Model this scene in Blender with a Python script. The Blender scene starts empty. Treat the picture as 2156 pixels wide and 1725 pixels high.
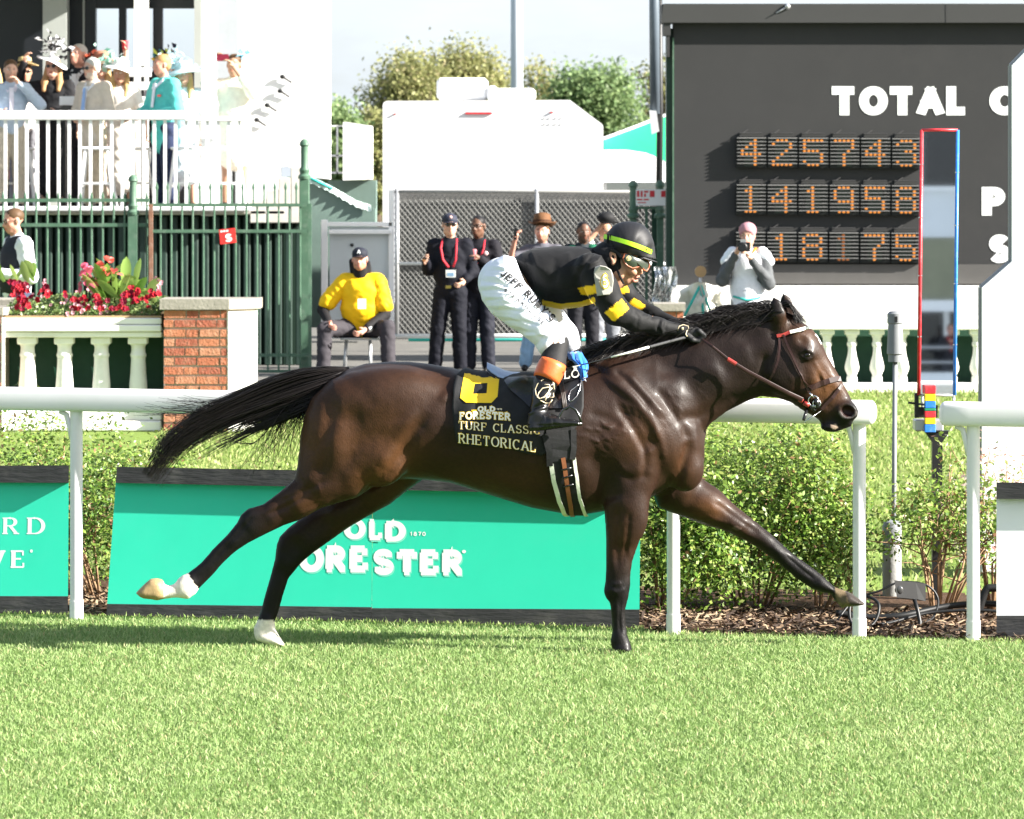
import bpy, bmesh, math, random
import numpy as np
from mathutils import Vector, Matrix, noise as mnoise
from mathutils.bvhtree import BVHTree
random.seed(7); RNG = np.random.default_rng(11)
SC = bpy.context.scene
COL = SC.collection

# ---------------------------------------------------------------- camera, sky, sun, exposure
F, HY, CX, CH = 9000.0, 366.0, 1078.0, 2.23      # focal length, horizon row, centre column (in photo pixels of a 2156 wide view), eye height
cam_d = bpy.data.cameras.new('camera'); cam = bpy.data.objects.new('camera', cam_d); COL.objects.link(cam)
cam.location = (0, 0, CH); cam.rotation_euler = (math.pi/2, 0, 0)
cam_d.sensor_width = 36; cam_d.lens = 36*F/2156; cam_d.shift_y = -(862.5-HY)/2156
cam_d.clip_start = 0.5; cam_d.clip_end = 2000
cam_d.dof.use_dof = True; cam_d.dof.focus_distance = 20.2; cam_d.dof.aperture_fstop = 11
SC.camera = cam

SUN = Vector((0.85, -0.235, 0.46)).normalized()     # towards the sun: from the right, behind the camera
EL = math.asin(SUN.z); AZ = math.atan2(SUN.x, SUN.y)
w = bpy.data.worlds.new('World'); SC.world = w; w.use_nodes = True
nt = w.node_tree; nt.nodes.clear()
wo = nt.nodes.new('ShaderNodeOutputWorld'); bg = nt.nodes.new('ShaderNodeBackground')
sky = nt.nodes.new('ShaderNodeTexSky'); sky.sky_type = 'NISHITA'; sky.sun_disc = False
sky.sun_elevation = EL; sky.sun_rotation = AZ; sky.air_density = 1.0; sky.dust_density = 2.2; sky.ozone_density = 1.0
tc = nt.nodes.new('ShaderNodeTexCoord'); mp = nt.nodes.new('ShaderNodeMapping'); mp.inputs['Scale'].default_value = (1.0, 1.0, 3.0)
nz = nt.nodes.new('ShaderNodeTexNoise'); nz.inputs['Scale'].default_value = 4.5; nz.inputs['Detail'].default_value = 7; nz.inputs['Roughness'].default_value = .6
mr = nt.nodes.new('ShaderNodeMapRange'); mr.inputs[1].default_value = .38; mr.inputs[2].default_value = .60; mr.inputs[3].default_value = .55; mr.inputs[4].default_value = 1.0
sx = nt.nodes.new('ShaderNodeSeparateXYZ'); el = nt.nodes.new('ShaderNodeMapRange')          # thin cloud thickens towards the horizon all round
el.inputs[1].default_value = .02; el.inputs[2].default_value = .75; el.inputs[3].default_value = .95; el.inputs[4].default_value = .22
ml = nt.nodes.new('ShaderNodeMath'); ml.operation = 'MULTIPLY'
mx = nt.nodes.new('ShaderNodeMix'); mx.data_type = 'RGBA'
mx.inputs[7].default_value = (4.0, 4.4, 4.85, 1)    # sunlit thin cloud, in the sky's own units
L = nt.links.new
L(tc.outputs['Generated'], mp.inputs[0]); L(mp.outputs[0], nz.inputs['Vector']); L(nz.outputs['Fac'], mr.inputs[0]); L(tc.outputs['Generated'], sx.inputs[0]); L(sx.outputs[2], el.inputs[0])
L(mr.outputs[0], ml.inputs[0]); L(el.outputs[0], ml.inputs[1]); L(ml.outputs[0], mx.inputs[0])
L(sky.outputs[0], mx.inputs[6]); L(mx.outputs[2], bg.inputs['Color']); L(bg.outputs[0], wo.inputs[0])
bg.inputs['Strength'].default_value = 0.065
sl = bpy.data.lights.new('sun', 'SUN'); so = bpy.data.objects.new('sun', sl); COL.objects.link(so)
sl.energy = 5.0; sl.angle = math.radians(.53); sl.color = (1, .955, .88)
so.rotation_euler = SUN.to_track_quat('Z', 'Y').to_euler(); so.location = (30, -20, 25)
SC.view_settings.view_transform = 'Standard'; SC.view_settings.look = 'None'; SC.view_settings.gamma = 1
SC.view_settings.use_curve_mapping = False; SC.view_settings.exposure = 2.0
SC.render.engine = 'CYCLES'; SC.cycles.use_denoising = True; SC.cycles.max_bounces = 6; SC.cycles.transparent_max_bounces = 8

# ---------------------------------------------------------------- helpers
def at(px, py, Y):
    return np.array(((px-CX)*Y/F, Y, CH-(py-HY)*Y/F))
def ground_y(py):                                   # distance at which the ground shows at this row
    return F*CH/(py-HY)

def mat(name, col, rough=.6, spec=.4, metal=0, noise=None, bump=None, attr=None, emit=None, coat=0, sheen=0, trans=0, stain=None, bumpscale=None):
    """noise=(scale, amount): value mottling; bump=(scale, strength); attr: base colour from a point attribute; stain=(scale, colour, amount)"""
    m = bpy.data.materials.new(name); m.use_nodes = True
    t = m.node_tree; b = t.nodes['Principled BSDF']; l = t.links.new
    b.inputs['Base Color'].default_value = (*col, 1); b.inputs['Roughness'].default_value = rough
    b.inputs['Specular IOR Level'].default_value = spec; b.inputs['Metallic'].default_value = metal
    if coat: b.inputs['Coat Weight'].default_value = coat; b.inputs['Coat Roughness'].default_value = .22
    if sheen: b.inputs['Sheen Weight'].default_value = sheen
    tcn = t.nodes.new('ShaderNodeTexCoord'); src = None
    if attr:
        a = t.nodes.new('ShaderNodeAttribute'); a.attribute_name = attr; src = a.outputs['Color']
    if noise:
        n = t.nodes.new('ShaderNodeTexNoise'); n.inputs['Scale'].default_value = noise[0]; n.inputs['Detail'].default_value = 6; n.inputs['Roughness'].default_value = .65
        l(tcn.outputs['Object'], n.inputs['Vector'])
        mr = t.nodes.new('ShaderNodeMapRange'); mr.inputs[1].default_value = .25; mr.inputs[2].default_value = .75
        mr.inputs[3].default_value = 1-noise[1]; mr.inputs[4].default_value = 1+noise[1]; l(n.outputs['Fac'], mr.inputs[0])
        x = t.nodes.new('ShaderNodeMix'); x.data_type = 'RGBA'; x.blend_type = 'MULTIPLY'; x.inputs[0].default_value = 1
        if src is not None: l(src, x.inputs[6])
        else: x.inputs[6].default_value = (*col, 1)
        l(mr.outputs[0], x.inputs[7]); src = x.outputs[2]
    if stain:
        n = t.nodes.new('ShaderNodeTexNoise'); n.inputs['Scale'].default_value = stain[0]; n.inputs['Detail'].default_value = 8; n.inputs['Roughness'].default_value = .7
        l(tcn.outputs['Object'], n.inputs['Vector'])
        r = t.nodes.new('ShaderNodeMapRange'); r.inputs[1].default_value = .5; r.inputs[2].default_value = .72; r.inputs[3].default_value = 0; r.inputs[4].default_value = stain[2]; l(n.outputs['Fac'], r.inputs[0])
        x = t.nodes.new('ShaderNodeMix'); x.data_type = 'RGBA'; l(r.outputs[0], x.inputs[0])
        if src is not None: l(src, x.inputs[6])
        else: x.inputs[6].default_value = (*col, 1)
        x.inputs[7].default_value = (*stain[1], 1); src = x.outputs[2]
    if src is not None: l(src, b.inputs['Base Color'])
    if bump:
        n = t.nodes.new('ShaderNodeTexNoise'); n.inputs['Scale'].default_value = bump[0]; n.inputs['Detail'].default_value = 5
        if bumpscale:
            mpn = t.nodes.new('ShaderNodeMapping'); mpn.inputs['Scale'].default_value = bumpscale; l(tcn.outputs['Object'], mpn.inputs[0]); l(mpn.outputs[0], n.inputs['Vector'])
        else: l(tcn.outputs['Object'], n.inputs['Vector'])
        bp = t.nodes.new('ShaderNodeBump'); bp.inputs['Strength'].default_value = bump[1]; bp.inputs['Distance'].default_value = .02
        l(n.outputs['Fac'], bp.inputs['Height']); l(bp.outputs[0], b.inputs['Normal'])
    if emit:
        b.inputs['Emission Color'].default_value = (*emit[0], 1); b.inputs['Emission Strength'].default_value = emit[1]
    if trans:                                        # thin leaves and cloth let light through
        tr = t.nodes.new('ShaderNodeBsdfTranslucent'); ms = t.nodes.new('ShaderNodeMixShader'); ms.inputs[0].default_value = trans
        if src is not None: l(src, tr.inputs[0])
        else: tr.inputs[0].default_value = (*col, 1)
        o = t.nodes['Material Output']; l(b.outputs[0], ms.inputs[1]); l(tr.outputs[0], ms.inputs[2]); l(ms.outputs[0], o.inputs[0])
    return m

def root_loc(o):
    while o.parent: o = o.parent
    return np.array(o.location)

def thing(name, label, cat, loc=(0, 0, 0), group=None, kind=None):
    o = bpy.data.objects.new(name, None); COL.objects.link(o); o.location = tuple(loc); o.empty_display_size = .1
    return tag(o, label, cat, group, kind)
def tag(o, label=None, cat=None, group=None, kind=None):
    if label: o['label'] = label
    if cat: o['category'] = cat
    if group: o['group'] = group
    if kind: o['kind'] = kind
    return o

def mesh_obj(name, V, Fc, m, parent=None, smooth=False, origin=None, colors=None, mats=None, fmat=None):
    V = np.asarray(V, dtype=np.float64).reshape(-1, 3)
    off = root_loc(parent) if parent else (np.array(origin) if origin is not None else np.zeros(3))
    me = bpy.data.meshes.new(name)
    V = (V-off).astype(np.float32)
    if isinstance(Fc, np.ndarray):
        n, k = Fc.shape
        me.vertices.add(len(V)); me.vertices.foreach_set('co', V.ravel())
        me.loops.add(n*k); me.loops.foreach_set('vertex_index', Fc.astype(np.int32).ravel())
        me.polygons.add(n); me.polygons.foreach_set('loop_start', np.arange(0, n*k, k, dtype=np.int32))
        me.update(calc_edges=True)
    else:
        me.from_pydata(V.tolist(), [], [list(map(int, f)) for f in Fc])
    for q in (mats or [m]): me.materials.append(q)
    if fmat is not None: me.polygons.foreach_set('material_index', np.asarray(fmat, dtype=np.int32))
    if smooth: me.polygons.foreach_set('use_smooth', np.ones(len(me.polygons), dtype=bool))
    if colors is not None:
        a = me.attributes.new('Col', 'FLOAT_COLOR', 'POINT')
        c = np.ones((len(V), 4), dtype=np.float32); c[:, :3] = colors; a.data.foreach_set('color', c.ravel())
    me.validate(); me.update()
    o = bpy.data.objects.new(name, me); COL.objects.link(o)
    if parent: o.parent = parent
    else: o.location = tuple(off)
    return o

def copy_tree(o, parent=None):
    c = o.copy(); COL.objects.link(c)
    if parent: c.parent = parent
    for ch in o.children: copy_tree(ch, c)
    return c

class MB:
    """collects boxes, tubes, prisms and lathes into one mesh"""
    def __init__(s): s.V = []; s.F = []; s.M = []; s.m = 0
    def add(s, V, Fc):
        n = len(s.V); s.V.extend([tuple(v) for v in V]); s.F.extend([tuple(i+n for i in f) for f in Fc]); s.M.extend([s.m]*len(Fc)); return s
    def box(s, x0, x1, y0, y1, z0, z1, b=0):
        if b:
            bm = bmesh.new(); bmesh.ops.create_cube(bm, size=1)
            for v in bm.verts: v.co = ((x0+x1)/2+v.co.x*(x1-x0), (y0+y1)/2+v.co.y*(y1-y0), (z0+z1)/2+v.co.z*(z1-z0))
            bmesh.ops.bevel(bm, geom=bm.edges[:], offset=b, segments=1, affect='EDGES')
            bm.verts.index_update(); V = [v.co[:] for v in bm.verts]; Fc = [[v.index for v in f.verts] for f in bm.faces]; bm.free(); return s.add(V, Fc)
        V = [(x, y, z) for x in (x0, x1) for y in (y0, y1) for z in (z0, z1)]
        return s.add(V, [(0, 1, 3, 2), (4, 6, 7, 5), (0, 4, 5, 1), (2, 3, 7, 6), (0, 2, 6, 4), (1, 5, 7, 3)])
    def tube(s, P, R, n=8, caps=True, flat=None, up=None):
        P = [np.asarray(p, float) for p in P]
        if np.isscalar(R): R = [R]*len(P)
        N = len(P); V = []; Fc = []
        t0 = P[1]-P[0]; t0 /= np.linalg.norm(t0)+1e-12
        u = np.asarray(up, float) if up is not None else (np.array((0, 0, 1.)) if abs(t0[2]) < .9 else np.array((1., 0, 0)))
        for i in range(N):
            t = P[min(i+1, N-1)]-P[max(i-1, 0)]; t = t/(np.linalg.norm(t)+1e-12)
            a = u-t*np.dot(u, t); a /= np.linalg.norm(a)+1e-12; b = np.cross(t, a); u = a
            fl = 1 if flat is None else flat
            for k in range(n):
                q = 2*math.pi*k/n
                V.append(P[i]+R[i]*(a*math.cos(q)*fl+b*math.sin(q)))
        for i in range(N-1):
            for k in range(n):
                Fc.append((i*n+k, i*n+(k+1) % n, (i+1)*n+(k+1) % n, (i+1)*n+k))
        if caps: Fc.append(tuple(range(n-1, -1, -1))); Fc.append(tuple((N-1)*n+k for k in range(n)))
        return s.add(V, Fc)
    def lathe(s, c, prof, n=16, squash=1):
        """prof: list of (radius, z) going up, about the vertical through c"""
        V = []; Fc = []
        for r, z in prof:
            for k in range(n):
                q = 2*math.pi*k/n; V.append((c[0]+r*math.cos(q), c[1]+r*squash*math.sin(q), c[2]+z))
        for i in range(len(prof)-1):
            for k in range(n): Fc.append((i*n+k, i*n+(k+1) % n, (i+1)*n+(k+1) % n, (i+1)*n+k))
        Fc.append(tuple(range(n-1, -1, -1))); Fc.append(tuple((len(prof)-1)*n+k for k in range(n)))
        return s.add(V, Fc)
    def prism(s, pts, y0, y1):
        """outline of (x, z) points pulled from y0 to y1"""
        n = len(pts); V = [(x, y0, z) for x, z in pts]+[(x, y1, z) for x, z in pts]
        Fc = [tuple(range(n)), tuple(range(2*n-1, n-1, -1))]+[(i, i+n, (i+1) % n+n, (i+1) % n) for i in range(n)]
        return s.add(V, Fc)
    def ball(s, c, r, n=10, sc=(1, 1, 1)):
        V = []; Fc = []; m = max(4, n//2)
        for i in range(m+1):
            a = math.pi*i/m
            for k in range(n):
                q = 2*math.pi*k/n
                V.append((c[0]+r*sc[0]*math.sin(a)*math.cos(q), c[1]+r*sc[1]*math.sin(a)*math.sin(q), c[2]+r*sc[2]*math.cos(a)))
        for i in range(m):
            for k in range(n): Fc.append((i*n+k, (i+1)*n+k, (i+1)*n+(k+1) % n, i*n+(k+1) % n))
        return s.add(V, Fc)
    def build(s, name, m, parent=None, smooth=False, origin=None):
        if isinstance(m, (list, tuple)): return mesh_obj(name, s.V, s.F, None, parent, smooth, origin, mats=m, fmat=s.M)
        return mesh_obj(name, s.V, s.F, m, parent, smooth, origin)

def shade_auto(o, deg=35):
    me = o.data; me.polygons.foreach_set('use_smooth', np.ones(len(me.polygons), dtype=bool))
    try: me.set_sharp_from_angle(angle=math.radians(deg))
    except Exception: pass
    return o

# ---------------------------------------------------------------- implicit bodies: blended shapes meshed as one continuous skin
class Field:
    def __init__(s, lo, hi, h):
        s.lo = np.array(lo, float); s.h = h
        s.n = np.ceil((np.array(hi)-s.lo)/h).astype(int)+1
        s.ax = [(s.lo[i]+h*np.arange(s.n[i])).astype(np.float32) for i in range(3)]
        s.f = np.full(s.n, .08, dtype=np.float32)
    def sl(s, lo, hi, pad):
        a = np.clip(np.floor((np.array(lo)-pad-s.lo)/s.h).astype(int), 0, s.n); b = np.clip(np.ceil((np.array(hi)+pad-s.lo)/s.h).astype(int)+1, 0, s.n)
        return tuple(slice(i, j) for i, j in zip(a, b))
    def grid(s, sl):
        return s.ax[0][sl[0]][:, None, None], s.ax[1][sl[1]][None, :, None], s.ax[2][sl[2]][None, None, :]
    def mix(s, sl, d, k, cut=False):
        f = s.f[sl]
        if cut:
            d = -d; hh = np.maximum(k-np.abs(f-d), 0)/k; s.f[sl] = np.maximum(f, d)+hh*hh*k*.25
        else:
            hh = np.maximum(k-np.abs(f-d), 0)/k; s.f[sl] = np.minimum(f, d)-hh*hh*k*.25
    def cone(s, a, ra, b, rb, k=.02, lat=1.0, cut=False):
        """rounded cone from a to b; lat widens it along y"""
        a = np.asarray(a, np.float32); b = np.asarray(b, np.float32); R = max(ra, rb)
        e = np.array((R, R*lat, R)); sl = s.sl(np.minimum(a, b)-e, np.maximum(a, b)+e, k+s.h*2)
        X, Y, Z = s.grid(sl); il = np.float32(1/lat)
        d = b-a; dy = d[1]*il; L2 = d[0]**2+dy**2+d[2]**2+1e-9
        x, y, z = X-a[0], (Y-a[1])*il, Z-a[2]
        t = np.clip((x*d[0]+y*dy+z*d[2])/L2, 0, 1)
        q = np.sqrt((x-t*d[0])**2+(y-t*dy)**2+(z-t*d[2])**2)-(ra+(rb-ra)*t)
        s.mix(sl, q*min(1, lat), k, cut)
    def ell(s, c, r, k=.02, basis=None, cut=False):
        c = np.asarray(c, np.float32); r = np.asarray(r, np.float32); R = float(r.max())
        sl = s.sl(c-R, c+R, k+s.h*2); X, Y, Z = s.grid(sl); x, y, z = X-c[0], Y-c[1], Z-c[2]
        if basis is not None:
            B = np.asarray(basis, np.float32); x, y, z = (x*B[0, 0]+y*B[0, 1]+z*B[0, 2], x*B[1, 0]+y*B[1, 1]+z*B[1, 2], x*B[2, 0]+y*B[2, 1]+z*B[2, 2])
        k0 = np.sqrt((x/r[0])**2+(y/r[1])**2+(z/r[2])**2); k1 = np.sqrt((x/r[0]**2)**2+(y/r[1]**2)**2+(z/r[2]**2)**2)+1e-9
        s.mix(sl, k0*(k0-1)/k1, k, cut)
    def puff(s, poly, ctrl, k=.02):
        """inflates a side outline (x, z points) about y; ctrl: (x, z, half width, rounding radius, centre y) samples"""
        P = np.asarray(poly, float); lo2 = P.min(0); hi2 = P.max(0)
        C = np.asarray(ctrl, float); hwm = C[:, 2].max()
        sl = s.sl((lo2[0], (C[:, 4]-C[:, 2]).min(), lo2[1]), (hi2[0], (C[:, 4]+C[:, 2]).max(), hi2[1]), k+s.h*3)
        x = s.ax[0][sl[0]].astype(float)[:, None]; z = s.ax[2][sl[2]].astype(float)[None, :]
        d2 = np.full((x.shape[0], z.shape[1]), 1e9); ins = np.zeros(d2.shape, bool); n = len(P)
        for i in range(n):
            a = P[i]; b = P[(i+1) % n]; e = b-a
            wx, wz = x-a[0], z-a[1]; t = np.clip((wx*e[0]+wz*e[1])/(e@e+1e-12), 0, 1)
            d2 = np.minimum(d2, (wx-t*e[0])**2+(wz-t*e[1])**2)
            c = (a[1] <= z) != (b[1] <= z)
            with np.errstate(divide='ignore', invalid='ignore'): xi = a[0]+(z-a[1])*e[0]/e[1]
            ins ^= c & (x < xi)
        d = np.sqrt(d2); W = 0; acc = np.zeros(d.shape+(3,))
        for cx, cz, hw, R, yc in C:
            g = 1/(((x-cx)**2+(z-cz)**2)+1e-4)**2; W = W+g; acc += g[..., None]*np.array((hw, R, yc))
        acc /= W[..., None]; hw, R, yc = acc[..., 0], acc[..., 1], acc[..., 2]
        u = np.clip(d/R, 0, 1); T = hw*np.sqrt(np.maximum(1-(1-u)**2, 1e-6))
        T = np.where(ins, T, -d).astype(np.float32); Yv = s.ax[1][sl[1]][None, :, None]
        ay = np.abs(Yv-yc.astype(np.float32)[:, None, :])
        T3 = T[:, None, :]
        q = np.where(T3 > 0, np.maximum(ay-T3, -d.astype(np.float32)[:, None, :]), np.sqrt(T3*T3+ay*ay*.25))
        s.mix(sl, q.astype(np.float32), k)
    def halfspace(s, p, n):
        n = np.asarray(n, np.float32)/np.linalg.norm(n); X, Y, Z = s.grid((slice(None),)*3)
        s.f = np.maximum(s.f, (X-np.float32(p[0]))*n[0]+(Y-np.float32(p[1]))*n[1]+(Z-np.float32(p[2]))*n[2])
    def mesh(s, smooth=2):
        f = s.f; sg = f < 0
        c8 = [(i, j, k) for i in (0, 1) for j in (0, 1) for k in (0, 1)]
        nx, ny, nz = np.array(f.shape)-1
        cnt = np.zeros((nx, ny, nz), np.uint8)
        for i, j, k in c8: cnt += sg[i:i+nx, j:j+ny, k:k+nz]
        act = (cnt > 0) & (cnt < 8); ca = np.argwhere(act)
        idx = np.full((nx, ny, nz), -1, np.int32); idx[act] = np.arange(len(ca))
        vals = np.stack([f[ca[:, 0]+i, ca[:, 1]+j, ca[:, 2]+k] for i, j, k in c8], 1)
        acc = np.zeros((len(ca), 3)); num = np.zeros(len(ca)); O = np.array(c8, float)
        for a in range(8):
            for b in range(a+1, 8):
                if abs(O[a]-O[b]).sum() != 1: continue
                fa, fb = vals[:, a], vals[:, b]; mm = (fa < 0) != (fb < 0)
                t = np.where(mm, fa/(fa-fb+1e-20), 0); acc += np.where(mm[:, None], O[a]+t[:, None]*(O[b]-O[a]), 0); num += mm
        V = s.lo+s.h*(ca+acc/num[:, None])
        Q = []
        for axn in range(3):
            o1, o2 = [(1, 2), (2, 0), (0, 1)][axn]
            A = [slice(None)]*3; B = [slice(None)]*3; A[axn] = slice(0, -1); B[axn] = slice(1, None)
            e = sg[tuple(A)] != sg[tuple(B)]; pos = np.argwhere(e)
            ok = (pos[:, o1] > 0) & (pos[:, o2] > 0) & (pos[:, o1] < f.shape[o1]-1) & (pos[:, o2] < f.shape[o2]-1); pos = pos[ok]
            def g(d1, d2):
                p = pos.copy(); p[:, o1] += d1; p[:, o2] += d2; return idx[p[:, 0], p[:, 1], p[:, 2]]
            q = np.stack([g(-1, -1), g(0, -1), g(0, 0), g(-1, 0)], 1)
            inside = sg[pos[:, 0], pos[:, 1], pos[:, 2]]
            q[~inside] = q[~inside][:, ::-1]; Q.append(q)
        Q = np.concatenate(Q)
        return relax(V, Q, smooth), Q

def relax(V, Q, it, lam=.5):
    if not it: return V
    E = np.concatenate([Q[:, [0, 1]], Q[:, [1, 2]], Q[:, [2, 3]], Q[:, [3, 0]]]); n = len(V)
    deg = np.bincount(E[:, 0], minlength=n)+np.bincount(E[:, 1], minlength=n)
    for i in range(it*2):
        S = np.zeros_like(V)
        for k in range(3): S[:, k] = np.bincount(E[:, 0], V[E[:, 1], k], n)+np.bincount(E[:, 1], V[E[:, 0], k], n)
        V = V+(lam if i % 2 == 0 else -lam*.95)*(S/np.maximum(deg, 1)[:, None]-V)
    return V

def vnormals(V, Q):
    fn = np.cross(V[Q[:, 2]]-V[Q[:, 0]], V[Q[:, 3]]-V[Q[:, 1]]); N = np.zeros_like(V)
    for c in range(4):
        for k in range(3): N[:, k] += np.bincount(Q[:, c], fn[:, k], len(V))
    return N/(np.linalg.norm(N, axis=1)[:, None]+1e-12)

def seg_dist(P, poly):
    """distance of 2-D points P to a polyline, and the position along it 0..1"""
    d = np.full(len(P), 1e9); tt = np.zeros(len(P)); n = len(poly)-1
    for i in range(n):
        a = np.array(poly[i], float); e = np.array(poly[i+1], float)-a
        w = P-a; t = np.clip((w@e)/(e@e+1e-12), 0, 1); q = np.linalg.norm(w-t[:, None]*e, axis=1)
        m = q < d; d[m] = q[m]; tt[m] = (i+t[m])/n
    return d, tt

WHITE = mat('white_paint', (.8, .8, .78), .45, .4, noise=(3, .04), stain=(2.2, (.62, .60, .55), .35))
BLACK = mat('black_rubber', (.02, .02, .022), .6, .3)
# ================================================================ lettering drawn as strokes
def arc(cx, cy, rx, ry, a0, a1, n=12):
    return [(cx+rx*math.cos(math.radians(a0+(a1-a0)*i/n)), cy+ry*math.sin(math.radians(a0+(a1-a0)*i/n))) for i in range(n+1)]
GL = {  # glyph: (advance width, strokes, serif points)
 'A': (.78, [[(0, 0), (.36, 1)], [(.36, 1), (.72, 0)], [(.13, .33), (.59, .33)]], [(0, 0), (.72, 0)]),
 'B': (.66, [[(0, 0), (0, 1)], [(0, 1), (.28, 1)]+arc(.28, .76, .22, .24, 90, -90)+[(0, .52)], [(0, .52), (.3, .52)]+arc(.3, .26, .26, .26, 90, -90)+[(0, 0)]], [(0, 0), (0, 1)]),
 'C': (.76, [arc(.38, .5, .38, .5, 48, 312, 20)], []),
 'D': (.74, [[(0, 0), (0, 1)], [(0, 1), (.26, 1)]+arc(.26, .5, .42, .5, 90, -90, 16)+[(0, 0)]], [(0, 0), (0, 1)]),
 'E': (.62, [[(0, 0), (0, 1)], [(0, 1), (.52, 1)], [(0, .52), (.42, .52)], [(0, 0), (.55, 0)]], [(0, 0), (0, 1)]),
 'F': (.58, [[(0, 0), (0, 1)], [(0, 1), (.52, 1)], [(0, .52), (.42, .52)]], [(0, 0), (0, 1)]),
 'H': (.74, [[(0, 0), (0, 1)], [(.64, 0), (.64, 1)], [(0, .5), (.64, .5)]], [(0, 0), (0, 1), (.64, 0), (.64, 1)]),
 'I': (.2, [[(.05, 0), (.05, 1)]], [(.05, 0), (.05, 1)]),
 'J': (.5, [[(.4, 1), (.4, .25)]+arc(.2, .25, .2, .25, 0, -170)], [(.4, 1)]),
 'K': (.7, [[(0, 0), (0, 1)], [(.58, 1), (.04, .42)], [(.2, .58), (.62, 0)]], [(0, 0), (0, 1)]),
 'L': (.58, [[(0, 1), (0, 0)], [(0, 0), (.5, 0)]], [(0, 0), (0, 1)]),
 'O': (.84, [arc(.4, .5, .4, .5, 90, 450, 28)], []),
 'P': (.64, [[(0, 0), (0, 1)], [(0, 1), (.28, 1)]+arc(.28, .73, .27, .27, 90, -90)+[(0, .46)]], [(0, 0), (0, 1)]),
 'R': (.7, [[(0, 0), (0, 1)], [(0, 1), (.28, 1)]+arc(.28, .75, .26, .25, 90, -90)+[(0, .5)], [(.26, .5), (.6, 0)]], [(0, 0), (0, 1), (.6, 0)]),
 'S': (.62, [arc(.28, .75, .27, .25, 25, 270, 14)+arc(.28, .25, .29, .25, 90, -155, 14)], []),
 'T': (.7, [[(.33, 0), (.33, 1)], [(0, 1), (.66, 1)]], [(.33, 0)]),
 'U': (.74, [[(0, 1), (0, .32)]+arc(.32, .32, .32, .32, 180, 360, 14)+[(.64, 1)]], [(0, 1), (.64, 1)]),
 'V': (.74, [[(0, 1), (.35, 0)], [(.35, 0), (.7, 1)]], [(0, 1), (.7, 1)]),
 'Y': (.72, [[(0, 1), (.33, .48)], [(.66, 1), (.33, .48)], [(.33, .48), (.33, 0)]], [(0, 1), (.66, 1), (.33, 0)]),
 "'": (.18, [[(.05, 1), (.04, .74)]], []), ' ': (.36, [], []),
 '1': (.4, [[(0, .8), (.2, 1), (.2, 0)]], [(.2, 0)]), '8': (.64, [arc(.28, .75, .22, .25, 90, 450, 16), arc(.28, .25, .28, .25, 90, 450, 16)], []),
 '7': (.6, [[(0, 1), (.52, 1), (.18, 0)]], []), '0': (.66, [arc(.28, .5, .28, .5, 90, 450, 22)], []),
 '6': (.64, [[(.48, 1)]+arc(.5, .3, .5, .62, 100, 178, 8)+[(0, .3)]+arc(.28, .28, .28, .28, 180, 540, 18)], []),
 'e': (.62, [[(.0, .5), (.54, .5)]+arc(.27, .5, .27, .5, 0, 320, 18)], []), '*': (.2, [arc(.08, .92, .07, .07, 0, 360, 10)], []), 'G': (.8, [arc(.38, .5, .38, .5, 45, 350, 20)+[(.76, .44), (.45, .44)]], []),
}
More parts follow.
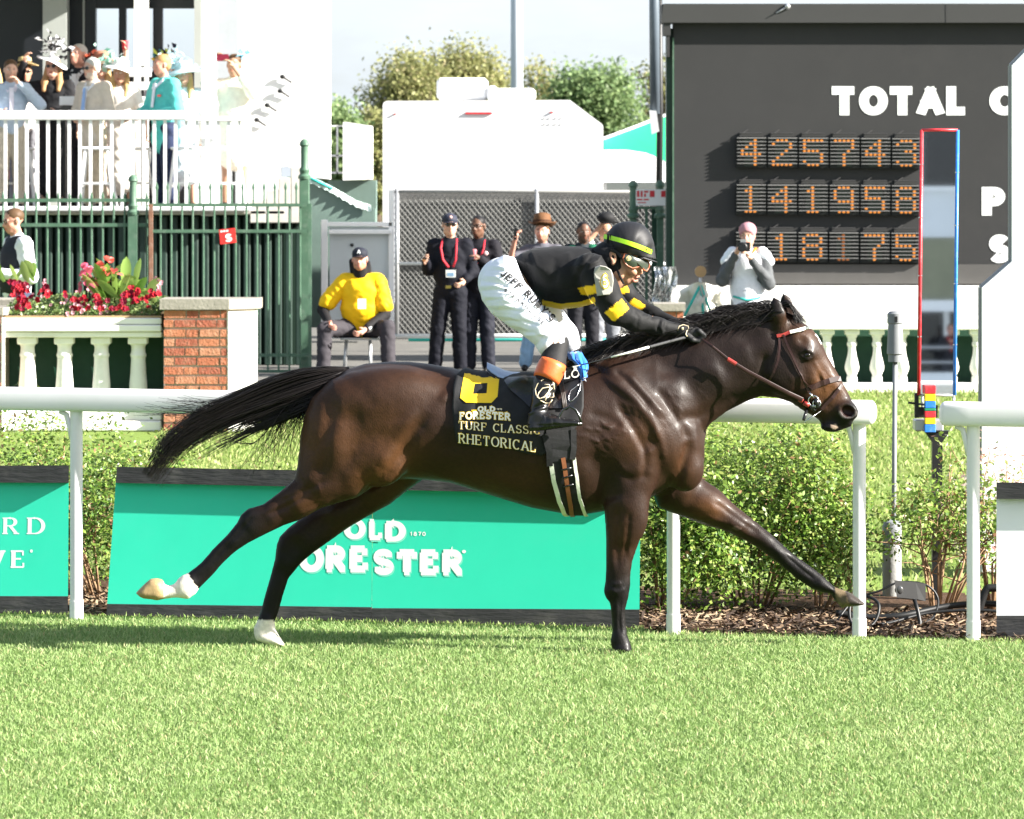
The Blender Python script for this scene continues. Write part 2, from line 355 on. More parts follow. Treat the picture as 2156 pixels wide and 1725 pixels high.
def text_mesh(txt, fn, thick=.16, thin=None, serif=0, space=.12, sub=.12, grow=0.0, widen=1.0, order=0):
    """lays strokes in a unit-high line; fn(x, y, layer) gives the point in space. Returns MB"""
    mb = MB(); x0 = 0; thin = thick if thin is None else thin; k = order
    for ch in txt:
        wd, strokes, sf = GL[ch]
        ins = (thick if thin is None else thin)/2
        def tr(p): return (x0+p[0]*widen+thick/2, ins+p[1]*(1-2*ins))
        def rib(P, fixed=None):
            nonlocal k
            k += 1
            Q = [np.array(P[0], float)]
            for a, b in zip(P[:-1], P[1:]):
                a = np.array(a); b = np.array(b); n = max(1, int(np.linalg.norm(b-a)/sub))
                for i in range(n): Q.append(a+(b-a)*(i+1)/n)
            N = len(Q); V = []
            clos = np.linalg.norm(Q[0]-Q[-1]) < 1e-6
            for i in range(N):
                t0 = Q[i]-Q[i-1] if i > 0 else (Q[-1]-Q[-2] if clos else Q[1]-Q[0]); t1 = Q[i+1]-Q[i] if i < N-1 else (Q[1]-Q[0] if clos else t0)
                if i == 0 and not clos: t0 = t1
                t0 = t0/(np.linalg.norm(t0)+1e-9); t1 = t1/(np.linalg.norm(t1)+1e-9); t = t0+t1; t /= np.linalg.norm(t)+1e-9
                nrm = np.array((-t[1], t[0])); w_ = (thin+(thick-thin)*abs(t[1])**1.3 if fixed is None else fixed)/2+grow
                w_ /= max(.5, abs(float(np.dot(nrm, (-t1[1], t1[0])))))
                e = 0
                if not clos and i == 0: e = -grow
                if not clos and i == N-1: e = grow
                c = Q[i]+t*e
                V.append(fn(*(c+nrm*w_), k)); V.append(fn(*(c-nrm*w_), k))
            mb.add(V, [(2*i, 2*i+1, 2*i+3, 2*i+2) for i in range(N-1)])
        for s_ in strokes:
            pts = [tr(p) for p in s_]
            if len(pts) == 2 and not serif:          # butt ends reach the full cap height
                a, b = np.array(pts[0]), np.array(pts[1]); t = (b-a)/np.linalg.norm(b-a)
                if abs(t[1]) > .9: a = a-t*ins; b = b+t*ins
                elif abs(t[1]) < .1: a = a-t*thick/2*.98; b = b+t*thick*.2
                pts = [tuple(a), tuple(b)]
            rib(pts)
        if serif:
            for p in sf:
                q = tr(p); rib([(q[0]-serif, q[1]), (q[0]+serif, q[1])], max(thin, .06))
            if ch in 'TEFL':
                for p in {'T': [(0, 1, -1), (.66, 1, -1)], 'E': [(.52, 1, -1), (.55, 0, 1)], 'F': [(.52, 1, -1)], 'L': [(.5, 0, 1)]}[ch]:
                    q = tr(p[:2]); rib([(q[0], q[1]+p[2]*-.02), (q[0], q[1]+p[2]*.24)], max(thin, .06))
            if ch in 'CS':
                for p in {'C': [(.66, .9, -1)], 'S': [(.53, .88, -1), (.02, .12, 1)]}[ch]:
                    q = tr(p[:2]); rib([(q[0], q[1]+.1), (q[0], q[1]-.1)], max(thin, .06))
        x0 += wd*widen+thick+space
    mb.width = x0-space
    return mb
def text_width(txt, thick, space, widen=1.0): return sum(GL[c][0]*widen+thick+space for c in txt)-space
def hair(strands, r0, r1, name, m, parent, n=10, sides=3):
    """strands: list of control polylines; swept into fine tapered tubes, one mesh"""
    Vs = []; Fs = []; c0 = 0
    for S in strands:
        P = np.asarray(S, float); k = len(P); tt = np.linspace(0, k-1, n)
        i = np.clip(tt.astype(int), 0, k-2); f = (tt-i)[:, None]
        p0 = P[np.clip(i-1, 0, k-1)]; p1 = P[i]; p2 = P[i+1]; p3 = P[np.clip(i+2, 0, k-1)]
        C = .5*((2*p1)+(-p0+p2)*f+(2*p0-5*p1+4*p2-p3)*f*f+(-p0+3*p1-3*p2+p3)*f**3)
        T = np.gradient(C, axis=0); T /= np.linalg.norm(T, axis=1)[:, None]+1e-9
        A = np.cross(T, (0, 1., .13)); A /= np.linalg.norm(A, axis=1)[:, None]+1e-9; B = np.cross(T, A)
        R = np.interp(np.linspace(0, 1, n), (0, .7, 1), (r0, (r0+r1)/2, r1))[:, None]
        V = np.stack([C+R*(A*math.cos(2*math.pi*q/sides)+B*math.sin(2*math.pi*q/sides)) for q in range(sides)], 1).reshape(-1, 3)
        a = np.arange(n-1)[:, None]*sides; q = np.arange(sides)[None]
        Fc = np.stack([a+q, a+(q+1) % sides, a+sides+(q+1) % sides, a+sides+q], -1).reshape(-1, 4)
        Vs.append(V); Fs.append(Fc+c0); c0 += len(V)
    return mesh_obj(name, np.concatenate(Vs), np.concatenate(Fs), m, parent, True)
# ================================================================ the horse
HY0 = 20.0
def hp(px, py, lat=0.0):                            # a point on the horse: photo position, metres sideways from its midline
    return at(px, py, HY0+lat)
def xz(pts, lat=0.0): return [(hp(px, py, lat)[0], hp(px, py, lat)[2]) for px, py in pts]
def ct(rows):                                       # (px, py, half width, radius px, lateral)
    return [(hp(a, b, e)[0], hp(a, b, e)[2], c, d/450., HY0+e) for a, b, c, d, e in rows]
H = .0080
lo = hp(272, 1392); hi = hp(1836, 604)
fl = Field((lo[0], HY0-.37, lo[2]-.02), (hi[0], HY0+.37, hi[2]+.02), H)
# trunk: sections from croup to chest (px, top, bottom, half width)
ST = np.array([(640, 885, 955, .10), (660, 838, 985, .165), (690, 803, 1003, .21), (730, 778, 1010, .24), (770, 766, 1012, .258), (820, 762, 1010, .268), (860, 762, 1008, .268),
 (900, 766, 1010, .262), (950, 775, 1016, .262), (1000, 785, 1032, .278), (1060, 792, 1051, .298), (1120, 791, 1069, .305), (1180, 780, 1080, .295), (1230, 762, 1083, .278),
 (1280, 752, 1075, .255), (1330, 750, 1060, .235), (1380, 765, 1043, .215), (1430, 805, 1020, .18), (1465, 865, 1000, .13), (1482, 915, 975, .07)], float)
def trunk(fl):
    xs = (ST[:, 0]-CX)*HY0/F; zt = CH-(ST[:, 1]-HY)*HY0/F; zb = CH-(ST[:, 2]-HY)*HY0/F
    sl = fl.sl((xs[0], HY0-.31, zb.min()), (xs[-1], HY0+.31, zt.max()), .04)
    X, Y, Z = fl.grid(sl); x1 = X.ravel()
    def ip(a): return np.interp(x1, xs, a).astype(np.float32)[:, None, None]
    T, B, Wd = ip(zt), ip(zb), ip(ST[:, 3]); cz = (T+B)/2; hz = (T-B)/2
    y = np.abs(Y-np.float32(HY0)); dz = Z-cz
    Wz = Wd*(1-.10*np.clip(-dz/hz, 0, 1))            # ribs narrow a little towards the girth
    n = 2.25
    q = ((np.abs(dz)/hz)**n+(y/Wz)**n)**(1/n)-1
    q = q*np.minimum(hz, Wd)
    q = np.maximum(q, np.maximum(np.float32(xs[0])-X, X-np.float32(xs[-1])))
    fl.mix(sl, q.astype(np.float32), .01)
trunk(fl)
NECK = [(1225, 756), (1260, 739), (1300, 724), (1350, 713), (1400, 704), (1440, 698), (1480, 691), (1520, 679), (1550, 668), (1590, 657), (1620, 651), (1645, 653), (1668, 662),
 (1690, 679), (1711, 694), (1722, 708), (1731, 724), (1742, 749), (1756, 773), (1769, 796), (1777, 811), (1786, 828), (1794, 845), (1802, 854), (1807, 866), (1804, 877), (1796, 887),
 (1793, 897), (1777, 904), (1758, 910), (1742, 907), (1731, 898), (1724, 884), (1708, 874), (1691, 865), (1664, 847), (1633, 837), (1600, 835), (1570, 846), (1531, 866), (1500, 889), (1482, 908),
 (1470, 930), (1430, 960), (1350, 920), (1280, 850)]
fl.puff(xz(NECK), ct([(1300, 830, .19, 105, 0), (1400, 840, .155, 105, 0), (1400, 740, .10, 90, 0), (1480, 795, .118, 95, 0), (1550, 755, .098, 85, 0), (1610, 745, .088, 85, 0), (1590, 690, .075, 60, 0), (1650, 785, .088, 52, 0),
 (1690, 722, .088, 42, 0), (1700, 790, .080, 46, 0), (1735, 795, .058, 34, 0), (1755, 845, .052, 34, 0), (1785, 870, .056, 28, 0), (1752, 893, .042, 20, 0), (1640, 680, .06, 35, 0)]), .05)
NH = [(700, 800), (657, 838), (642, 872), (634, 910), (630, 948), (626, 982), (619, 1009), (603, 1024), (580, 1043), (554, 1062), (523, 1071), (508, 1083), (500, 1100), (478, 1127), (447, 1158), (424, 1185),
 (397, 1206), (384, 1211), (374, 1220), (368, 1229), (356, 1233), (347, 1230), (343, 1220), (330, 1217), (317, 1219), (302, 1231), (286, 1248), (298, 1259), (332, 1264), (350, 1260), (372, 1258), (397, 1261), (412, 1250),
 (420, 1238), (447, 1211), (470, 1185), (497, 1160), (523, 1143), (546, 1131), (562, 1123), (600, 1105), (627, 1096), (646, 1087), (676, 1070), (714, 1058), (752, 1048), (785, 1025), (808, 980), (806, 900), (780, 840), (740, 790)]
fl.puff(xz(NH, -.13), ct([(720, 920, .135, 80, -.125), (670, 900, .10, 50, -.12), (760, 980, .12, 60, -.13), (690, 1020, .10, 45, -.135), (640, 1050, .075, 32, -.14), (590, 1075, .05, 24, -.14), (535, 1100, .042, 20, -.14), (505, 1120, .036, 18, -.14),
 (460, 1172, .028, 14, -.14), (425, 1205, .028, 13, -.14), (393, 1233, .038, 17, -.14), (362, 1246, .03, 12, -.14), (325, 1240, .05, 16, -.14), (298, 1248, .05, 12, -.14)]), .03)
FH = [(760, 1000), (714, 1035), (676, 1062), (640, 1086), (603, 1115), (589, 1130), (582, 1148), (579, 1177), (569, 1215), (558, 1253), (548, 1290), (541, 1309), (534, 1322), (535, 1340), (540, 1349), (560, 1357), (600, 1363), (601, 1359), (589, 1342), (581, 1326),
 (578, 1311), (585, 1292), (596, 1253), (607, 1219), (619, 1204), (634, 1186), (657, 1166), (695, 1139), (733, 1112), (772, 1089), (821, 1062), (862, 1030), (890, 1010), (880, 960), (800, 950)]
fl.puff(xz(FH, .13), ct([(800, 1000, .13, 60, .13), (730, 1060, .09, 40, .14), (660, 1115, .06, 28, .14), (605, 1165, .042, 20, .14), (585, 1220, .03, 16, .14), (568, 1275, .027, 13, .14), (557, 1320, .036, 18, .14), (572, 1350, .045, 14, .14)]), .025)
NF = [(1262, 960), (1268, 1010), (1271, 1060), (1273, 1082), (1276, 1132), (1276, 1198), (1274, 1228), (1271, 1245), (1275, 1258), (1284, 1269), (1288, 1300), (1289, 1330), (1285, 1350), (1289, 1366), (1291, 1380), (1331, 1380), (1331, 1368), (1328, 1356),
 (1321, 1338), (1318, 1315), (1316, 1290), (1318, 1276), (1323, 1258), (1327, 1232), (1327, 1212), (1331, 1182), (1343, 1148), (1359, 1098), (1369, 1050), (1388, 1000), (1400, 930), (1330, 900)]
fl.puff(xz(NF, -.14), ct([(1330, 960, .115, 50, -.125), (1325, 1040, .085, 45, -.14), (1312, 1110, .062, 36, -.145), (1302, 1180, .045, 26, -.145), (1299, 1235, .042, 26, -.145), (1300, 1275, .032, 18, -.145), (1303, 1315, .027, 15, -.145), (1306, 1348, .038, 20, -.145), (1310, 1376, .05, 18, -.145)]), .03)
FF = [(1440, 960), (1476, 1006), (1512, 1030), (1551, 1067), (1590, 1098), (1621, 1123), (1645, 1145), (1668, 1166), (1706, 1193), (1730, 1211), (1744, 1224), (1758, 1237), (1790, 1248), (1822, 1271), (1818, 1276), (1771, 1279), (1757, 1264), (1749, 1250), (1735, 1249),
 (1720, 1244), (1706, 1238), (1675, 1217), (1640, 1187), (1601, 1158), (1570, 1139), (1531, 1120), (1473, 1100), (1430, 1085), (1385, 1068), (1370, 1030), (1400, 970)]
fl.puff(xz(FF, .12), ct([(1420, 1020, .10, 55, .09), (1480, 1060, .085, 40, .11), (1540, 1090, .065, 28, .12), (1600, 1130, .045, 22, .13), (1635, 1160, .042, 22, .13), (1675, 1190, .029, 16, .13), (1708, 1216, .028, 16, .13), (1735, 1235, .036, 18, .13), (1762, 1252, .03, 13, .13), (1790, 1266, .05, 12, .13)]), .03)
# muscle masses laid on (px, py, lateral, radii px along / across, lateral radius m, angle)
def rot(deg):
    c, s = math.cos(math.radians(deg)), math.sin(math.radians(deg)); return np.array(((c, 0, s), (0, 1, 0), (-s, 0, c)))
def mus(px, py, lat, rx, rz, ry, ang=0, k=.035):
    fl.ell(hp(px, py, lat), (rx/450., ry, rz/450.), k, rot(ang))
for sd in (-1, 1):
    mus(800, 840, sd*.15, 130, 62, .12, 6)           # gluteal
    mus(700, 930, sd*.16, 48, 95, .09, 10)           # hamstrings
    mus(800, 960, sd*.175, 62, 66, .09, -30, .03)    # quadriceps
    mus(1345, 860, sd*.145, 38, 110, .085, 36, .03)  # shoulder blade
    mus(1300, 925, sd*.19, 60, 52, .075, 20, .03)    # triceps
    mus(1390, 930, sd*.125, 44, 66, .08, 25, .03)    # point of shoulder
    mus(1442, 985, sd*.075, 40, 50, .07, 0, .025)    # pectoral
    mus(1650, 782, sd*.055, 46, 52, .04, 30, .02)    # cheek
    mus(1703, 783, sd*.055, 34, 9, .022, -57, .012)  # facial crest
    mus(1694, 737, sd*.068, 26, 17, .022, -30, .012) # brow
    mus(1703, 829, sd*.03, 40, 16, .028, -35, .015)
mus(1330, 1085, -.175, 34, 60, .05, -4, .03); mus(1480, 1062, .10, 60, 34, .07, -30, .03)
for sd in (-1, 1):
    fl.ell(hp(1690, 716, sd*.098), (.022, .018, .018), .018, cut=True)               # hollow above the eye
    fl.ell(hp(1700, 748, sd*.088), (.026, .020, .020), .008, rot(-20), cut=True)     # eye socket
    fl.ell(hp(1700, 748, sd*.0745), (.023, .018, .0175), .003)                        # eyeball
    fl.cone(hp(1687, 744, sd*.085), .006, hp(1700, 737, sd*.092), .007, .008); fl.cone(hp(1700, 737, sd*.092), .007, hp(1713, 745, sd*.083), .006, .008)
    fl.cone(hp(1687, 750, sd*.084), .005, hp(1700, 757, sd*.088), .006, .008); fl.cone(hp(1700, 757, sd*.088), .006, hp(1714, 751, sd*.082), .005, .008)
    fl.ell(hp(1784, 866, sd*.045), (.052, .026, .042), .02, rot(-30))                 # flared nostril
    fl.ell(hp(1785, 867, sd*.072), (.036, .036, .027), .007, rot(-28), cut=True)
    fl.cone(hp(1724, 876, sd*.05), .006, hp(1760, 892, sd*.05), .006, .01, cut=True)  # mouth
    fl.ell(hp(1748, 899, sd*.018), (.045, .03, .022), .012)
    # ears
    ex = 0 if sd < 0 else 21
    base = hp(1641+ex*.9, 692-ex*.3, sd*.052); tip = hp(1628+ex*1.02, 626-ex*.35, sd*.062)
    mid = (base*.55+tip*.45)+np.array((.006, sd*.012, .0)); up_ = (base*.25+tip*.75)+np.array((.006, sd*.012, 0))
    fl.cone(base, .032, mid, .033, .02, .62); fl.cone(mid, .033, up_, .022, .012, .55); fl.cone(up_, .022, tip, .004, .012, .5)
    if sd > 0: fl.cone(base*.3+tip*.7+np.array((.01, -.012, 0)), .006, base*.75+tip*.25+np.array((.02, -.016, 0)), .009, .006, cut=True)
HV, HQ = fl.mesh(2); del fl
# sculpted lines: muscle edges, tendons, veins (polyline in photo px, width px, depth m: + out, - in), near side and mirrored on the far side of the trunk
HN = vnormals(HV, HQ)
def back_px(V): return np.stack([V[:, 0]*F/V[:, 1]+CX, HY+(CH-V[:, 2])*F/V[:, 1]], 1)
PX = back_px(HV)
STROKES = [
 ([(1262, 790), (1300, 812), (1336, 838), (1375, 892), (1396, 930)], 9, .010), ([(1290, 776), (1317, 797), (1346, 830), (1372, 862)], 8, -.012), ([(1318, 785), (1345, 815), (1372, 846), (1404, 880)], 9, .010),
 ([(1380, 815), (1406, 850), (1440, 902), (1450, 930)], 10, -.012), ([(1300, 850), (1318, 878), (1342, 914), (1357, 946), (1361, 980), (1352, 1015)], 9, -.013), ([(1240, 870), (1275, 880), (1310, 900)], 10, -.006),
 ([(1375, 905), (1392, 935), (1400, 968)], 8, .008), ([(1455, 926), (1443, 963), (1432, 1000), (1420, 1038)], 9, -.014), ([(1234, 950), (1260, 985), (1280, 1030), (1290, 1060)], 22, -.016), ([(1290, 990), (1330, 1010), (1372, 1000)], 8, -.006),
 ([(902, 868), (868, 917), (849, 955), (822, 994), (760, 1046)], 15, -.020), ([(880, 858), (848, 905), (826, 945), (800, 985)], 16, .008), ([(700, 830), (690, 900), (685, 960), (665, 1020)], 14, -.008), ([(745, 850), (742, 930), (720, 1010)], 18, -.006),
 ([(960, 783), (955, 815), (925, 850)], 9, .010), ([(880, 775), (930, 800), (955, 830)], 16, -.006), ([(950, 830), (940, 900), (950, 960)], 26, -.010), ([(640, 1045), (600, 1068), (560, 1085)], 5, -.007), ([(690, 1010), (640, 1035), (580, 1060)], 7, -.006), ([(535, 1085), (500, 1125), (440, 1190)], 4, -.006), ([(545, 1112), (505, 1145), (455, 1195)], 4, -.004),
 ([(700, 1050), (660, 1070), (620, 1086)], 4, .004), ([(1570, 832), (1520, 850), (1470, 880), (1430, 880)], 12, -.014), ([(1600, 700), (1530, 730), (1460, 760), (1400, 800)], 16, -.006), ([(1420, 760), (1480, 775), (1530, 790)], 14, .002), ([(1612, 745), (1606, 790), (1622, 822)], 8, -.014), ([(1560, 780), (1510, 820), (1470, 850)], 10, .002),
 ([(1665, 835), (1690, 815), (1712, 812)], 7, -.006), ([(1713, 758), (1728, 786), (1745, 812)], 4, .004), ([(1728, 786), (1736, 806), (1740, 830)], 3, .003), ([(1745, 812), (1765, 838)], 8, -.004), ([(1700, 832), (1730, 842), (1748, 862)], 6, -.004),
 ([(1660, 800), (1688, 790)], 10, .004), ([(1300, 1070), (1300, 1130), (1302, 1200)], 6, -.008), ([(1325, 1080), (1322, 1130), (1312, 1190)], 5, -.006), ([(1278, 1080), (1285, 1140), (1288, 1200)], 5, .004), ([(1306, 1262), (1304, 1300), (1306, 1335)], 3, -.006), ([(1283, 1240), (1300, 1248), (1318, 1240)], 4, .005), ([(1290, 1232), (1308, 1228)], 4, .006),
 ([(1500, 1055), (1550, 1090), (1600, 1125)], 6, -.007), ([(1480, 1085), (1540, 1105), (1590, 1135)], 5, .004), ([(1655, 1170), (1690, 1200), (1715, 1220)], 3, -.006), ([(1625, 1150), (1645, 1168)], 5, .005),
 ([(1010, 1000), (1080, 1025), (1160, 1050)], 14, .005), ([(1000, 965), (1060, 985), (1130, 1010), (1200, 1030)], 20, -.005), ([(880, 985), (930, 1000), (980, 1016)], 10, .006), ([(720, 800), (760, 820), (790, 860)], 14, -.004)]
D = np.zeros(len(HV))
nearside = np.clip((-HN[:, 1]-.05)/.3, 0, 1)
farleg = (HV[:, 1] > HY0+.02)
for poly, wd, amp in STROKES:
    d, t = seg_dist(PX, poly); fade = np.clip(np.minimum(t, 1-t)*6+.15, 0, 1)
    D += amp*np.exp(-(d/wd)**2)*fade*nearside
rs = np.random.default_rng(3)                        # veins and wrinkled skin
for (cx, cy, rx, ry, n_, ang, amp) in [(1270, 905, 34, 20, 14, 15, .0035), (1255, 930, 30, 14, 9, 20, .0035), (1310, 860, 30, 22, 8, 40, .002), (670, 1075, 40, 20, 5, -25, .0025), (1340, 900, 60, 60, 10, 55, .002), (1420, 990, 20, 40, 5, 70, .0025), (1725, 800, 25, 30, 6, 60, .0015), (1100, 990, 90, 25, 10, 12, .002), (1380, 860, 50, 40, 16, 50, .0014), (1480, 820, 60, 40, 14, 35, .0012), (700, 900, 60, 60, 8, 70, .0012), (1310, 1120, 14, 50, 8, 88, .002), (1540, 1085, 40, 20, 8, 35, .002), (840, 960, 40, 40, 6, 110, .0015), (640, 1000, 30, 60, 6, 80, .002)]:
    for _ in range(n_):
        x, y = cx+rs.normal()*rx*.6, cy+rs.normal()*ry*.6; a = math.radians(ang+rs.normal()*14); Ls = rs.uniform(12, 34)
        poly = [(x, y), (x+math.cos(a)*Ls*.5+rs.normal()*2, y+math.sin(a)*Ls*.5+rs.normal()*2), (x+math.cos(a)*Ls, y+math.sin(a)*Ls)]
        d, t = seg_dist(PX, poly); D += amp*np.exp(-(d/2.2)**2)*nearside*np.clip(np.minimum(t, 1-t)*5, 0, 1)
D = D*.82+np.array([mnoise.noise(Vector(v*28)) for v in HV])*.0009*nearside
HV = HV+HN*D[:, None]; HN = vnormals(HV, HQ)
# coat colours: dark bay, lighter at flank, thigh, cheek; black points; white socks; pale hoof; neck shade painted in
PX = back_px(HV); px, py = PX[:, 0], PX[:, 1]
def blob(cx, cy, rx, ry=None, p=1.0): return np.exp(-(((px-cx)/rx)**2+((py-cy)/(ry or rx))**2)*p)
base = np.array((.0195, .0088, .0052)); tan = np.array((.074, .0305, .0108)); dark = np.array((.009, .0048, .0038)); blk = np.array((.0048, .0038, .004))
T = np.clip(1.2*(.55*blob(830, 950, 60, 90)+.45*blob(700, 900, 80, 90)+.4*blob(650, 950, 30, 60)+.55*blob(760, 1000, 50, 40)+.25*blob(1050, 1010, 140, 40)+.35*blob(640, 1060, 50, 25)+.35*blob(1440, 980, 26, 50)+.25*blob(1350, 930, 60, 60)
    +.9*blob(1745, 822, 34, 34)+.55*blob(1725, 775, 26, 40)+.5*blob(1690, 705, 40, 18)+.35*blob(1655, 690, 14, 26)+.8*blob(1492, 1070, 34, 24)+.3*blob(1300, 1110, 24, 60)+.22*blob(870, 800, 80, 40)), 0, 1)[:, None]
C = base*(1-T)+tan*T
Dk = np.clip(.95*blob(1470, 770, 130, 75)+.8*blob(1590, 710, 90, 55)+.7*blob(1580, 810, 80, 40)+.5*blob(1640, 790, 50, 50)+.35*blob(720, 990, 60, 40)+.5*blob(1290, 1010, 50, 45)+.35*blob(780, 790, 90, 30), 0, .85)[:, None]  # darker coat areas; neck and poll deepened further to carry their shade
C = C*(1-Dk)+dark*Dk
def ramp(v, a, b): return np.clip((v-a)/(b-a), 0, 1)
near = HV[:, 1] < HY0
bk = np.zeros(len(HV))
bk = np.maximum(bk, near*(px < 700)*ramp(-px-py*.0, -585, -525)*ramp(py, 1040, 1075))                    # near hind from the hock down
bk = np.maximum(bk, (~near)*(px < 700)*ramp(py, 1090, 1170))                                            # far hind
bk = np.maximum(bk, (px > 1200)*(px < 1400)*ramp(py, 1165, 1235)); bk = np.maximum(bk, (~near)*ramp(px, 1565, 1640)*(py > 1080))
bk = np.maximum(bk, ramp((px-1745)*.62+(py-850)*.78, 8, 34)*(px > 1690)*(py < 940)); bk = np.maximum(bk, (px > 1615)*(px < 1690)*(py < 660)*ramp(-py, -690, -655)*(px < 1652)*.9)
bk = np.maximum(bk, np.clip(1.3*blob(1700, 748, 16, 12), 0, .85))
C = C*(1-bk[:, None])+blk*bk[:, None]
nzv = np.array([mnoise.noise(Vector((v[0]*9, v[1]*9, v[2]*9))) for v in HV[::1]])
C = C*(1+.22*nzv[:, None])
jag = nzv*14
sock = np.maximum(near*(px < 424+jag*.6+0*py)*(py > 1190)*(px+ (1240-py)*.5 < 410+jag), (~near)*(px < 640)*(py > 1309+jag*.6))
C = np.where(sock[:, None] > 0, np.array((.72, .66, .58))*(1+.1*nzv[:, None]), C)
hoofn = near*(px < 344)*(py > 1200); C = np.where((hoofn > 0)[:, None], np.array((.42, .30, .15))*(1+.35*nzv[:, None]), C)
hf = (px > 1758)*(py > 1225)*(~near)*((py-1240) > (px-1790)*.35-4); C = np.where((hf > 0)[:, None], np.array((.045, .036, .03))*(1+.5*nzv[:, None]), C)
band = hf*(np.abs((px-1772)*.6-(py-1258)*.2) < 7); C = np.where((band > 0)[:, None], np.array((.11, .08, .045)), C)
star = (px > 1700)*(blob(1724, 712, 9, 17) > .45)*(np.abs(HV[:, 1]-HY0) < .03); C = np.where((star > 0)[:, None], np.array((.6, .56, .52)), C)
ivory = (blob(1757, 899, 8, 7) > .5)*(HN[:, 1] < 0); C = np.where((ivory > 0)[:, None], np.array((.30, .22, .17)), C)
scar = (blob(1552, 1113, 11, 5) > .5); C = np.where(scar[:, None], C*2.2+.02, C)
ins = np.sqrt(((px-1785)/15)**2+((py-867)/11)**2) < 1; C = np.where((ins & near)[:, None], np.array((.02, .008, .007)), C)
rim = (np.abs(np.sqrt(((px-1785)/17)**2+((py-867)/13)**2)-1) < .16) & (py > 867); C = np.where((rim & near)[:, None], np.array((.07, .06, .055)), C)
eyem = (np.sqrt(((px-1700)/9.5)**2+((py-748)/6.6)**2) < 1); C = np.where(eyem[:, None], np.array((.008, .004, .003)), C)

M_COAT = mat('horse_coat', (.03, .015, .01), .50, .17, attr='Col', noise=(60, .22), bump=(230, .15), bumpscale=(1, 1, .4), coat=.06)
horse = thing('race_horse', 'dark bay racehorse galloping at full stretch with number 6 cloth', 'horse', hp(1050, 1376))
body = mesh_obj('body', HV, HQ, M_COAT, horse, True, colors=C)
HB = BVHTree.FromPolygons([Vector(v) for v in HV], [tuple(q) for q in HQ])
def skin(px, py, out=.0, far=False):
    """point where the view ray through the photo position meets the horse, lifted off its skin"""
    o = Vector((0, 0, CH)); d = (Vector(at(px, py, HY0))-o).normalized()
    h = HB.ray_cast(o, d)
    if h[0] is None: return None
    return np.array(h[0])+np.array(h[1])*out
def on(px, py, out=.006, lat=-.1):
    p = skin(px, py, out)
    return p if p is not None else hp(px, py, lat)
M_EYE = mat('eye_gloss', (.006, .003, .002), .10, .5)
e = MB(); e.ball(hp(1700, 748, -.077), .0185, 14); e.build('eye', M_EYE, horse, True)
# ================================================================ tail, mane, tack
M_HAIR = mat('horse_hair', (.011, .0078, .0072), .42, .4)
M_LEA = mat('bridle_leather', (.026, .0095, .008), .42, .35, noise=(40, .25))
M_LEA2 = mat('red_leather', (.30, .03, .025), .4, .5)
M_STEEL = mat('bright_steel', (.6, .6, .62), .2, .5, metal=1)
M_BLKC = mat('black_cloth', (.013, .013, .014), .7, .25, noise=(14, .3), bump=(60, .06))
M_BLKL = mat('black_leather', (.012, .012, .013), .25, .5)
M_GOLD = mat('yellow_print', (.80, .52, .02), .6, .3); M_PALE = mat('white_print', (.82, .80, .72), .6, .3)
M_WEB = mat('white_webbing', (.62, .64, .55), .6, .3); M_BLUE = mat('blue_cloth', (.01, .16, .62), .5, .3, sheen=.3)
r = np.random.default_rng(21)
SP = np.array([(738, 781), (700, 797), (650, 812), (600, 829), (560, 845), (520, 860), (480, 876), (430, 898), (385, 925), (350, 958), (318, 1008)], float)
SW = np.array([8, 26, 40, 42, 41, 38, 36, 32, 30, 26, 14], float)
def tail_strand(s, lat, t1, jit):
    n = len(SP); ts = np.linspace(0, t1*(n-1), 8); out = []
    for t in ts:
        i = min(int(t), n-2); f = t-i; p = SP[i]*(1-f)+SP[i+1]*f; wv = SW[i]*(1-f)+SW[i+1]*f
        d = SP[i+1]-SP[i]; d /= np.linalg.norm(d); nr = np.array((d[1], -d[0]))
        if nr[1] > 0: nr = -nr
        q = p+nr*(s*wv+jit*(t/n)**2*18); out.append(hp(q[0], q[1], lat*min(1, t/2.5)))
    return out
S = []
for _ in range(64):                                  # the tail hangs together in locks of unequal length
    s0 = np.clip(r.normal()*.55, -1.0, .95); l0 = r.normal()*.035; t0 = r.uniform(.66, 1.0) if s0 > -.5 else r.uniform(.45, .9); ph, am = r.uniform(0, 6), r.uniform(2, 7); dr = max(0, -s0)*r.uniform(6, 34)
    for _ in range(20):
        P = tail_strand(np.clip(s0+r.normal()*.13, -1.1, 1.02), l0+r.normal()*.012, np.clip(t0+r.normal()*.06, .3, 1), r.normal()*.6); m_ = len(P)
        S.append([p-np.array((0, 0, (am*math.sin(ph+i*1.1)*(i/m_)**1.3+dr*(i/m_)**2)/450)) for i, p in enumerate(P)])
for _ in range(300):                                 # loose wisps hanging below the dock
    x = r.uniform(590, 705); y = np.interp(x, (560, 640, 705), (872, 855, 815)); d = r.uniform(15, 60) if r.uniform() < .6 else r.uniform(60, 150); k = r.uniform(.15, .8)
    S.append([hp(x+28, y-26, r.normal()*.02), hp(x, y, r.normal()*.03), hp(x-d*k*.6, y+d*.45, r.normal()*.04), hp(x-d*k*(1+.3*r.normal()), y+d, r.normal()*.05)])
for _ in range(40):
    x = r.uniform(420, 520); y = np.interp(x, (400, 450, 500), (868, 850, 830))
    S.append([hp(x+30, y-8, r.normal()*.02), hp(x, y+4, r.normal()*.02), hp(x-50, y+14+r.normal()*4, r.normal()*.03), hp(x-100-r.uniform(0, 50), y+8+r.normal()*9, r.normal()*.04)])
for _ in range(6):
    S.append([hp(590, 870, -.03), hp(540, 930, -.05), hp(500+r.normal()*12, 925+r.normal()*6, -.04), hp(455+r.normal()*14, 905+r.normal()*14, -.02)])
tail = hair(S, .0018, .0006, 'tail', M_HAIR, horse, 9)
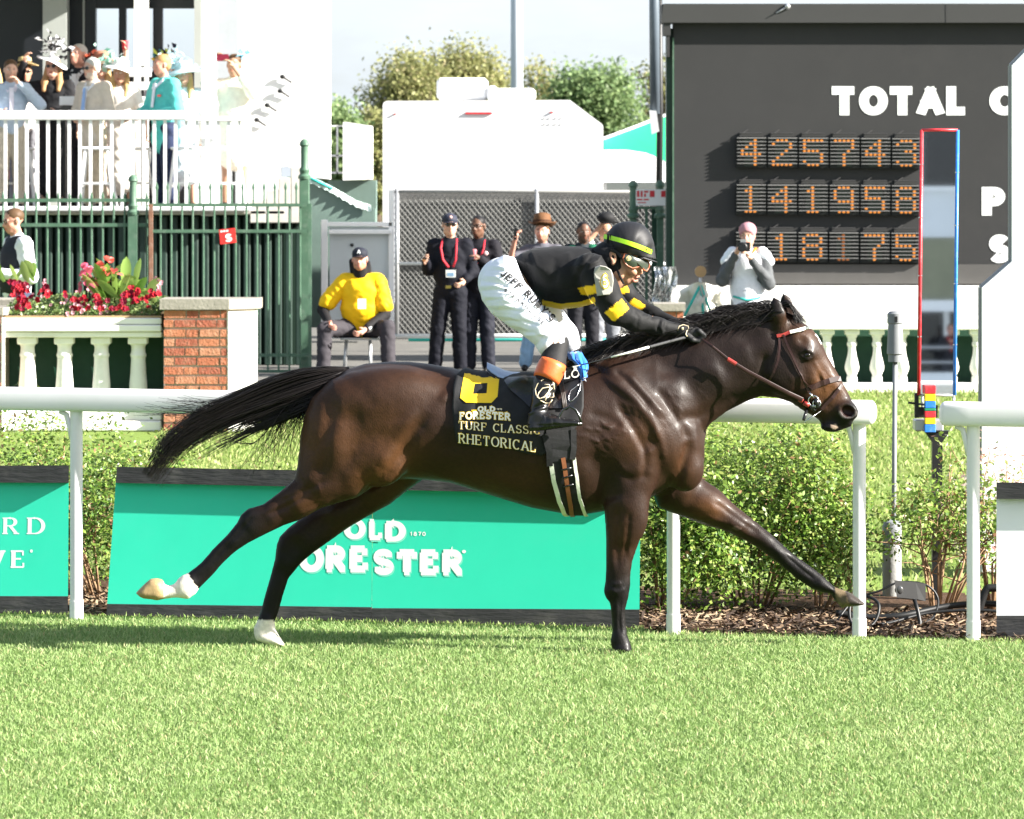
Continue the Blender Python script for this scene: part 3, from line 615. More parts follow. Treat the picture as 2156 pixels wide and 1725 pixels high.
tc_ = MB(); tc_.tube([hp(x, y, 0) for x, y in SP[:10]], [w_/450*.62 for w_ in SW[:9]]+[.01], 12, flat=None)
for i, v in enumerate(tc_.V): tc_.V[i] = (v[0], HY0+(v[1]-HY0)*.55, v[2])
tc_.build('tail_core', M_HAIR, tail, True)
# mane: roots along the crest, swept back by the gallop
CR = np.array([(1668, 660), (1640, 652), (1600, 657), (1550, 668), (1500, 684), (1450, 697), (1400, 706), (1350, 716), (1300, 728), (1262, 742)], float)
S = []
for _ in range(1250):
    t = r.uniform(.6, 8.99); i = int(t); f = t-i; p = CR[i]*(1-f)+CR[i+1]*f; Lg = r.uniform(45, 120); side = r.normal()*.035-.012
    up = r.uniform(0, 1)**2*26*(1 if t < 5 else .55); dn = r.uniform(-6, 26) if r.uniform() < .6 else r.uniform(-16, 6)
    S.append([hp(p[0]+4, p[1]+r.uniform(2, 16), side*.7), hp(p[0]-Lg*.2, p[1]-up*.75-2, side), hp(p[0]-Lg*.6, p[1]-up+Lg*.12+dn*.4, side*1.3), hp(p[0]-Lg, p[1]-up*.4+Lg*.30+dn+r.normal()*4, side*1.5)])
for _ in range(420):                                 # matted locks lying on the near side of the neck
    t = r.uniform(.8, 8.9); i = int(t); f = t-i; p = CR[i]*(1-f)+CR[i+1]*f; Lg = r.uniform(50, 100)
    q = [(p[0], p[1]+4), (p[0]-Lg*.35, p[1]+14+r.uniform(0, 10)), (p[0]-Lg*.7, p[1]+20+r.uniform(0, 14)), (p[0]-Lg, p[1]+22+r.uniform(0, 30))]
    S.append([on(a, b, .006+.004*k, -.03) for k, (a, b) in enumerate(q)])
for _ in range(34):                                  # locks thrown up and back off the crest
    t = r.uniform(1, 6.5); i = int(t); f = t-i; p = CR[i]*(1-f)+CR[i+1]*f; Lg = r.uniform(50, 95); up = r.uniform(8, 26); sd0 = r.normal()*.02
    for _ in range(11):
        j = r.normal(size=6); S.append([hp(p[0]+4+j[0]*3, p[1]+6, sd0), hp(p[0]-Lg*.2+j[1]*2, p[1]-up*.8+j[2], sd0+j[3]*.004), hp(p[0]-Lg*.6, p[1]-up+Lg*.10+j[2]*2, sd0+j[3]*.006), hp(p[0]-Lg+j[4]*4, p[1]-up*.7+Lg*.22+j[5]*2, sd0+j[3]*.008)])
mane = hair(S, .0019, .0005, 'mane', M_HAIR, horse, 8)
S = []
for _ in range(260):
    a = r.uniform(0, 1); b = r.normal()*.02
    S.append([hp(1640+a*16, 641-a*3+r.uniform(-3, 9), b), hp(1655+a*12, 636+a*10+r.normal()*3, b-.01), hp(1670+a*8, 652+a*8+r.normal()*3, b-.02), hp(1684+r.normal()*7, 676+r.normal()*6, b-.03)])
fo = hair(S, .0017, .0005, 'forelock', M_HAIR, horse, 9)

def strap(pts, wpx, m, name, parent, out=.006, th=.003, lat=-.08, dens=10):
    """flat strap lying on the skin along photo positions"""
    Q = []
    for a, b in zip(pts[:-1], pts[1:]):
        n = max(1, int(math.hypot(b[0]-a[0], b[1]-a[1])/dens))
        for i in range(n): Q.append((a[0]+(b[0]-a[0])*i/n, a[1]+(b[1]-a[1])*i/n))
    Q.append(pts[-1]); mb = MB(); C = [on(x, y, out, lat) for x, y in Q]
    V = []; n = len(C)
    for i in range(n):
        t = C[min(i+1, n-1)]-C[max(i-1, 0)]; t /= np.linalg.norm(t)+1e-9
        g = HB.find_nearest(Vector(C[i])); nm = np.array(g[1]) if g[0] is not None else np.array((0, -1., 0))
        if g[0] is None or np.linalg.norm(np.array(g[0])-C[i]) > .05: nm = np.array((0, -1., 0))
        b = np.cross(t, nm); b /= np.linalg.norm(b)+1e-9; nm = np.cross(b, t)
        h = wpx/450/2
        for sg, o in ((-1, 0), (1, 0), (1, th), (-1, th)): V.append(C[i]+b*h*sg+nm*o)
    Fc = [(i*4+k, i*4+(k+1) % 4, i*4+4+(k+1) % 4, i*4+4+k) for i in range(n-1) for k in range(4)]+[(0, 1, 2, 3), (n*4-1, n*4-2, n*4-3, n*4-4)]
    mb.add(V, Fc); return mb.build(name, m, parent)
bridle = strap([(1646, 690), (1652, 712), (1666, 745), (1680, 780), (1703, 826)], 5, M_LEA, 'bridle', horse, .007)
bridle['label'] = 'brown leather racing bridle with white browband and ring bit'
strap([(1640, 700), (1641, 735), (1638, 760), (1629, 785), (1619, 803)], 4.5, M_LEA, 'throat_strap', bridle, .007)
strap([(1649, 704), (1658, 728), (1672, 762), (1690, 800), (1709, 818)], 3, M_LEA, 'cheek_strap', bridle, .012)
strap([(1635, 708), (1648, 705), (1664, 701)], 7, M_LEA2, 'browband_loop', bridle, .010)
bb = strap([(1664, 701), (1680, 698), (1695, 694), (1707, 691)], 7.5, M_PALE, 'browband', bridle, .008, .004)
strap([(1706, 817), (1725, 808), (1745, 802), (1760, 798), (1767, 799)], 11, M_LEA, 'noseband', bridle, .006, .005)
strap([(1771, 811), (1765, 820), (1752, 838), (1738, 852), (1730, 862)], 7, M_LEA, 'flash_strap', bridle, .006)
mb = MB()
for cx, cy, rr in ((1712, 843, 11), (1719, 848, 8)):
    C = [on(cx, cy, .012)+np.array((math.cos(q)*rr/450, 0, math.sin(q)*rr/450)) for q in np.linspace(0, 2*math.pi, 15)]
    mb.tube(C, .0035, 6, caps=False)
mb.tube([on(1703, 826, .014), on(1711, 836, .016)], .005, 6); mb.tube([on(1728, 864, .014), on(1694, 889, .02)], .0035, 6); mb.build('bit_ring', M_STEEL, bridle, True)
mb = MB(); mb.tube([on(1706, 850, .012), on(1716, 862, .014)], .011, 8); mb.tube([on(1716, 838, .012), on(1722, 856, .014)], .012, 8); mb.tube([on(1700, 858, .012), on(1692, 884, .010)], .008, 8); mb.build('bit_cheek', M_BLKL, bridle, True)
mb = MB(); mb.tube([on(1683, 838, .010), on(1691, 842, .012)], .012, 8); mb.tube([on(1693, 845, .012), on(1704, 851, .014)], .012, 8); mb.build('rein_stop', M_LEA2, bridle, True)
def rein_pts(lat0, lat1): return [hp(1470, 706, lat0), hp(1533, 757, lat0-.05 if lat0 < 0 else lat0+.05), hp(1600, 797, lat1), hp(1650, 824, lat1), hp(1690, 843, lat1)]
for lt, nm in ((-.07, 'near'), (.07, 'far')):
    mb = MB(); s_ = -1 if lt < 0 else 1
    mb.tube([hp(1470, 709, s_*.10), hp(1500, 730, s_*.145), hp(1533, 757, s_*.152), hp(1575, 783, s_*.145), hp(1620, 807, s_*.135), hp(1660, 828, s_*.12), hp(1690, 842, s_*.10)], [.0055, .006, .0075, .009, .010, .010, .010], 8, flat=.35, up=(0, 1, 0)); mb.build('rein', M_LEA, bridle)
mb = MB(); mb.tube([hp(1532, 756, -.158), hp(1550, 767, -.158)], .0095, 8, flat=.5, up=(0, 1, 0)); mb.build('rein_grip', M_LEA2, bridle)
# saddle cloth, draped over the back: grid of photo positions
def Z3(u, v): return (934.3+u*.19443, 742.6+v*.19443)
def poly_at(P, t):
    P = np.asarray(P, float); x = t*(len(P)-1); i = min(int(x), len(P)-2); return P[i]+(P[i+1]-P[i])*(x-i)
CL = [(225, 190), (130, 260), (95, 420), (92, 600), (118, 800), (158, 985)]; CRt = [(1500, 215), (1516, 420), (1512, 600), (1470, 760), (1340, 920), (1060, 1110)]
NU, NV = 56, 40; G = {}
def drape(px, py, out):
    for dy in range(0, 60, 3):
        p = skin(px, py+dy, out)
        if p is not None: return p+np.array((0, .03 if dy else 0, 0))
    return hp(px, py, -.2)
V = []
for j in range(NV+1):
    for i in range(NU+1):
        u, v = i/NU, j/NV; a = poly_at(CL, v); b = poly_at(CRt, v); q = a+(b-a)*u
        q[1] += (1-v)*(-26*math.sin(math.pi*min(1, u*1.3))*0)+v*(math.sin(u*9)*7-18*math.sin(math.pi*u))
        fold = .004*math.sin(q[0]*.021+q[1]*.013)*(.3+v)+.010*math.exp(-((q[0]*.6+q[1]*.8-760-.0*q[1])/55)**2)*math.exp(-((q[0]-760)/190)**2)
        V.append(drape(*Z3(*q), .012+fold))
Fc = [(j*(NU+1)+i, j*(NU+1)+i+1, (j+1)*(NU+1)+i+1, (j+1)*(NU+1)+i) for j in range(NV) for i in range(NU)]
cloth = mesh_obj('saddle_cloth', V, np.array(Fc)[:, ::-1], M_BLKC, horse, True)
md = cloth.modifiers.new('thick', 'SOLIDIFY'); md.thickness = .004; md.offset = 0
CB = BVHTree.FromPolygons([Vector(v) for v in V], [tuple(f) for f in Fc])
def on_cloth(u, v, out):
    px, py = Z3(u, v); o = Vector((0, 0, CH)); d = (Vector(at(px, py, HY0))-o).normalized(); h = CB.ray_cast(o, d)
    p = np.array(h[0]) if h[0] is not None else drape(px, py, .012)
    return p+np.array((0, -out, .0))
def cloth_text(txt, x0, y0, x1, y1, cap, name, bow=0, **kw):
    """cap height in crop pixels, baseline from (x0, y0) to (x1, y1)"""
    W_ = text_width(txt, kw.get('thick', .16), kw.get('space', .12), kw.get('widen', 1))
    def f(base):
        def fn(x, y, k):
            t = x/W_; return on_cloth(x0+(x1-x0)*t, y0+(y1-y0)*t-y*cap+bow*math.sin(math.pi*t), base+k*2e-5)
        return fn
    o = text_mesh(txt, f(.0045), grow=kw.pop('edge', .045), **kw).build(name, M_GOLD, cloth)
    text_mesh(txt, f(.0065), grow=-.012, **kw).build(name, M_PALE, cloth); return o
cloth_text('FORESTER', 172, 728, 728, 737, 84, 'lettering', -12, thick=.25, thin=.2, serif=.14, space=.05, edge=.05, sub=.2)
cloth_text('OLD', 366, 640, 562, 640, 58, 'lettering', -2, thick=.3, thin=.24, serif=.16, space=.06, edge=.05, sub=.2)
cloth_text('1870', 574, 620, 632, 622, 18, 'lettering', thick=.2, space=.1, sub=.3)
cloth_text('TURF CLASSIC', 158, 826, 1050, 886, 88, 'lettering', 4, thick=.15, thin=.06, serif=.13, space=.13, edge=.025, sub=.2)
cloth_text('RHETORICAL', 162, 978, 1005, 1078, 106, 'lettering', -6, thick=.16, thin=.06, serif=.14, space=.1, edge=.025, sub=.2)
mb = MB()
for k in range(5): mb.add([on_cloth(302+k*12, 618, .005), on_cloth(310+k*12, 618, .005), on_cloth(310+k*12, 636, .005), on_cloth(302+k*12, 636, .005)], [(0, 1, 2, 3)])
mb.build('lettering', M_GOLD, cloth)
OUT = [(228, 208), (300, 200), (372, 192), (356, 222), (450, 222), (545, 225), (602, 265), (592, 370), (582, 475), (515, 545), (380, 543), (240, 541), (178, 490), (192, 400), (207, 320), (217, 262)]
INN = [(335, 338), (360, 336), (400, 333), (440, 330), (474, 328), (472, 345), (470, 365), (468, 395), (464, 440), (425, 441), (390, 442), (355, 444), (318, 446), (322, 415), (326, 390), (331, 360)]
mb = MB(); K = 6; V = []
def resamp(P, n, st):
    P = np.array(P+[P[0]], float); L_ = np.r_[0, np.cumsum(np.linalg.norm(np.diff(P, axis=0), axis=1))]; s_ = np.linspace(0, L_[-1], n, endpoint=False)
    Q = np.stack([np.interp(s_, L_, P[:, k]) for k in (0, 1)], 1)
    return Q
co = np.array((400, 385.)); A = resamp(OUT, 240, 0); B = resamp(INN, 240, 0)
def order(Q):
    a = np.arctan2(Q[:, 1]-co[1], Q[:, 0]-co[0]); return Q[np.argsort(a)]
A, B = order(A), order(B); n = 240
for k in range(K+1):
    for i in range(n): q = A[i]+(B[i]-A[i])*k/K; V.append(on_cloth(q[0], q[1], .006))
mb.add(V, [(k*n+i, k*n+(i+1) % n, (k+1)*n+(i+1) % n, (k+1)*n+i) for k in range(K) for i in range(n)]); mb.build('number', M_GOLD, cloth)
# saddle
sad = MB(); PR = [(468, 118), (515, 138), (590, 172), (660, 204), (740, 220), (850, 224), (960, 238), (1100, 246), (1250, 240), (1380, 222), (1470, 205)]
TP = [hp(*Z3(*p), 0) for p in PR]
def slab(mb, P, hw, th, n=8, drop=.035):
    V = []; m = len(P)
    for i, p in enumerate(P):
        w_ = hw[i]
        for k in range(n+1):
            s_ = -1+2*k/n; V.append(p+np.array((0, s_*w_, -drop*s_*s_*w_/.12)))
        for k in range(n, -1, -1):
            s_ = -1+2*k/n; V.append(p+np.array((0, s_*w_, -drop*s_*s_*w_/.12-th)))
    q = 2*n+2
    Fc = [(i*q+k, (i+1)*q+k, (i+1)*q+(k+1) % q, i*q+(k+1) % q) for i in range(m-1) for k in range(q)]+[tuple(range(q)), tuple(range((m-1)*q+q-1, (m-1)*q-1, -1))]
    mb.add(V, Fc)
slab(sad, [p-np.array((0, 0, .006)) for p in TP], [.075, .10, .12, .125, .12, .11, .10, .10, .11, .10, .06], .018)
saddle = sad.build('saddle', M_BLKL, horse, True); saddle['label'] = 'small racing saddle with pale blue seat'
top = MB(); slab(top, [p+np.array((0, 0, .006)) for p in TP[:9]], [.070, .096, .116, .121, .116, .106, .096, .09, .08], .008); top.build('seat', mat('pale_blue_vinyl', (.33, .42, .60), .35, .5), saddle, True)
# flap below the saddle, lying on the cloth
V = []; NU2, NV2 = 22, 22; FL_ = [(700, 262), (650, 300), (720, 400), (860, 520), (940, 600)]; FR_ = [(1490, 225), (1492, 330), (1480, 430), (1440, 540), (1380, 600)]
for j in range(NV2+1):
    for i in range(NU2+1):
        a = poly_at(FL_, j/NV2); b = poly_at(FR_, j/NV2); q = a+(b-a)*i/NU2; V.append(on_cloth(q[0], q[1], .012))
mesh_obj('flap', V, np.array([(j*(NU2+1)+i, (j+1)*(NU2+1)+i, (j+1)*(NU2+1)+i+1, j*(NU2+1)+i+1) for j in range(NV2) for i in range(NU2)]), M_BLKL, saddle, True)
mb = MB()
for off, q in ((0, [(1238, 240), (1255, 330), (1272, 430), (1285, 520), (1295, 600)]), (22, [(1268, 240), (1288, 330), (1305, 430), (1318, 520), (1325, 600)]), (8, [(1252, 240), (1270, 330), (1288, 430), (1300, 520), (1312, 600)])):
    mb.tube([on_cloth(a, b, .022) for a, b in q], .0045, 6)
mb.build('stirrup_leather', mat('worn_leather', (.06, .05, .045), .45, .4), saddle, True)
mb = MB(); mb.tube([on_cloth(a, b, .017) for a, b in [(1484, 240), (1488, 300), (1475, 390), (1440, 470), (1390, 520), (1358, 528), (1348, 480), (1375, 410), (1440, 360), (1478, 330)]], .0022, 5); mb.build('piping', M_STEEL, saddle, True)
text_mesh('LO', lambda x, y, k: on_cloth(1306+x*95, 285-x*12-y*88, .018+k*2e-5), thick=.15, thin=.13, serif=.12, space=.05, sub=.15).build('lettering', M_PALE, saddle)
# blue cloth over the withers
V = []; BLp = [(1338, -10), (1350, 70), (1425, 110), (1480, 175), (1500, 250)]; BRp = [(1490, -20), (1524, 60), (1534, 140), (1540, 220), (1536, 292)]
for j in range(13):
    for i in range(9):
        a = poly_at(BLp, j/12); b = poly_at(BRp, j/12); q = a+(b-a)*i/8; p = Z3(*q)
        V.append(hp(p[0], p[1], -.13-.16*(j/12)**.6+.012*math.sin(i*1.9+j*.3)-.02*math.sin(math.pi*i/8)))
o = mesh_obj('withers_cloth', V, np.array([(j*9+i, (j+1)*9+i, (j+1)*9+i+1, j*9+i+1) for j in range(12) for i in range(8)]), M_BLUE, horse, True); md = o.modifiers.new('thick', 'SOLIDIFY'); md.thickness = .02
# girth
girth = strap([(1170, 905), (1172, 930), (1185, 1000), (1200, 1050), (1214, 1084)], 46, M_BLKC, 'girth', horse, .010, .005)
strap([(1160, 975), (1166, 1010), (1178, 1050), (1193, 1086)], 9, M_WEB, 'girth_edge', girth, .018, .004); strap([(1207, 962), (1212, 1000), (1220, 1045), (1235, 1086)], 7, M_WEB, 'girth_edge', girth, .018, .004)
strap([(1146, 915), (1156, 950), (1157, 978)], 13, M_BLKC, 'girth_sleeve', girth, .022, .004); strap([(1206, 905), (1206, 940), (1203, 965)], 12, M_BLKC, 'girth_sleeve', girth, .022, .004); strap([(1175, 900), (1178, 940), (1182, 968)], 52, M_BLKC, 'girth_sleeve', girth, .016, .004)
strap([(1184, 962), (1190, 1000), (1197, 1040), (1206, 1087)], 9, mat('girth_leather', (.20, .07, .03), .5, .4), 'girth_strap', girth, .020, .004)
mb = MB()
for x, y in ((1192, 984), (1193, 1000), (1196, 1017)): mb.tube([on(x-11, y+2, .026), on(x+10, y-3, .026)], .0035, 6)
mb.build('girth_buckle', M_BLKL, girth, True)
# stirrup iron
mb = MB(); st = [Z3(*p) for p in [(1268, 770), (1248, 700), (1290, 620), (1365, 578), (1430, 620), (1470, 690), (1492, 765)]]
mb.tube([hp(a, b, -.40) for a, b in st], .006, 8); mb.tube([hp(*Z3(1268, 785), -.40), hp(*Z3(1498, 770), -.40)], .009, 8); mb.build('stirrup', mat('dark_steel', (.10, .10, .105), .25, .5, metal=1), saddle, True)
# ================================================================ people: shared builders
def basis(f, u):
    """rows: forward, side, up of a head or hand frame"""
    f = np.asarray(f, float); f = f/np.linalg.norm(f); u = np.asarray(u, float); u = u-f*np.dot(u, f); u /= np.linalg.norm(u)
    return np.stack([f, np.cross(u, f), u])
def head_field(fl, c, B, s=1.0, k=.012, jaw=1.0, mouth=.0, big=0):
    """a head about .235 m high: c is the middle of the skull at eye height, B its frame (forward, side, up)"""
    def P(f, sd, u): return np.asarray(c)+s*(B[0]*f+B[1]*sd+B[2]*u)
    fl.ell(P(-.012, 0, .040), (.096*s, .076*s, .080*s), k, B)                # skull
    fl.ell(P(.022, 0, -.035), (.066*s, .060*s*jaw, .085*s), .03, B)          # face
    fl.ell(P(.045, 0, -.088), (.036*s, .034*s*jaw, .030*s), .025, B)         # chin
    for sd in (-1, 1):
        fl.ell(P(.052, sd*.036, -.030), (.026*s, .022*s, .018*s), .02, B)    # cheekbone
        fl.ell(P(-.005, sd*.052, -.065), (.03*s, .014*s*jaw, .03*s), .03, B) # jaw angle
        fl.ell(P(.088, sd*.031, .006), (.020*s, .019*s, .013*s), .012, B, cut=True)
        fl.ell(P(.074, sd*.031, .004), (.014*s, .015*s, .010*s), .006, B)    # lids
        fl.cone(P(.080, sd*.050, .020), .007*s, P(.088, sd*.014, .022), .009*s, .012)
        fl.ell(P(-.008, sd*.080, -.006), (.020*s, .009*s, .033*s), .008, B); fl.ell(P(-.004, sd*.088, -.004), (.011*s, .006*s, .018*s), .005, B, cut=True)
    fl.cone(P(.084, 0, .012), .009*s, P(.108, 0, -.032), .013*s, .012)       # nose
    fl.ell(P(.094, .011*s, -.038), (.012*s, .010*s, .009*s), .008, B); fl.ell(P(.094, -.011*s, -.038), (.012*s, .010*s, .009*s), .008, B)
    fl.cone(P(.083, -.017, -.060), .006*s, P(.090, 0, -.058), .009*s, .008); fl.cone(P(.090, 0, -.058), .009*s, P(.083, .017, -.060), .006*s, .008)
    fl.cone(P(.082, -.014, -.074), .007*s, P(.087, 0, -.075), .010*s, .008); fl.cone(P(.087, 0, -.075), .010*s, P(.082, .014, -.074), .007*s, .008)
    if mouth: fl.ell(P(.085, 0, -.068-mouth*.2), (.02*s, .018*s, .006*s+mouth), .006, B, cut=True)
def head_colors(V, C, c, B, s, skin_c, lip=(.34, .10, .085), brow=(.05, .03, .02), beard=None):
    q = (V-np.asarray(c))/s; f, sd, u = q@B[0], q@B[1], q@B[2]; front = f > .04
    hd = (np.abs(u) < .16)*(np.abs(sd) < .1)*(np.abs(f) < .16)
    def put(mask, col, a=1.0): C[mask] = C[mask]*(1-a)+np.array(col)*a
    if beard is not None: put(hd & (f > .0) & (u < -.048) & (u > -.14) & (np.abs(sd) > -.1) & ~((f > .075) & (u > -.085) & (u < -.05) & (np.abs(sd) < .022)), beard, .55)
    put(hd & front & (((u+.067)/.013)**2+(sd/.024)**2 < 1), lip, .8)
    put(hd & front & (((u-.003)/.0075)**2+((np.abs(sd)-.031)/.0135)**2 < 1), (.75, .72, .68), .8)
    put(hd & front & (((u-.003)/.0075)**2+((np.abs(sd)-.031)/.0065)**2 < 1), (.02, .012, .01))
    put(hd & front & (((u-.0255-.1*np.abs(np.abs(sd)-.03))/.005)**2+((np.abs(sd)-.032)/.02)**2 < 1), brow, .85)
    put(hd & front & (u < .0) & (u > -.05) & (np.abs(sd) > .02), np.array(skin_c)*np.array((1.12, .92, .9)), .5)
SKIN = {'fair': (.56, .33, .24), 'tan': (.42, .23, .15), 'brown': (.13, .065, .04), 'red': (.60, .30, .22)}
M_SKIN = mat('skin', (.5, .3, .2), .5, .35, attr='Col', noise=(90, .06), bump=(160, .03))
M_LENS = mat('dark_lens', (.008, .008, .010), .08, .6, coat=.5)
_clothm = {}
def cloth_mat(col, rough=.8, key=None):
    k = (tuple(round(c, 3) for c in col), rough)
    if k not in _clothm: _clothm[k] = mat('cloth', col, rough, .2, noise=(18, .10), bump=(22, .3))
    return _clothm[k]
def smooth_path(P, n=3):
    return P
def finger_tubes(mb, wrist, d, palm_n, side, s=1.0, curl=.5, spread=.25):
    """five bent tapered fingers on a palm: d points along the fingers, palm_n out of the palm, side towards the thumb"""
    d, palm_n, side = [np.asarray(v, float)/np.linalg.norm(v) for v in (d, palm_n, side)]
    k0 = np.asarray(wrist)+d*.085*s
    for i, (L_, o) in enumerate(zip((.072, .080, .074, .058), (.030, .010, -.010, -.030))):
        a = np.asarray(wrist)+d*.05*s+side*o*s*.7; b = k0+side*o*s; c1 = curl*.9; c2 = curl*2.0
        dd = d+side*o*spread*6; m_ = b+(dd*math.cos(c1)+palm_n*math.sin(c1))*L_*.5*s; e_ = m_+(dd*math.cos(c2)+palm_n*math.sin(c2))*L_*.5*s
        mb.tube([a, b, m_, e_], [.010*s, .0095*s, .0085*s, .006*s], 6)
    t0 = np.asarray(wrist)+d*.02*s+side*.022*s; t1 = t0+(d*.5+side*.7+palm_n*.25)*.045*s; t2 = t1+(d*.75+side*.25+palm_n*.5*(.4+curl))*.035*s
    mb.tube([t0, t1, t2], [.014*s, .0105*s, .007*s], 6)
def merge(V, Q, mb):
    n = len(V); V2 = np.concatenate([V, np.array(mb.V)]) if mb.V else V
    return V2, [tuple(q) for q in Q]+[tuple(i+n for i in f) for f in mb.F]
def blob(name, prims, m, parent, h=.012, k=.02, smooth=2, colors=None, extra=None, cuts=(), folds=0):
    """prims: ('c', a, ra, b, rb[, lat]) cones and ('e', centre, radii[, basis]) ellipsoids blended into one skin"""
    lo = np.full(3, 1e9); hi = -lo
    for p in prims:
        if p[0] == 'c':
            R = max(p[2], p[4])*max(1, p[5] if len(p) > 5 else 1); lo = np.minimum(lo, np.minimum(p[1], p[3])-R); hi = np.maximum(hi, np.maximum(p[1], p[3])+R)
        elif p[0] == 'e': R = max(p[2]); lo = np.minimum(lo, np.array(p[1])-R); hi = np.maximum(hi, np.array(p[1])+R)
        elif p[0] == 'h': lo = np.minimum(lo, np.array(p[1])-.17*p[3]); hi = np.maximum(hi, np.array(p[1])+.17*p[3])
    f = Field(lo-3*h-k*.3, hi+3*h+k*.3, h)
    for p in prims:
        if p[0] == 'c': f.cone(p[1], p[2], p[3], p[4], k, p[5] if len(p) > 5 else 1)
        elif p[0] == 'e': f.ell(p[1], p[2], k, p[3] if len(p) > 3 else None)
        elif p[0] == 'h': head_field(f, p[1], p[2], p[3], .012, p[4] if len(p) > 4 else 1, p[5] if len(p) > 5 else 0)
    for p in cuts:
        if p[0] == 'e': f.ell(p[1], p[2], .008, p[3] if len(p) > 3 else None, cut=True)
        else: f.cone(p[1], p[2], p[3], p[4], .008, cut=True)
    V, Q = f.mesh(smooth)
    if folds:                                        # soft cloth folds
        N = vnormals(V, Q); w = np.array([mnoise.noise(Vector((v[0]*6, v[1]*6, v[2]*9+v[0]*5)))+.5*mnoise.noise(Vector((v[0]*14+5, v[1]*14, v[2]*20))) for v in V])
        V = V+N*(np.abs(w)*1.6-.45)[:, None]*folds
    if extra is not None and extra.V: V, Q = merge(V, Q, extra)
    Cc = colors(V) if colors is not None else None
    return mesh_obj(name, V, Q, m, parent, True, colors=Cc)
# ================================================================ the jockey
M_SILK = mat('racing_silks', (.01, .01, .011), .68, .2, attr='Col', noise=(8, .15), bump=(16, .22), sheen=.04)
M_BREECH = mat('white_breeches', (.74, .76, .82), .6, .3, bump=(9, .12), bumpscale=(.25, 1, 1.6))
M_HELM = mat('helmet_cover', (.012, .012, .014), .55, .3, noise=(120, .2), bump=(260, .05))
M_LIME = mat('lime_band', (.42, .78, .03), .5, .3); M_ORANGE = mat('orange_leather', (.62, .12, .03), .42, .4, noise=(12, .12), bump=(30, .12))
M_BOOT = mat('polished_boot', (.006, .006, .0065), .30, .35, coat=.12, bump=(14, .05))
M_RUBB = mat('clear_vinyl', (.30, .29, .26), .3, .5)
jk = thing('person', 'jockey in black and yellow silks crouched over the racehorse, white breeches', 'person', hp(1120, 720))
def Z2(u, v): return (1227.7+u*.1736, 449.2+v*.1736)
def Z5(u, v): return (838.5+u*.33335, 419.2+v*.33335)
def J(px, py, lat): return hp(px, py, lat)
# body: head, neck and the limbs inside the clothes, one continuous skin
f = Field(hp(1000, 905, -.42)-np.array((0, .0, 0)), hp(1492, 470, .30), .0085)
def bone(a, ra, b, rb, k=.02): f.cone(J(*a), ra, J(*b), rb, k)
bone((1100, 590, 0), .06, (1225, 575, 0), .10, .04); bone((1245, 565, 0), .07, (1302, 560, 0), .052, .03)
for sd in (-1, 1):
    bone((1070, 610, sd*.07), .06, (1170 if sd < 0 else 1200, 722, sd*.22), .05); 
    bone((1170 if sd < 0 else 1200, 722, sd*.22), .045, (1135 if sd < 0 else 1150, 880, sd*.36), .03)
    bone((1245, 580, sd*.15), .045, (1298 if sd < 0 else 1335, 655 if sd < 0 else 640, sd*.19), .035); bone((1298 if sd < 0 else 1335, 655 if sd < 0 else 640, sd*.19), .034, (1425, 694 if sd < 0 else 682, sd*.075), .022)
bV, bQ = f.mesh(1)
# head at finer grain: traced side view plus features
hf = Field(hp(1262, 618, -.14), hp(1375, 474, .14), .0038)
HEADP = [Z2(*p) for p in [(330, 360), (420, 260), (560, 230), (690, 280), (770, 380), (805, 480), (800, 560), (770, 610), (745, 660), (722, 700), (712, 722), (690, 738), (668, 738), (668, 752), (655, 765), (655, 790), (643, 805), (632, 830), (600, 842), (575, 862), (540, 878), (505, 868), (470, 835), (425, 790), (392, 750), (350, 700), (310, 640), (290, 520), (300, 420)]]
hf.puff(xz(HEADP), [(J(px_, py_, 0)[0], J(px_, py_, 0)[2], w_, r_/450, HY0) for px_, py_, w_, r_ in
 [(1305, 520, .074, 40), (1340, 515, .066, 36), (1300, 565, .066, 34), (1325, 560, .062, 30), (1345, 556, .050, 20), (1330, 582, .040, 24), (1318, 592, .036, 18), (1340, 583, .026, 12), (1351, 569, .018, 10)]], .008)
for sd in (-1, 1):
    hf.ell(J(1329, 569, sd*.048), (.032, .020, .020), .02, rot(-40))                    # cheekbone
    hf.ell(J(1300, 575, sd*.052), (.035, .018, .022), .02, rot(-35))                    # jaw
    hf.ell(J(1290, 541, sd*.077), (.018, .012, .032), .008, rot(15)); hf.ell(J(1292, 541, sd*.088), (.010, .008, .020), .006, rot(15), cut=True); hf.ell(J(1290, 555, sd*.08), (.010, .008, .010), .008)
    hf.ell(J(1347, 574, sd*.012), (.015, .011, .010), .008)                             # nostril wing
    hf.ell(J(1345, 577, sd*.011), (.005, .004, .004), .003, cut=True)
    hf.cone(J(1333, 577, sd*.036), .003, J(1326, 590, sd*.036), .003, .008, cut=True)    # cheek fold
hf.cone(J(1340, 584, -.024), .007, J(1343, 582.5, 0), .008, .006); hf.cone(J(1343, 582.5, 0), .008, J(1340, 584, .024), .007, .006)
hf.cone(J(1335, 592, -.022), .0075, J(1339, 590.5, 0), .009, .006); hf.cone(J(1339, 590.5, 0), .009, J(1335, 592, .022), .0075, .006)
hf.ell(J(1339, 587.5, 0), (.016, .024, .0042), .003, rot(20), cut=True)
hf.cone(J(1292, 590, 0), .050, J(1300, 558, 0), .052, .03)
hV, hQ = hf.mesh(1)
V = np.concatenate([bV, hV]); Q = np.concatenate([bQ, hQ+len(bV)])
C = np.tile(np.array((.40, .215, .135)), (len(V), 1)); PXj = back_px(V)
nz_ = np.array([mnoise.noise(Vector(v*45)) for v in V]); C *= (1+.09*nz_[:, None])
def jm(cx, cy, rx, ry): return np.exp(-((PXj[:, 0]-cx)/rx)**2-((PXj[:, 1]-cy)/ry)**2)
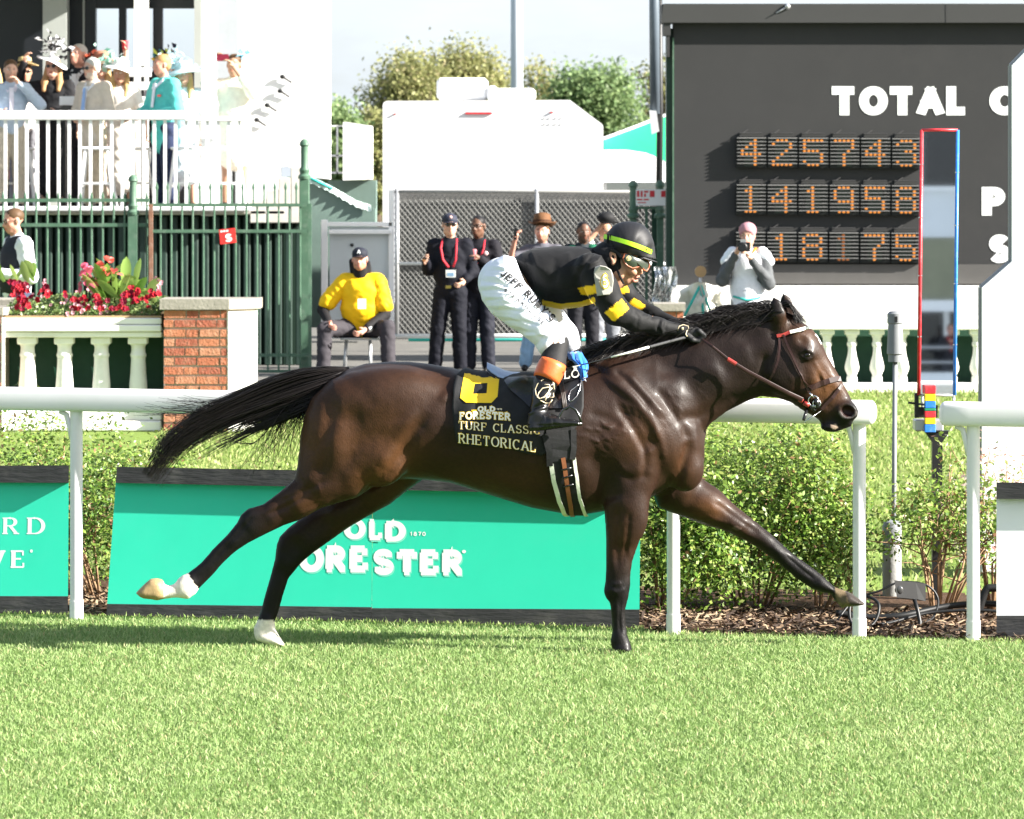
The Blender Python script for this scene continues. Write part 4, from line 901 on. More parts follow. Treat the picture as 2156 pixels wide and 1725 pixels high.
w_ = np.clip(jm(1341, 583, 7, 3.2)+jm(1336.5, 592, 8, 3.6), 0, 1)[:, None]*(PXj[:, :1] > 1328); C = C*(1-w_*.85)+np.array((.48, .15, .12))*w_*.85
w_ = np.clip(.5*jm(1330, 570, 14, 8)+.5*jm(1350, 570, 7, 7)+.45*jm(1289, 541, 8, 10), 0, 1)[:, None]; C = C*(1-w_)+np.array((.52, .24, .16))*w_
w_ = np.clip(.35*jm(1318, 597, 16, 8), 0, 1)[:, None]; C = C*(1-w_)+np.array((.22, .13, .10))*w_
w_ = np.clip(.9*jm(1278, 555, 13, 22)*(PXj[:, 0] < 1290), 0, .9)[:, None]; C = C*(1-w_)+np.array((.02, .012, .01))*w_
mesh_obj('body', V, Q, M_SKIN, jk, True, colors=C)
# helmet: cover, peak, band, harness
hm = Field(hp(1255, 560, -.16), hp(1395, 455, .16), .0042)
HP = [Z2(*p) for p in [(248, 318), (262, 290), (300, 222), (355, 162), (420, 122), (490, 102), (560, 97), (640, 106), (700, 124), (755, 162), (800, 215), (835, 280), (858, 350), (872, 430), (884, 560), (890, 640), (800, 680), (700, 680), (600, 660), (480, 620), (400, 590), (330, 560), (262, 520), (240, 420)]]
hm.puff(xz(HP), [(J(a, b, 0)[0], J(a, b, 0)[2], w_, 46/450, HY0) for a, b, w_ in [(1325, 500, .112), (1300, 505, .108), (1355, 515, .10), (1375, 530, .06), (1275, 515, .085)]], .01)
ea, eb = J(*Z2(250, 436), 0), J(*Z2(860, 556), 0); dd_ = eb-ea; hm.halfspace(ea, (dd_[2], 0, -dd_[0])); V_, Q_ = hm.mesh(2); helm = mesh_obj('helmet', V_, Q_, M_HELM, jk, True); PB = BVHTree.FromPolygons([Vector(v) for v in V_], [tuple(q) for q in Q_])
V = []; NP = 24
for j, (df, dn) in enumerate(((0, 0), (.5, -.004), (1, -.010), (1, -.015), (.5, -.010), (0, -.008))):
    for i in range(NP+1):
        a = math.pi*(i/NP-.5); lat = math.sin(a)*(.092-.018*df); x = (1345-20*(1-math.cos(a))*1.3)+df*(38*math.cos(a)**.8+1); y = 532+.28*(x-1345)+2+df*(2+0*math.cos(a))
        p = J(x, y, lat); V.append(p+np.array((0, 0, dn)))
mesh_obj('peak', V, [(j*(NP+1)+i, j*(NP+1)+i+1, ((j+1) % 6)*(NP+1)+i+1, ((j+1) % 6)*(NP+1)+i) for j in range(6) for i in range(NP)], M_HELM, helm, True)
def ring_on(tree, pts, halfh, out, name, m, parent, th=.002):
    """band round a shape: pts (px, py) along the near side, closed round the back by symmetry"""
    V = []; up = None
    P = [np.array(J(a, b, -.2)) for a, b in pts]; n = len(P); rows = []
    for i in range(n):
        t = P[min(i+1, n-1)]-P[max(i-1, 0)]; nr = np.array((-t[2], 0, t[0])); nr /= np.linalg.norm(nr); 
        if nr[2] < 0: nr = -nr
        rows.append((P[i]-nr*halfh, P[i]+nr*halfh))
    def proj(p, sd):
        h = tree.ray_cast(Vector((p[0], HY0+sd*.5, p[2])), Vector((0, -sd, 0)))
        return np.array(h[0])+np.array((0, sd*out, 0)) if h[0] is not None else np.array((p[0], HY0, p[2]))
    for sd in (-1, 1):
        for a, b in rows: V.append(proj(a, sd)); V.append(proj((a+b)/2, sd)); V.append(proj(b, sd))
    Fc = []
    for s_ in (0, 1):
        for i in range(n-1):
            for k in (0, 1):
                a = s_*n*3+i*3+k; Fc.append((a, a+1, a+4, a+3) if s_ else (a, a+3, a+4, a+1))
    for i in (0, n-1):
        for k in (0, 1): a = i*3+k; Fc.append((a, a+1, n*3+a+1, n*3+a))
    return mesh_obj(name, V, Fc, m, parent, True)
bandp = [(1273+k*5.4, 499+k*1.02+.055*k*k*.72) for k in range(20)]
ring_on(PB, bandp, .0105, .0035, 'lime_band', M_LIME, helm)
text_mesh('YG', lambda x, y, k: (lambda h: np.array(h[0])+np.array((0, -.006-k*2e-5, 0)) if h[0] is not None else J(1370, 530, -.06))(PB.ray_cast(Vector(J(1365+x*6.5, 531-y*5.5+x*1.5, -.5)), Vector((0, 1, 0)))), thick=.2, space=.1).build('lettering', BLACK, helm)
mb = MB()
for q in ([(1290, 497), (1295, 520), (1296, 545), (1300, 570), (1313, 598)], [(1281, 492), (1284, 515), (1289, 535), (1297, 565)]):
    P = []
    for x, y in q:
        h = PB.ray_cast(Vector(J(x, y, -.5)), Vector((0, 1, 0))); P.append(np.array(h[0])+np.array((0, -.004, 0)) if h[0] is not None else J(x, y, -.070))
    mb.tube(P, .006, 6, flat=.4, up=(0, 1, 0))
mb.build('chin_strap', M_BLKC, helm)
nb = MB(); nb.tube([J(1282, 520, 0), J(1285, 545, 0), J(1290, 568, 0)], [.088, .080, .07], 18); o = nb.build('balaclava', M_BLKC, jk, True)
for v in o.data.vertices:
    pass
# goggles: frame that follows the face, smoked lens, round vent
def gog(u, lat_s): return u
GP = [(482, 545), (500, 600), (540, 640), (600, 668), (660, 655), (700, 632), (722, 660), (735, 690), (770, 702), (796, 660), (805, 620), (790, 570), (720, 545), (640, 515), (560, 485), (505, 490)]
V = []; n = len(GP)
def gface(u, v, e=0):
    x, y = Z2(u, v); t = np.clip((x-1312)/(1366-1312), 0, 1); lat = -(.083-.060*t**2.0+e)
    return J(x, y, lat)
V = [gface(u, v, .004) for u, v in GP]; cu, cv = 640, 585; V += [gface(cu+(u-cu)*.5, cv+(v-cv)*.5, .014) for u, v in GP]; V.append(gface(cu, cv, .017))
V += [p*np.array((1, -1, 1))+np.array((0, 2*HY0, 0)) for p in V]
N1 = 2*n+1; Fc = []
for o_ in (0, N1):
    for i in range(n): Fc += [(o_+i, o_+(i+1) % n, o_+n+(i+1) % n, o_+n+i), (o_+n+i, o_+n+(i+1) % n, o_+2*n)]
lens = mesh_obj('goggle_lens', V, Fc, mat('smoked_lens', (.035, .045, .035), .06, .7, coat=.6), jk, True)
gm = MB(); gm.tube([gface(u, v, .005) for u, v in GP]+[gface(*GP[0], .005)], .0042, 6, caps=False); gm.tube([p*np.array((1, -1, 1))+np.array((0, 2*HY0, 0)) for p in [gface(u, v, .005) for u, v in GP]], .0042, 6); gm.build('goggle_frame', mat('goggle_frame', (.30, .09, .04), .3, .5), lens, True)
gv = MB(); c_ = gface(550, 548, .012); gv.tube([c_, c_+np.array((0, -.012, 0))], [.013, .011], 14); gv.tube([c_+np.array((0, -.012, 0)), c_+np.array((0, -.014, 0))], [.005, .004], 10); gv.build('goggle_vent', mat('cream_plastic', (.62, .52, .25), .5, .4), lens)
gs = MB(); gs.tube([gface(490, 560, .004), J(1300, 532, -.083), J(1285, 526, -.088), J(1270, 520, -.04)], .009, 6, flat=.35, up=(0, 1, 0)); gs.build('goggle_strap', M_BLKC, lens)
# silks: torso traced from the side, both sleeves
f = Field(hp(1072, 712, -.33), hp(1440, 505, .33), .0068)
TOR = [(1079, 546), (1098, 533), (1122, 523), (1172, 518), (1222, 519), (1252, 523), (1276, 534), (1288, 556), (1292, 582), (1282, 605), (1266, 622), (1249, 640), (1220, 648), (1180, 652), (1139, 643), (1122, 617), (1106, 597), (1092, 570)]
f.puff(xz(TOR), [(J(a, b, 0)[0], J(a, b, 0)[2], w_, 62/450, HY0) for a, b, w_ in [(1090, 560, .145), (1150, 580, .165), (1200, 585, .18), (1245, 575, .185), (1272, 570, .11), (1285, 570, .075), (1150, 635, .15), (1240, 625, .15)]], .02)
arm = [(( 1243, 566, -.165), .075), ((1268, 607, -.20), .070), ((1296, 655, -.20), .062), ((1335, 674, -.165), .047), ((1385, 687, -.115), .036), ((1430, 694, -.075), .028)]
for (a, ra), (b, rb) in zip(arm[:-1], arm[1:]): f.cone(J(*a), ra, J(*b), rb, .03)
farm = [((1262, 570, .15), .07), ((1302, 606, .19), .060), ((1338, 645, .18), .048), ((1375, 662, .13), .033), ((1420, 680, .07), .026)]
for (a, ra), (b, rb) in zip(farm[:-1], farm[1:]): f.cone(J(*a), ra, J(*b), rb, .03)
f.cone(J(1283, 545, 0), .085, J(1290, 560, 0), .075, .02)                           # collar
sV, sQ = f.mesh(2); sN = vnormals(sV, sQ); P_ = back_px(sV)
D = np.zeros(len(sV))
for poly, wd, amp in [([(1255, 525), (1240, 545), (1222, 570), (1210, 600)], 5, -.010), ([(1268, 535), (1258, 550), (1236, 560)], 4, .008), ([(1240, 550), (1225, 560), (1190, 562)], 5, .006), ([(1105, 545), (1112, 575), (1125, 605)], 4, -.005), ([(1120, 530), (1130, 560)], 4, .004),
  ([(1215, 610), (1180, 620), (1150, 622)], 6, -.005), ([(1235, 600), (1250, 620), (1250, 640)], 4, -.007), ([(1390, 672), (1384, 690), (1388, 700)], 3, -.006), ([(1395, 674), (1392, 690), (1396, 700)], 3, .005), ([(1403, 676), (1401, 698)], 3, -.005), ([(1330, 652), (1345, 668), (1340, 690)], 4, -.004), ([(1275, 640), (1290, 650), (1310, 645)], 4, -.005), ([(1360, 655), (1352, 664)], 2, -.004), ([(1368, 658), (1362, 670)], 2, .004), ([(1376, 662), (1370, 674)], 2, -.004), ([(1170, 540), (1165, 600)], 10, -.004), ([(1195, 530), (1205, 560)], 8, .004)]:
    d, t = seg_dist(P_, poly); D += amp*np.exp(-(d/wd)**2)*np.clip(np.minimum(t, 1-t)*6+.2, 0, 1)*np.clip(-sN[:, 1]*2+.4, 0, 1)
sV = sV+sN*D[:, None]
SC_ = np.tile(np.array((.0055, .0055, .0062)), (len(sV), 1)); YEL = np.array((.82, .50, .012))
def inpoly(P, poly):
    ins = np.zeros(len(P), bool); n = len(poly)
    for i in range(n):
        a, b = poly[i], poly[(i+1) % n]; c = (a[1] <= P[:, 1]) != (b[1] <= P[:, 1])
        with np.errstate(divide='ignore', invalid='ignore'): ins ^= c & (P[:, 0] < a[0]+(P[:, 1]-a[1])*(b[0]-a[0])/(b[1]-a[1]))
    return ins
nearS = sV[:, 1] < HY0-.02
for poly in ([Z2(*p) for p in [(255, 1205), (372, 1320), (560, 1155), (475, 1040)]], [Z2(*p) for p in [(-70, 905), (200, 860), (200, 960), (60, 1000), (-20, 985)]]): SC_[inpoly(P_, poly) & nearS] = YEL
for poly in ([Z2(*p) for p in [(530, 1120), (650, 1225), (760, 1120), (625, 1030)]], [Z2(*p) for p in [(370, 965), (400, 1010), (570, 945), (530, 880)]]): SC_[inpoly(P_, poly) & ~nearS] = YEL
hem = inpoly(P_, [(1130, 655), (1133, 640), (1142, 632), (1180, 640), (1220, 636), (1250, 627), (1254, 645), (1220, 656), (1180, 662)]); SC_[hem] = YEL
mesh_obj('silks', sV, sQ, M_SILK, jk, True, colors=SC_); SB = BVHTree.FromPolygons([Vector(v) for v in sV], [tuple(q) for q in sQ])
# number pad on the arm
V = []; PADP = [(140, 650), (200, 628), (270, 640), (335, 680), (360, 740), (365, 820), (355, 900), (350, 950), (310, 985), (240, 990), (165, 1000), (150, 900), (135, 800), (125, 720)]
def pad(u, v, out):
    x, y = Z2(u, v); h = SB.ray_cast(Vector(J(x, y, -.6)), Vector((0, 1, 0))); yb = J(x, y, -.292)[1]+.00055*abs(u-245)*.25+.00018*abs(v-820)*.12
    return np.array((J(x, y, -.2)[0], yb-out, J(x, y, -.2)[2]))
c_ = (245, 815); V = [pad(u, v, 0) for u, v in PADP]+[pad(c_[0]+(u-c_[0])*.93, c_[1]+(v-c_[1])*.95, .008) for u, v in PADP]+[pad(u, v, -.05) for u, v in PADP]; n = len(PADP)
Fc = [(i, (i+1) % n, n+(i+1) % n, n+i) for i in range(n)]+[tuple(range(n, 2*n))]+[(2*n+i, 2*n+(i+1) % n, (i+1) % n, i) for i in range(n)]
npad = mesh_obj('arm_number', V, Fc, M_RUBB, jk)
text_mesh('6', lambda x, y, k: pad(200+x*150, 905-y*210+x*20, .0105+k*2e-5), thick=.27, widen=.85).build('lettering', M_GOLD, npad); text_mesh('6', lambda x, y, k: pad(200+x*150, 905-y*210+x*20, .0125+k*2e-5), thick=.27, widen=.85, grow=-.075).build('lettering', M_PALE, npad)
# breeches
f = Field(hp(1000, 752, -.32), hp(1222, 530, .30), .0065)
BRP = [(1084, 543), (1062, 537), (1042, 547), (1026, 565), (1014, 586), (1009, 606), (1014, 632), (1034, 660), (1070, 686), (1103, 707), (1124, 724), (1139, 746), (1152, 746), (1175, 742), (1191, 736), (1197, 718), (1187, 690), (1166, 665), (1141, 641), (1122, 612), (1106, 594), (1094, 566)]
f.puff(xz(BRP, -.12), [(J(a, b, lt)[0], J(a, b, lt)[2], w_, r_/450, HY0+lt) for a, b, w_, r_, lt in [(1045, 590, .15, 45, -.05), (1080, 630, .105, 45, -.12), (1115, 660, .085, 40, -.16), (1150, 695, .072, 34, -.195), (1165, 735, .062, 26, -.215)]], .02)
f.cone(J(1060, 595, .06), .12, J(1130, 640, .13), .09, .03); f.cone(J(1130, 640, .13), .088, J(1190, 705, .20), .058, .03); f.cone(J(1190, 705, .20), .058, J(1202, 728, .22), .052, .02)
bV, bQ = f.mesh(2); bN = vnormals(bV, bQ); P_ = back_px(bV); D = np.zeros(len(bV)); rr = np.random.default_rng(5)
for k in range(15):
    y = 560+k*10.5; x0 = np.interp(y, (540, 606, 660, 706), (1040, 1010, 1036, 1104)); L_ = rr.uniform(45, 95); sl = rr.uniform(-.05, .35)
    poly = [(x0, y), (x0+L_*.5, y-4+L_*sl*.4), (x0+L_, y+L_*sl)]; d, t = seg_dist(P_, poly); D += rr.uniform(.003, .006)*(-1 if k % 2 else 1)*np.exp(-(d/rr.uniform(2.2, 4))**2)*np.clip((1-t)*3, 0, 1)
for poly, amp in [([(1150, 745), (1165, 720), (1175, 690)], -.005), ([(1128, 728), (1145, 705), (1170, 690)], -.005), ([(1135, 740), (1155, 715), (1185, 705)], .004), ([(1165, 742), (1178, 715), (1185, 695)], -.004)]:
    d, t = seg_dist(P_, poly); D += amp*np.exp(-(d/3)**2)
bV = bV+bN*(D*np.clip(-bN[:, 1]+.3, 0, 1))[:, None]
br = mesh_obj('breeches', bV, bQ, M_BREECH, jk, True); BB = BVHTree.FromPolygons([Vector(v) for v in bV], [tuple(q) for q in bQ])
def on_br(px_, py_, out):
    ys = []
    for a, b in ((0, 0), (5, 0), (-5, 0), (0, 5), (0, -5)):
        h = BB.ray_cast(Vector((0, 0, CH)), (Vector(J(px_+a, py_+b, -.2))-Vector((0, 0, CH))).normalized())
        if h[0] is not None: ys.append(h[0][1])
    return at(px_, py_, (min(ys) if ys else HY0-.24)-out)
def leg_text(txt, p0, p1, cap, name, bow=0, lift=0, **kw):
    W_ = text_width(txt, kw['thick'], kw.get('space', .12), kw.get('widen', 1)); d = np.array(p1, float)-p0; L_ = np.linalg.norm(d); nr = np.array((d[1], -d[0]))/L_
    def fn(x, y, k):
        q = np.array(p0)+d*x/W_+nr*(y*cap+bow*math.sin(math.pi*x/W_)); return on_br(q[0], q[1], .0025+lift+k*2e-5)
    text_mesh(txt, fn, **kw).build(name, M_BLKC, br)
leg_text("JEFF RUBY'S", Z5(640, 480), Z5(968, 782), 16.5, 'lettering', 3, thick=.25, thin=.2, serif=.10, space=.08, sub=.1)
leg_text('STEAKHOUSE', Z5(662, 580), Z5(912, 800), 8.2, 'lettering', 3, lift=.002, thick=.20, space=.40, sub=.12)
# lower leg: stocking, orange top, boot
def leg_cone(fd, pts, lats, k=.02):
    for (a, b, l) in zip(pts[:-1], pts[1:], range(len(pts)-1)): fd.cone(J(a[0], a[1], lats[l]), a[2]/450, J(b[0], b[1], lats[l+1]), b[2]/450, k)
f = Field(hp(1110, 815, -.42), hp(1214, 690, -.12), .005); leg_cone(f, [(1174, 724, 24), (1162, 770, 27), (1150, 800, 26)], [-.215, -.265, -.30]); V, Q = f.mesh(1); mesh_obj('stocking', V, Q, M_BLKC, jk, True)
def Zt(p): return Z3(*p)
f = Field(hp(1105, 922, -.46), hp(1236, 745, -.22), .0042)
SH = [Zt(p) for p in [(985, 250), (1100, 262), (1228, 318), (1218, 400), (1188, 490), (1150, 560), (1128, 590), (1136, 640), (1200, 672), (1290, 705), (1400, 722), (1470, 735), (1496, 762), (1480, 788), (1380, 800), (1240, 820), (1120, 838), (1010, 848), (930, 855), (908, 820), (900, 760), (915, 680), (938, 590), (952, 480), (965, 360)]]
f.puff(xz(SH, -.37), [(J(a, b, -.3)[0], J(a, b, -.3)[2], w_, r_/450, HY0+lt) for a, b, w_, r_, lt in [(1150, 810, .058, 24, -.315), (1142, 850, .052, 22, -.345), (1128, 880, .04, 18, -.37), (1125, 905, .036, 14, -.385), (1170, 895, .042, 13, -.39), (1215, 893, .038, 11, -.39)]], .012)
V, Q = f.mesh(2); bootN = vnormals(V, Q); P_ = back_px(V); D = np.zeros(len(V))
for poly, amp, wd in [([Zt(p) for p in [(925, 640), (1000, 590), (1090, 560), (1150, 545)]], -.006, 3), ([Zt(p) for p in [(925, 665), (1010, 620), (1120, 590)]], .005, 3), ([Zt(p) for p in [(1085, 690), (1095, 740), (1090, 800)]], .004, 2), ([Zt(p) for p in [(1135, 640), (1180, 700), (1190, 780)]], -.003, 3), ([Zt(p) for p in [(900, 790), (1100, 790), (1480, 765)]], -.003, 2)]:
    d, t = seg_dist(P_, poly); D += amp*np.exp(-(d/wd)**2)
V = V+bootN*D[:, None]
boot = mesh_obj('boot', V, Q, M_BOOT, jk, True); OB = BVHTree.FromPolygons([Vector(v) for v in V], [tuple(q) for q in Q])
mb = MB(); mb.tube([J(1166, 762, -.285), J(1162, 772, -.29), J(1152, 794, -.305), J(1149, 801, -.31)], [.061, .066, .064, .061], 20, up=(0, 1, 0)); o = mb.build('boot_top', M_ORANGE, boot, True)
mb = MB(); mb.tube([J(1160, 776, -.356), J(1140, 772, -.33)], .006, 6); mb.build('boot_buckle', M_STEEL, boot)
def on_boot(u, v, out=.002):
    x, y = Zt((u, v)); h = OB.ray_cast(Vector((0, 0, CH)), (Vector(J(x, y, -.35))-Vector((0, 0, CH))).normalized()); return np.array(h[0])+np.array((0, -out, 0)) if h[0] is not None else J(x, y, -.4)
mb = MB()
for q in ([(1195, 400), (1190, 330), (1140, 285), (1070, 295), (1015, 340), (990, 400), (1000, 460), (1040, 500), (1090, 480), (1130, 430), (1175, 385), (1130, 375), (1070, 385), (1030, 430), (1010, 480), (1040, 500)], [(1090, 345), (1145, 350), (1150, 380), (1130, 430), (1110, 480), (1100, 520)], [(1130, 440), (1150, 490), (1190, 480), (1185, 440)], [(1045, 520), (1080, 535), (1110, 550), (1150, 545), (1175, 510)]):
    mb.tube([on_boot(*p) for p in q], .0026, 5)
mb.build('boot_monogram', mat('cream_thread', (.75, .62, .42), .5, .3), boot, True)
# far boot, mostly hidden by the horse
f = Field(hp(1120, 915, .22), hp(1235, 715, .46), .006); leg_cone(f, [(1200, 730, 25), (1175, 800, 24), (1150, 870, 16), (1145, 890, 14)], [.235, .32, .37, .38]); leg_cone(f, [(1145, 892, 14), (1215, 890, 11)], [.38, .39]); V, Q = f.mesh(1); mesh_obj('boot', V, Q, M_BOOT, jk, True)
# gloved hands closed round the reins
M_GLOVE = mat('black_glove', (.011, .011, .012), .6, .3, bump=(50, .12))
for sd, dx, dy in ((-1, 0, 0), (1, 4, -8)):
    g = Field(hp(1405, 735, -.16 if sd < 0 else -.0), hp(1495, 660, 0 if sd < 0 else .16), .0034)
    def W(px_, py_, l): return J(px_+dx, py_+dy, sd*l)
    g.cone(W(1424, 694, .080), .027, W(1436, 697, .080), .030, .012); g.cone(W(1436, 697, .080), .030, W(1462, 702, .078), .033, .015)
    for i in range(4):                               # fingers folded under, index outermost
        l = .105-.022*i; k0 = (1470+(1.5-abs(i-1.2))*3, 697+i*1.0); k1 = (1481-(i > 2)*4+(i < 2)*1, 706+i*1.5); k2 = (1470-i*1.5, 718+i*.8); k3 = (1459, 715)
        for (a, ra), (b, rb) in zip([(k0, .0135), (k1, .0115), (k2, .010)], [(k1, .0115), (k2, .010), (k3, .0085)]): g.cone(W(a[0], a[1], l), ra, W(b[0], b[1], l-.002), rb, .004)
    g.cone(W(1445, 706, .106), .014, W(1458, 716, .112), .0115, .006); g.cone(W(1458, 716, .112), .0115, W(1471, 719, .104), .009, .005)   # thumb
    V, Q = g.mesh(1); go = mesh_obj('glove', V, Q, M_GLOVE, jk, True)
    if sd < 0:
        GB = BVHTree.FromPolygons([Vector(v) for v in V], [tuple(q) for q in Q]); mb = MB()
        def og(u, v):
            x, y = Z2(u, v); h = GB.ray_cast(Vector((0, 0, CH)), (Vector(J(x, y, -.08))-Vector((0, 0, CH))).normalized()); return np.array(h[0])+np.array((0, -.002, 0)) if h[0] is not None else J(x, y, -.11)
        mb.tube([og(*p) for p in [(1145, 1420), (1165, 1370), (1215, 1352), (1275, 1372), (1278, 1400), (1255, 1430), (1245, 1470), (1262, 1495)]], .0024, 5); mb.ball(og(1205, 1400), .007, 8, (1, .4, 1)); mb.build('glove_badge', mat('cream_thread2', (.75, .62, .42), .5, .3), go, True)
# whip
wp = thing('riding_whip', 'thin riding whip with white shaft and dark grip in jockey\'s hand', 'whip', hp(1420, 717))
WP = [(1212, 771, -.335), (1235, 766, -.33), (1286, 752, -.29), (1330, 741, -.25), (1366, 731, -.21), (1420, 717, -.13), (1452, 708, -.10)]
mb = MB(); mb.tube([hp(*p) for p in WP[:4]], [.0022, .003, .0038, .0045], 6); mb.build('shaft', M_BLKL, wp, True)
mb = MB(); mb.tube([hp(*WP[2])+np.array((0, -.004, 0)), hp(*WP[3])+np.array((0, -.004, 0)), hp(*WP[4])+np.array((0, -.004, 0))], [.004, .005, .0055], 8); mb.build('white_sleeve', M_PALE, wp, True)
mb = MB(); P0, P1 = hp(*WP[4]), hp(*WP[6]); N_ = 22
mb.tube([P0+(P1-P0)*i/N_ for i in range(N_+1)], [.0075 if i % 2 else .0062 for i in range(N_+1)], 8); mb.build('grip', mat('grip_tape', (.05, .05, .052), .7, .3), wp, True)
mb = MB(); mb.tube([hp(1206, 773, -.335), hp(1222, 769, -.334)], [.007, .004], 6, flat=.4); mb.build('flap', M_PALE, wp)
# ================================================================ ground, turf, lawn
def railY(X): return 20.83-.22*X
M_SOIL = mat('soil', (.05, .07, .025), .95, .1, noise=(3, .35))
def sheet(name, pts, z, m, kind='structure'):
    o = mesh_obj(name, [(x, y, z) for x, y in pts], [tuple(range(len(pts)))], m); o['kind'] = kind; return o
GRASS_G = (.16, .27, .05)
M_TURF = mat('turf_base', (.10, .17, .035), .95, .1, noise=(5, .25), stain=(1.3, (.16, .22, .06), .6))
M_LAWN = mat('lawn_base', (.15, .215, .05), .95, .1, noise=(9, .22), stain=(1.1, (.24, .25, .09), .7), bump=(30, .4))
M_ASPH = mat('path_asphalt', (.13, .125, .115), .9, .2, noise=(4, .18), stain=(1.5, (.19, .18, .16), .5), bump=(40, .2))
M_MULCH = mat('mulch_base', (.075, .045, .028), .95, .1, noise=(30, .5), bump=(45, .5))
sheet('ground', [(-300, 4), (300, 4), (300, 900), (-300, 900)], -.02, M_SOIL)
sheet('turf', [(-14, 5), (14, 5), (14, railY(14)), (.66, railY(.66)), (.64, railY(.64)+.27), (-14, railY(-14)+.27)], 0, M_TURF)
sheet('mulch_bed', [(-14, railY(-14)+.27), (.64, railY(.64)+.27), (.66, railY(.66)), (14, railY(14)), (14, railY(14)+2.4), (-14, railY(-14)+2.4)], .004, M_MULCH)
sheet('lawn', [(-24, railY(-24)+2.2), (24, railY(24)+2.2), (24, 44), (2.6, 44), (2.6, 44), (-24, 44)], -.004, M_LAWN)
sheet('asphalt_path', [(-40, 43.8), (40, 43.8), (40, 75), (-40, 75)], .001, M_ASPH)

def blades(name, m, n, region, hmin, hmax, wd, lean=.5, dens=None, seed=1, cols=((.155, .25, .072), (.25, .355, .125), (.37, .44, .20)), clump=None):
    """grass blades: bent three-triangle strips; region(n, rng) -> X, Y"""
    g = np.random.default_rng(seed); X, Y = region(n, g); n = len(X)
    cx = np.array([mnoise.noise(Vector((a*1.1, b*.8, 3))) for a, b in zip(X[::4], Y[::4])]).repeat(4)[:n]; cx = np.pad(cx, (0, n-len(cx)))
    fx = np.array([mnoise.noise(Vector((a*6, b*4, 9))) for a, b in zip(X[::2], Y[::2])]).repeat(2)[:n]; fx = np.pad(fx, (0, n-len(fx)))
    hgt = g.uniform(hmin, hmax, n)*(1+.25*fx+.15*cx); ang = g.uniform(0, 2*np.pi, n); az = g.uniform(0, 2*np.pi, n); ln = np.abs(g.normal(0, lean, n))*hgt
    w2 = wd*g.uniform(.6, 1.3, n)/2; ax, ay = np.cos(ang)*w2, np.sin(ang)*w2; lx, ly = np.cos(az)*ln, np.sin(az)*ln
    V = np.empty((n, 4, 3)); z = np.zeros(n)
    V[:, 0] = np.stack([X, Y, z], 1); V[:, 1] = np.stack([X+ax*1.15+lx*.3, Y+ay*1.15+ly*.3, hgt*.5], 1)
    V[:, 2] = np.stack([X-ax*1.15+lx*.3, Y-ay*1.15+ly*.3, hgt*.5], 1); V[:, 3] = np.stack([X+lx, Y+ly, hgt*g.uniform(.8, 1, n)], 1)
    i = np.arange(n)[:, None]*4; T = np.concatenate([i+np.array((0, 1, 2)), i+np.array((2, 1, 3))])
    bd = np.array([mnoise.noise(Vector((a*.5, b*2.4, 21))) for a, b in zip(X[::6], Y[::6])]).repeat(6)[:n]; bd = np.pad(bd, (0, n-len(bd))); cx = cx+.8*bd
    c0, c1, c2 = [np.array(c) for c in cols]; t = np.clip(g.normal(.44, .2, n)+.4*fx+.75*cx, 0, 1)[:, None]; C = np.where(t < .5, c0+(c1-c0)*t*2, c1+(c2-c1)*(t*2-1))
    dry = g.uniform(size=n) < .05; C[dry] = (.42, .38, .19)
    o = mesh_obj(name, V.reshape(-1, 3), T, m, None, False, colors=np.repeat(C, 4, 0)); return tag(o, None, None, None, 'stuff')
M_BLADE = mat('grass_blade', GRASS_G, .55, .3, attr='Col', trans=.35)
def front(n, g):
    Y = g.uniform(14.2, 21.6, n); X = g.uniform(-1.32, 1.32, n)*(Y*1078/F+.25); m_ = (Y < railY(X)-.02+.05*g.normal(size=n)+.14*(X < .65)); return X[m_], Y[m_]
o = blades('turf_grass', M_BLADE, 375000, front, .014, .033, .0046, .7, seed=2); tag(o, 'mown green turf of the racing strip under the horse', 'grass')
def edge(n, g):
    X = g.uniform(-3.6, 3.6, n); Y = railY(X)+g.normal(.02, .06, n)+.12*(X < .65); return X, Y
o = blades('edge_grass', M_BLADE, 5000, edge, .010, .032, .005, .5, seed=5, cols=((.14, .26, .04), (.30, .40, .11), (.42, .45, .20))); tag(o, 'taller uncut grass along the foot of the white rail', 'grass')
def far(n, g):
    Y = 22.5+(43.6-22.5)*g.uniform(0, 1, n)**.8; X = g.uniform(-1.3, 1.3, n)*(Y*1078/F+.3); m_ = (X > -3.0) & (Y > railY(X)+2.0); return X[m_], Y[m_]
o = blades('lawn_grass', M_BLADE, 100000, far, .02, .06, .014, .6, seed=7, cols=((.14, .22, .045), (.25, .32, .09), (.38, .40, .17))); tag(o, 'sunlit infield lawn sloping away behind the shrubs', 'grass')
def mul(n, g):
    X = g.uniform(-3.4, 3.4, n); return X, railY(X)+g.uniform(.0, 1.3, n)+.32*(X < .66)
g = np.random.default_rng(4); X, Y = mul(9000, g); n = len(X); a = g.uniform(0, np.pi, n); L_ = g.uniform(.008, .035, n); W_ = g.uniform(.003, .008, n); z = g.uniform(.006, .03, n)
dx, dy = np.cos(a)*L_, np.sin(a)*L_; nx, ny = -np.sin(a)*W_, np.cos(a)*W_; tz = g.normal(0, .008, n)
V = np.stack([np.stack([X-dx-nx, Y-dy-ny, z-tz], 1), np.stack([X+dx-nx, Y+dy-ny, z+tz], 1), np.stack([X+dx+nx, Y+dy+ny, z+tz+.004], 1), np.stack([X-dx+nx, Y-dy+ny, z-tz+.004], 1)], 1).reshape(-1, 3)
C = np.array([(.22, .15, .095), (.33, .25, .165), (.10, .065, .045), (.05, .035, .027)])[g.integers(0, 4, n)]
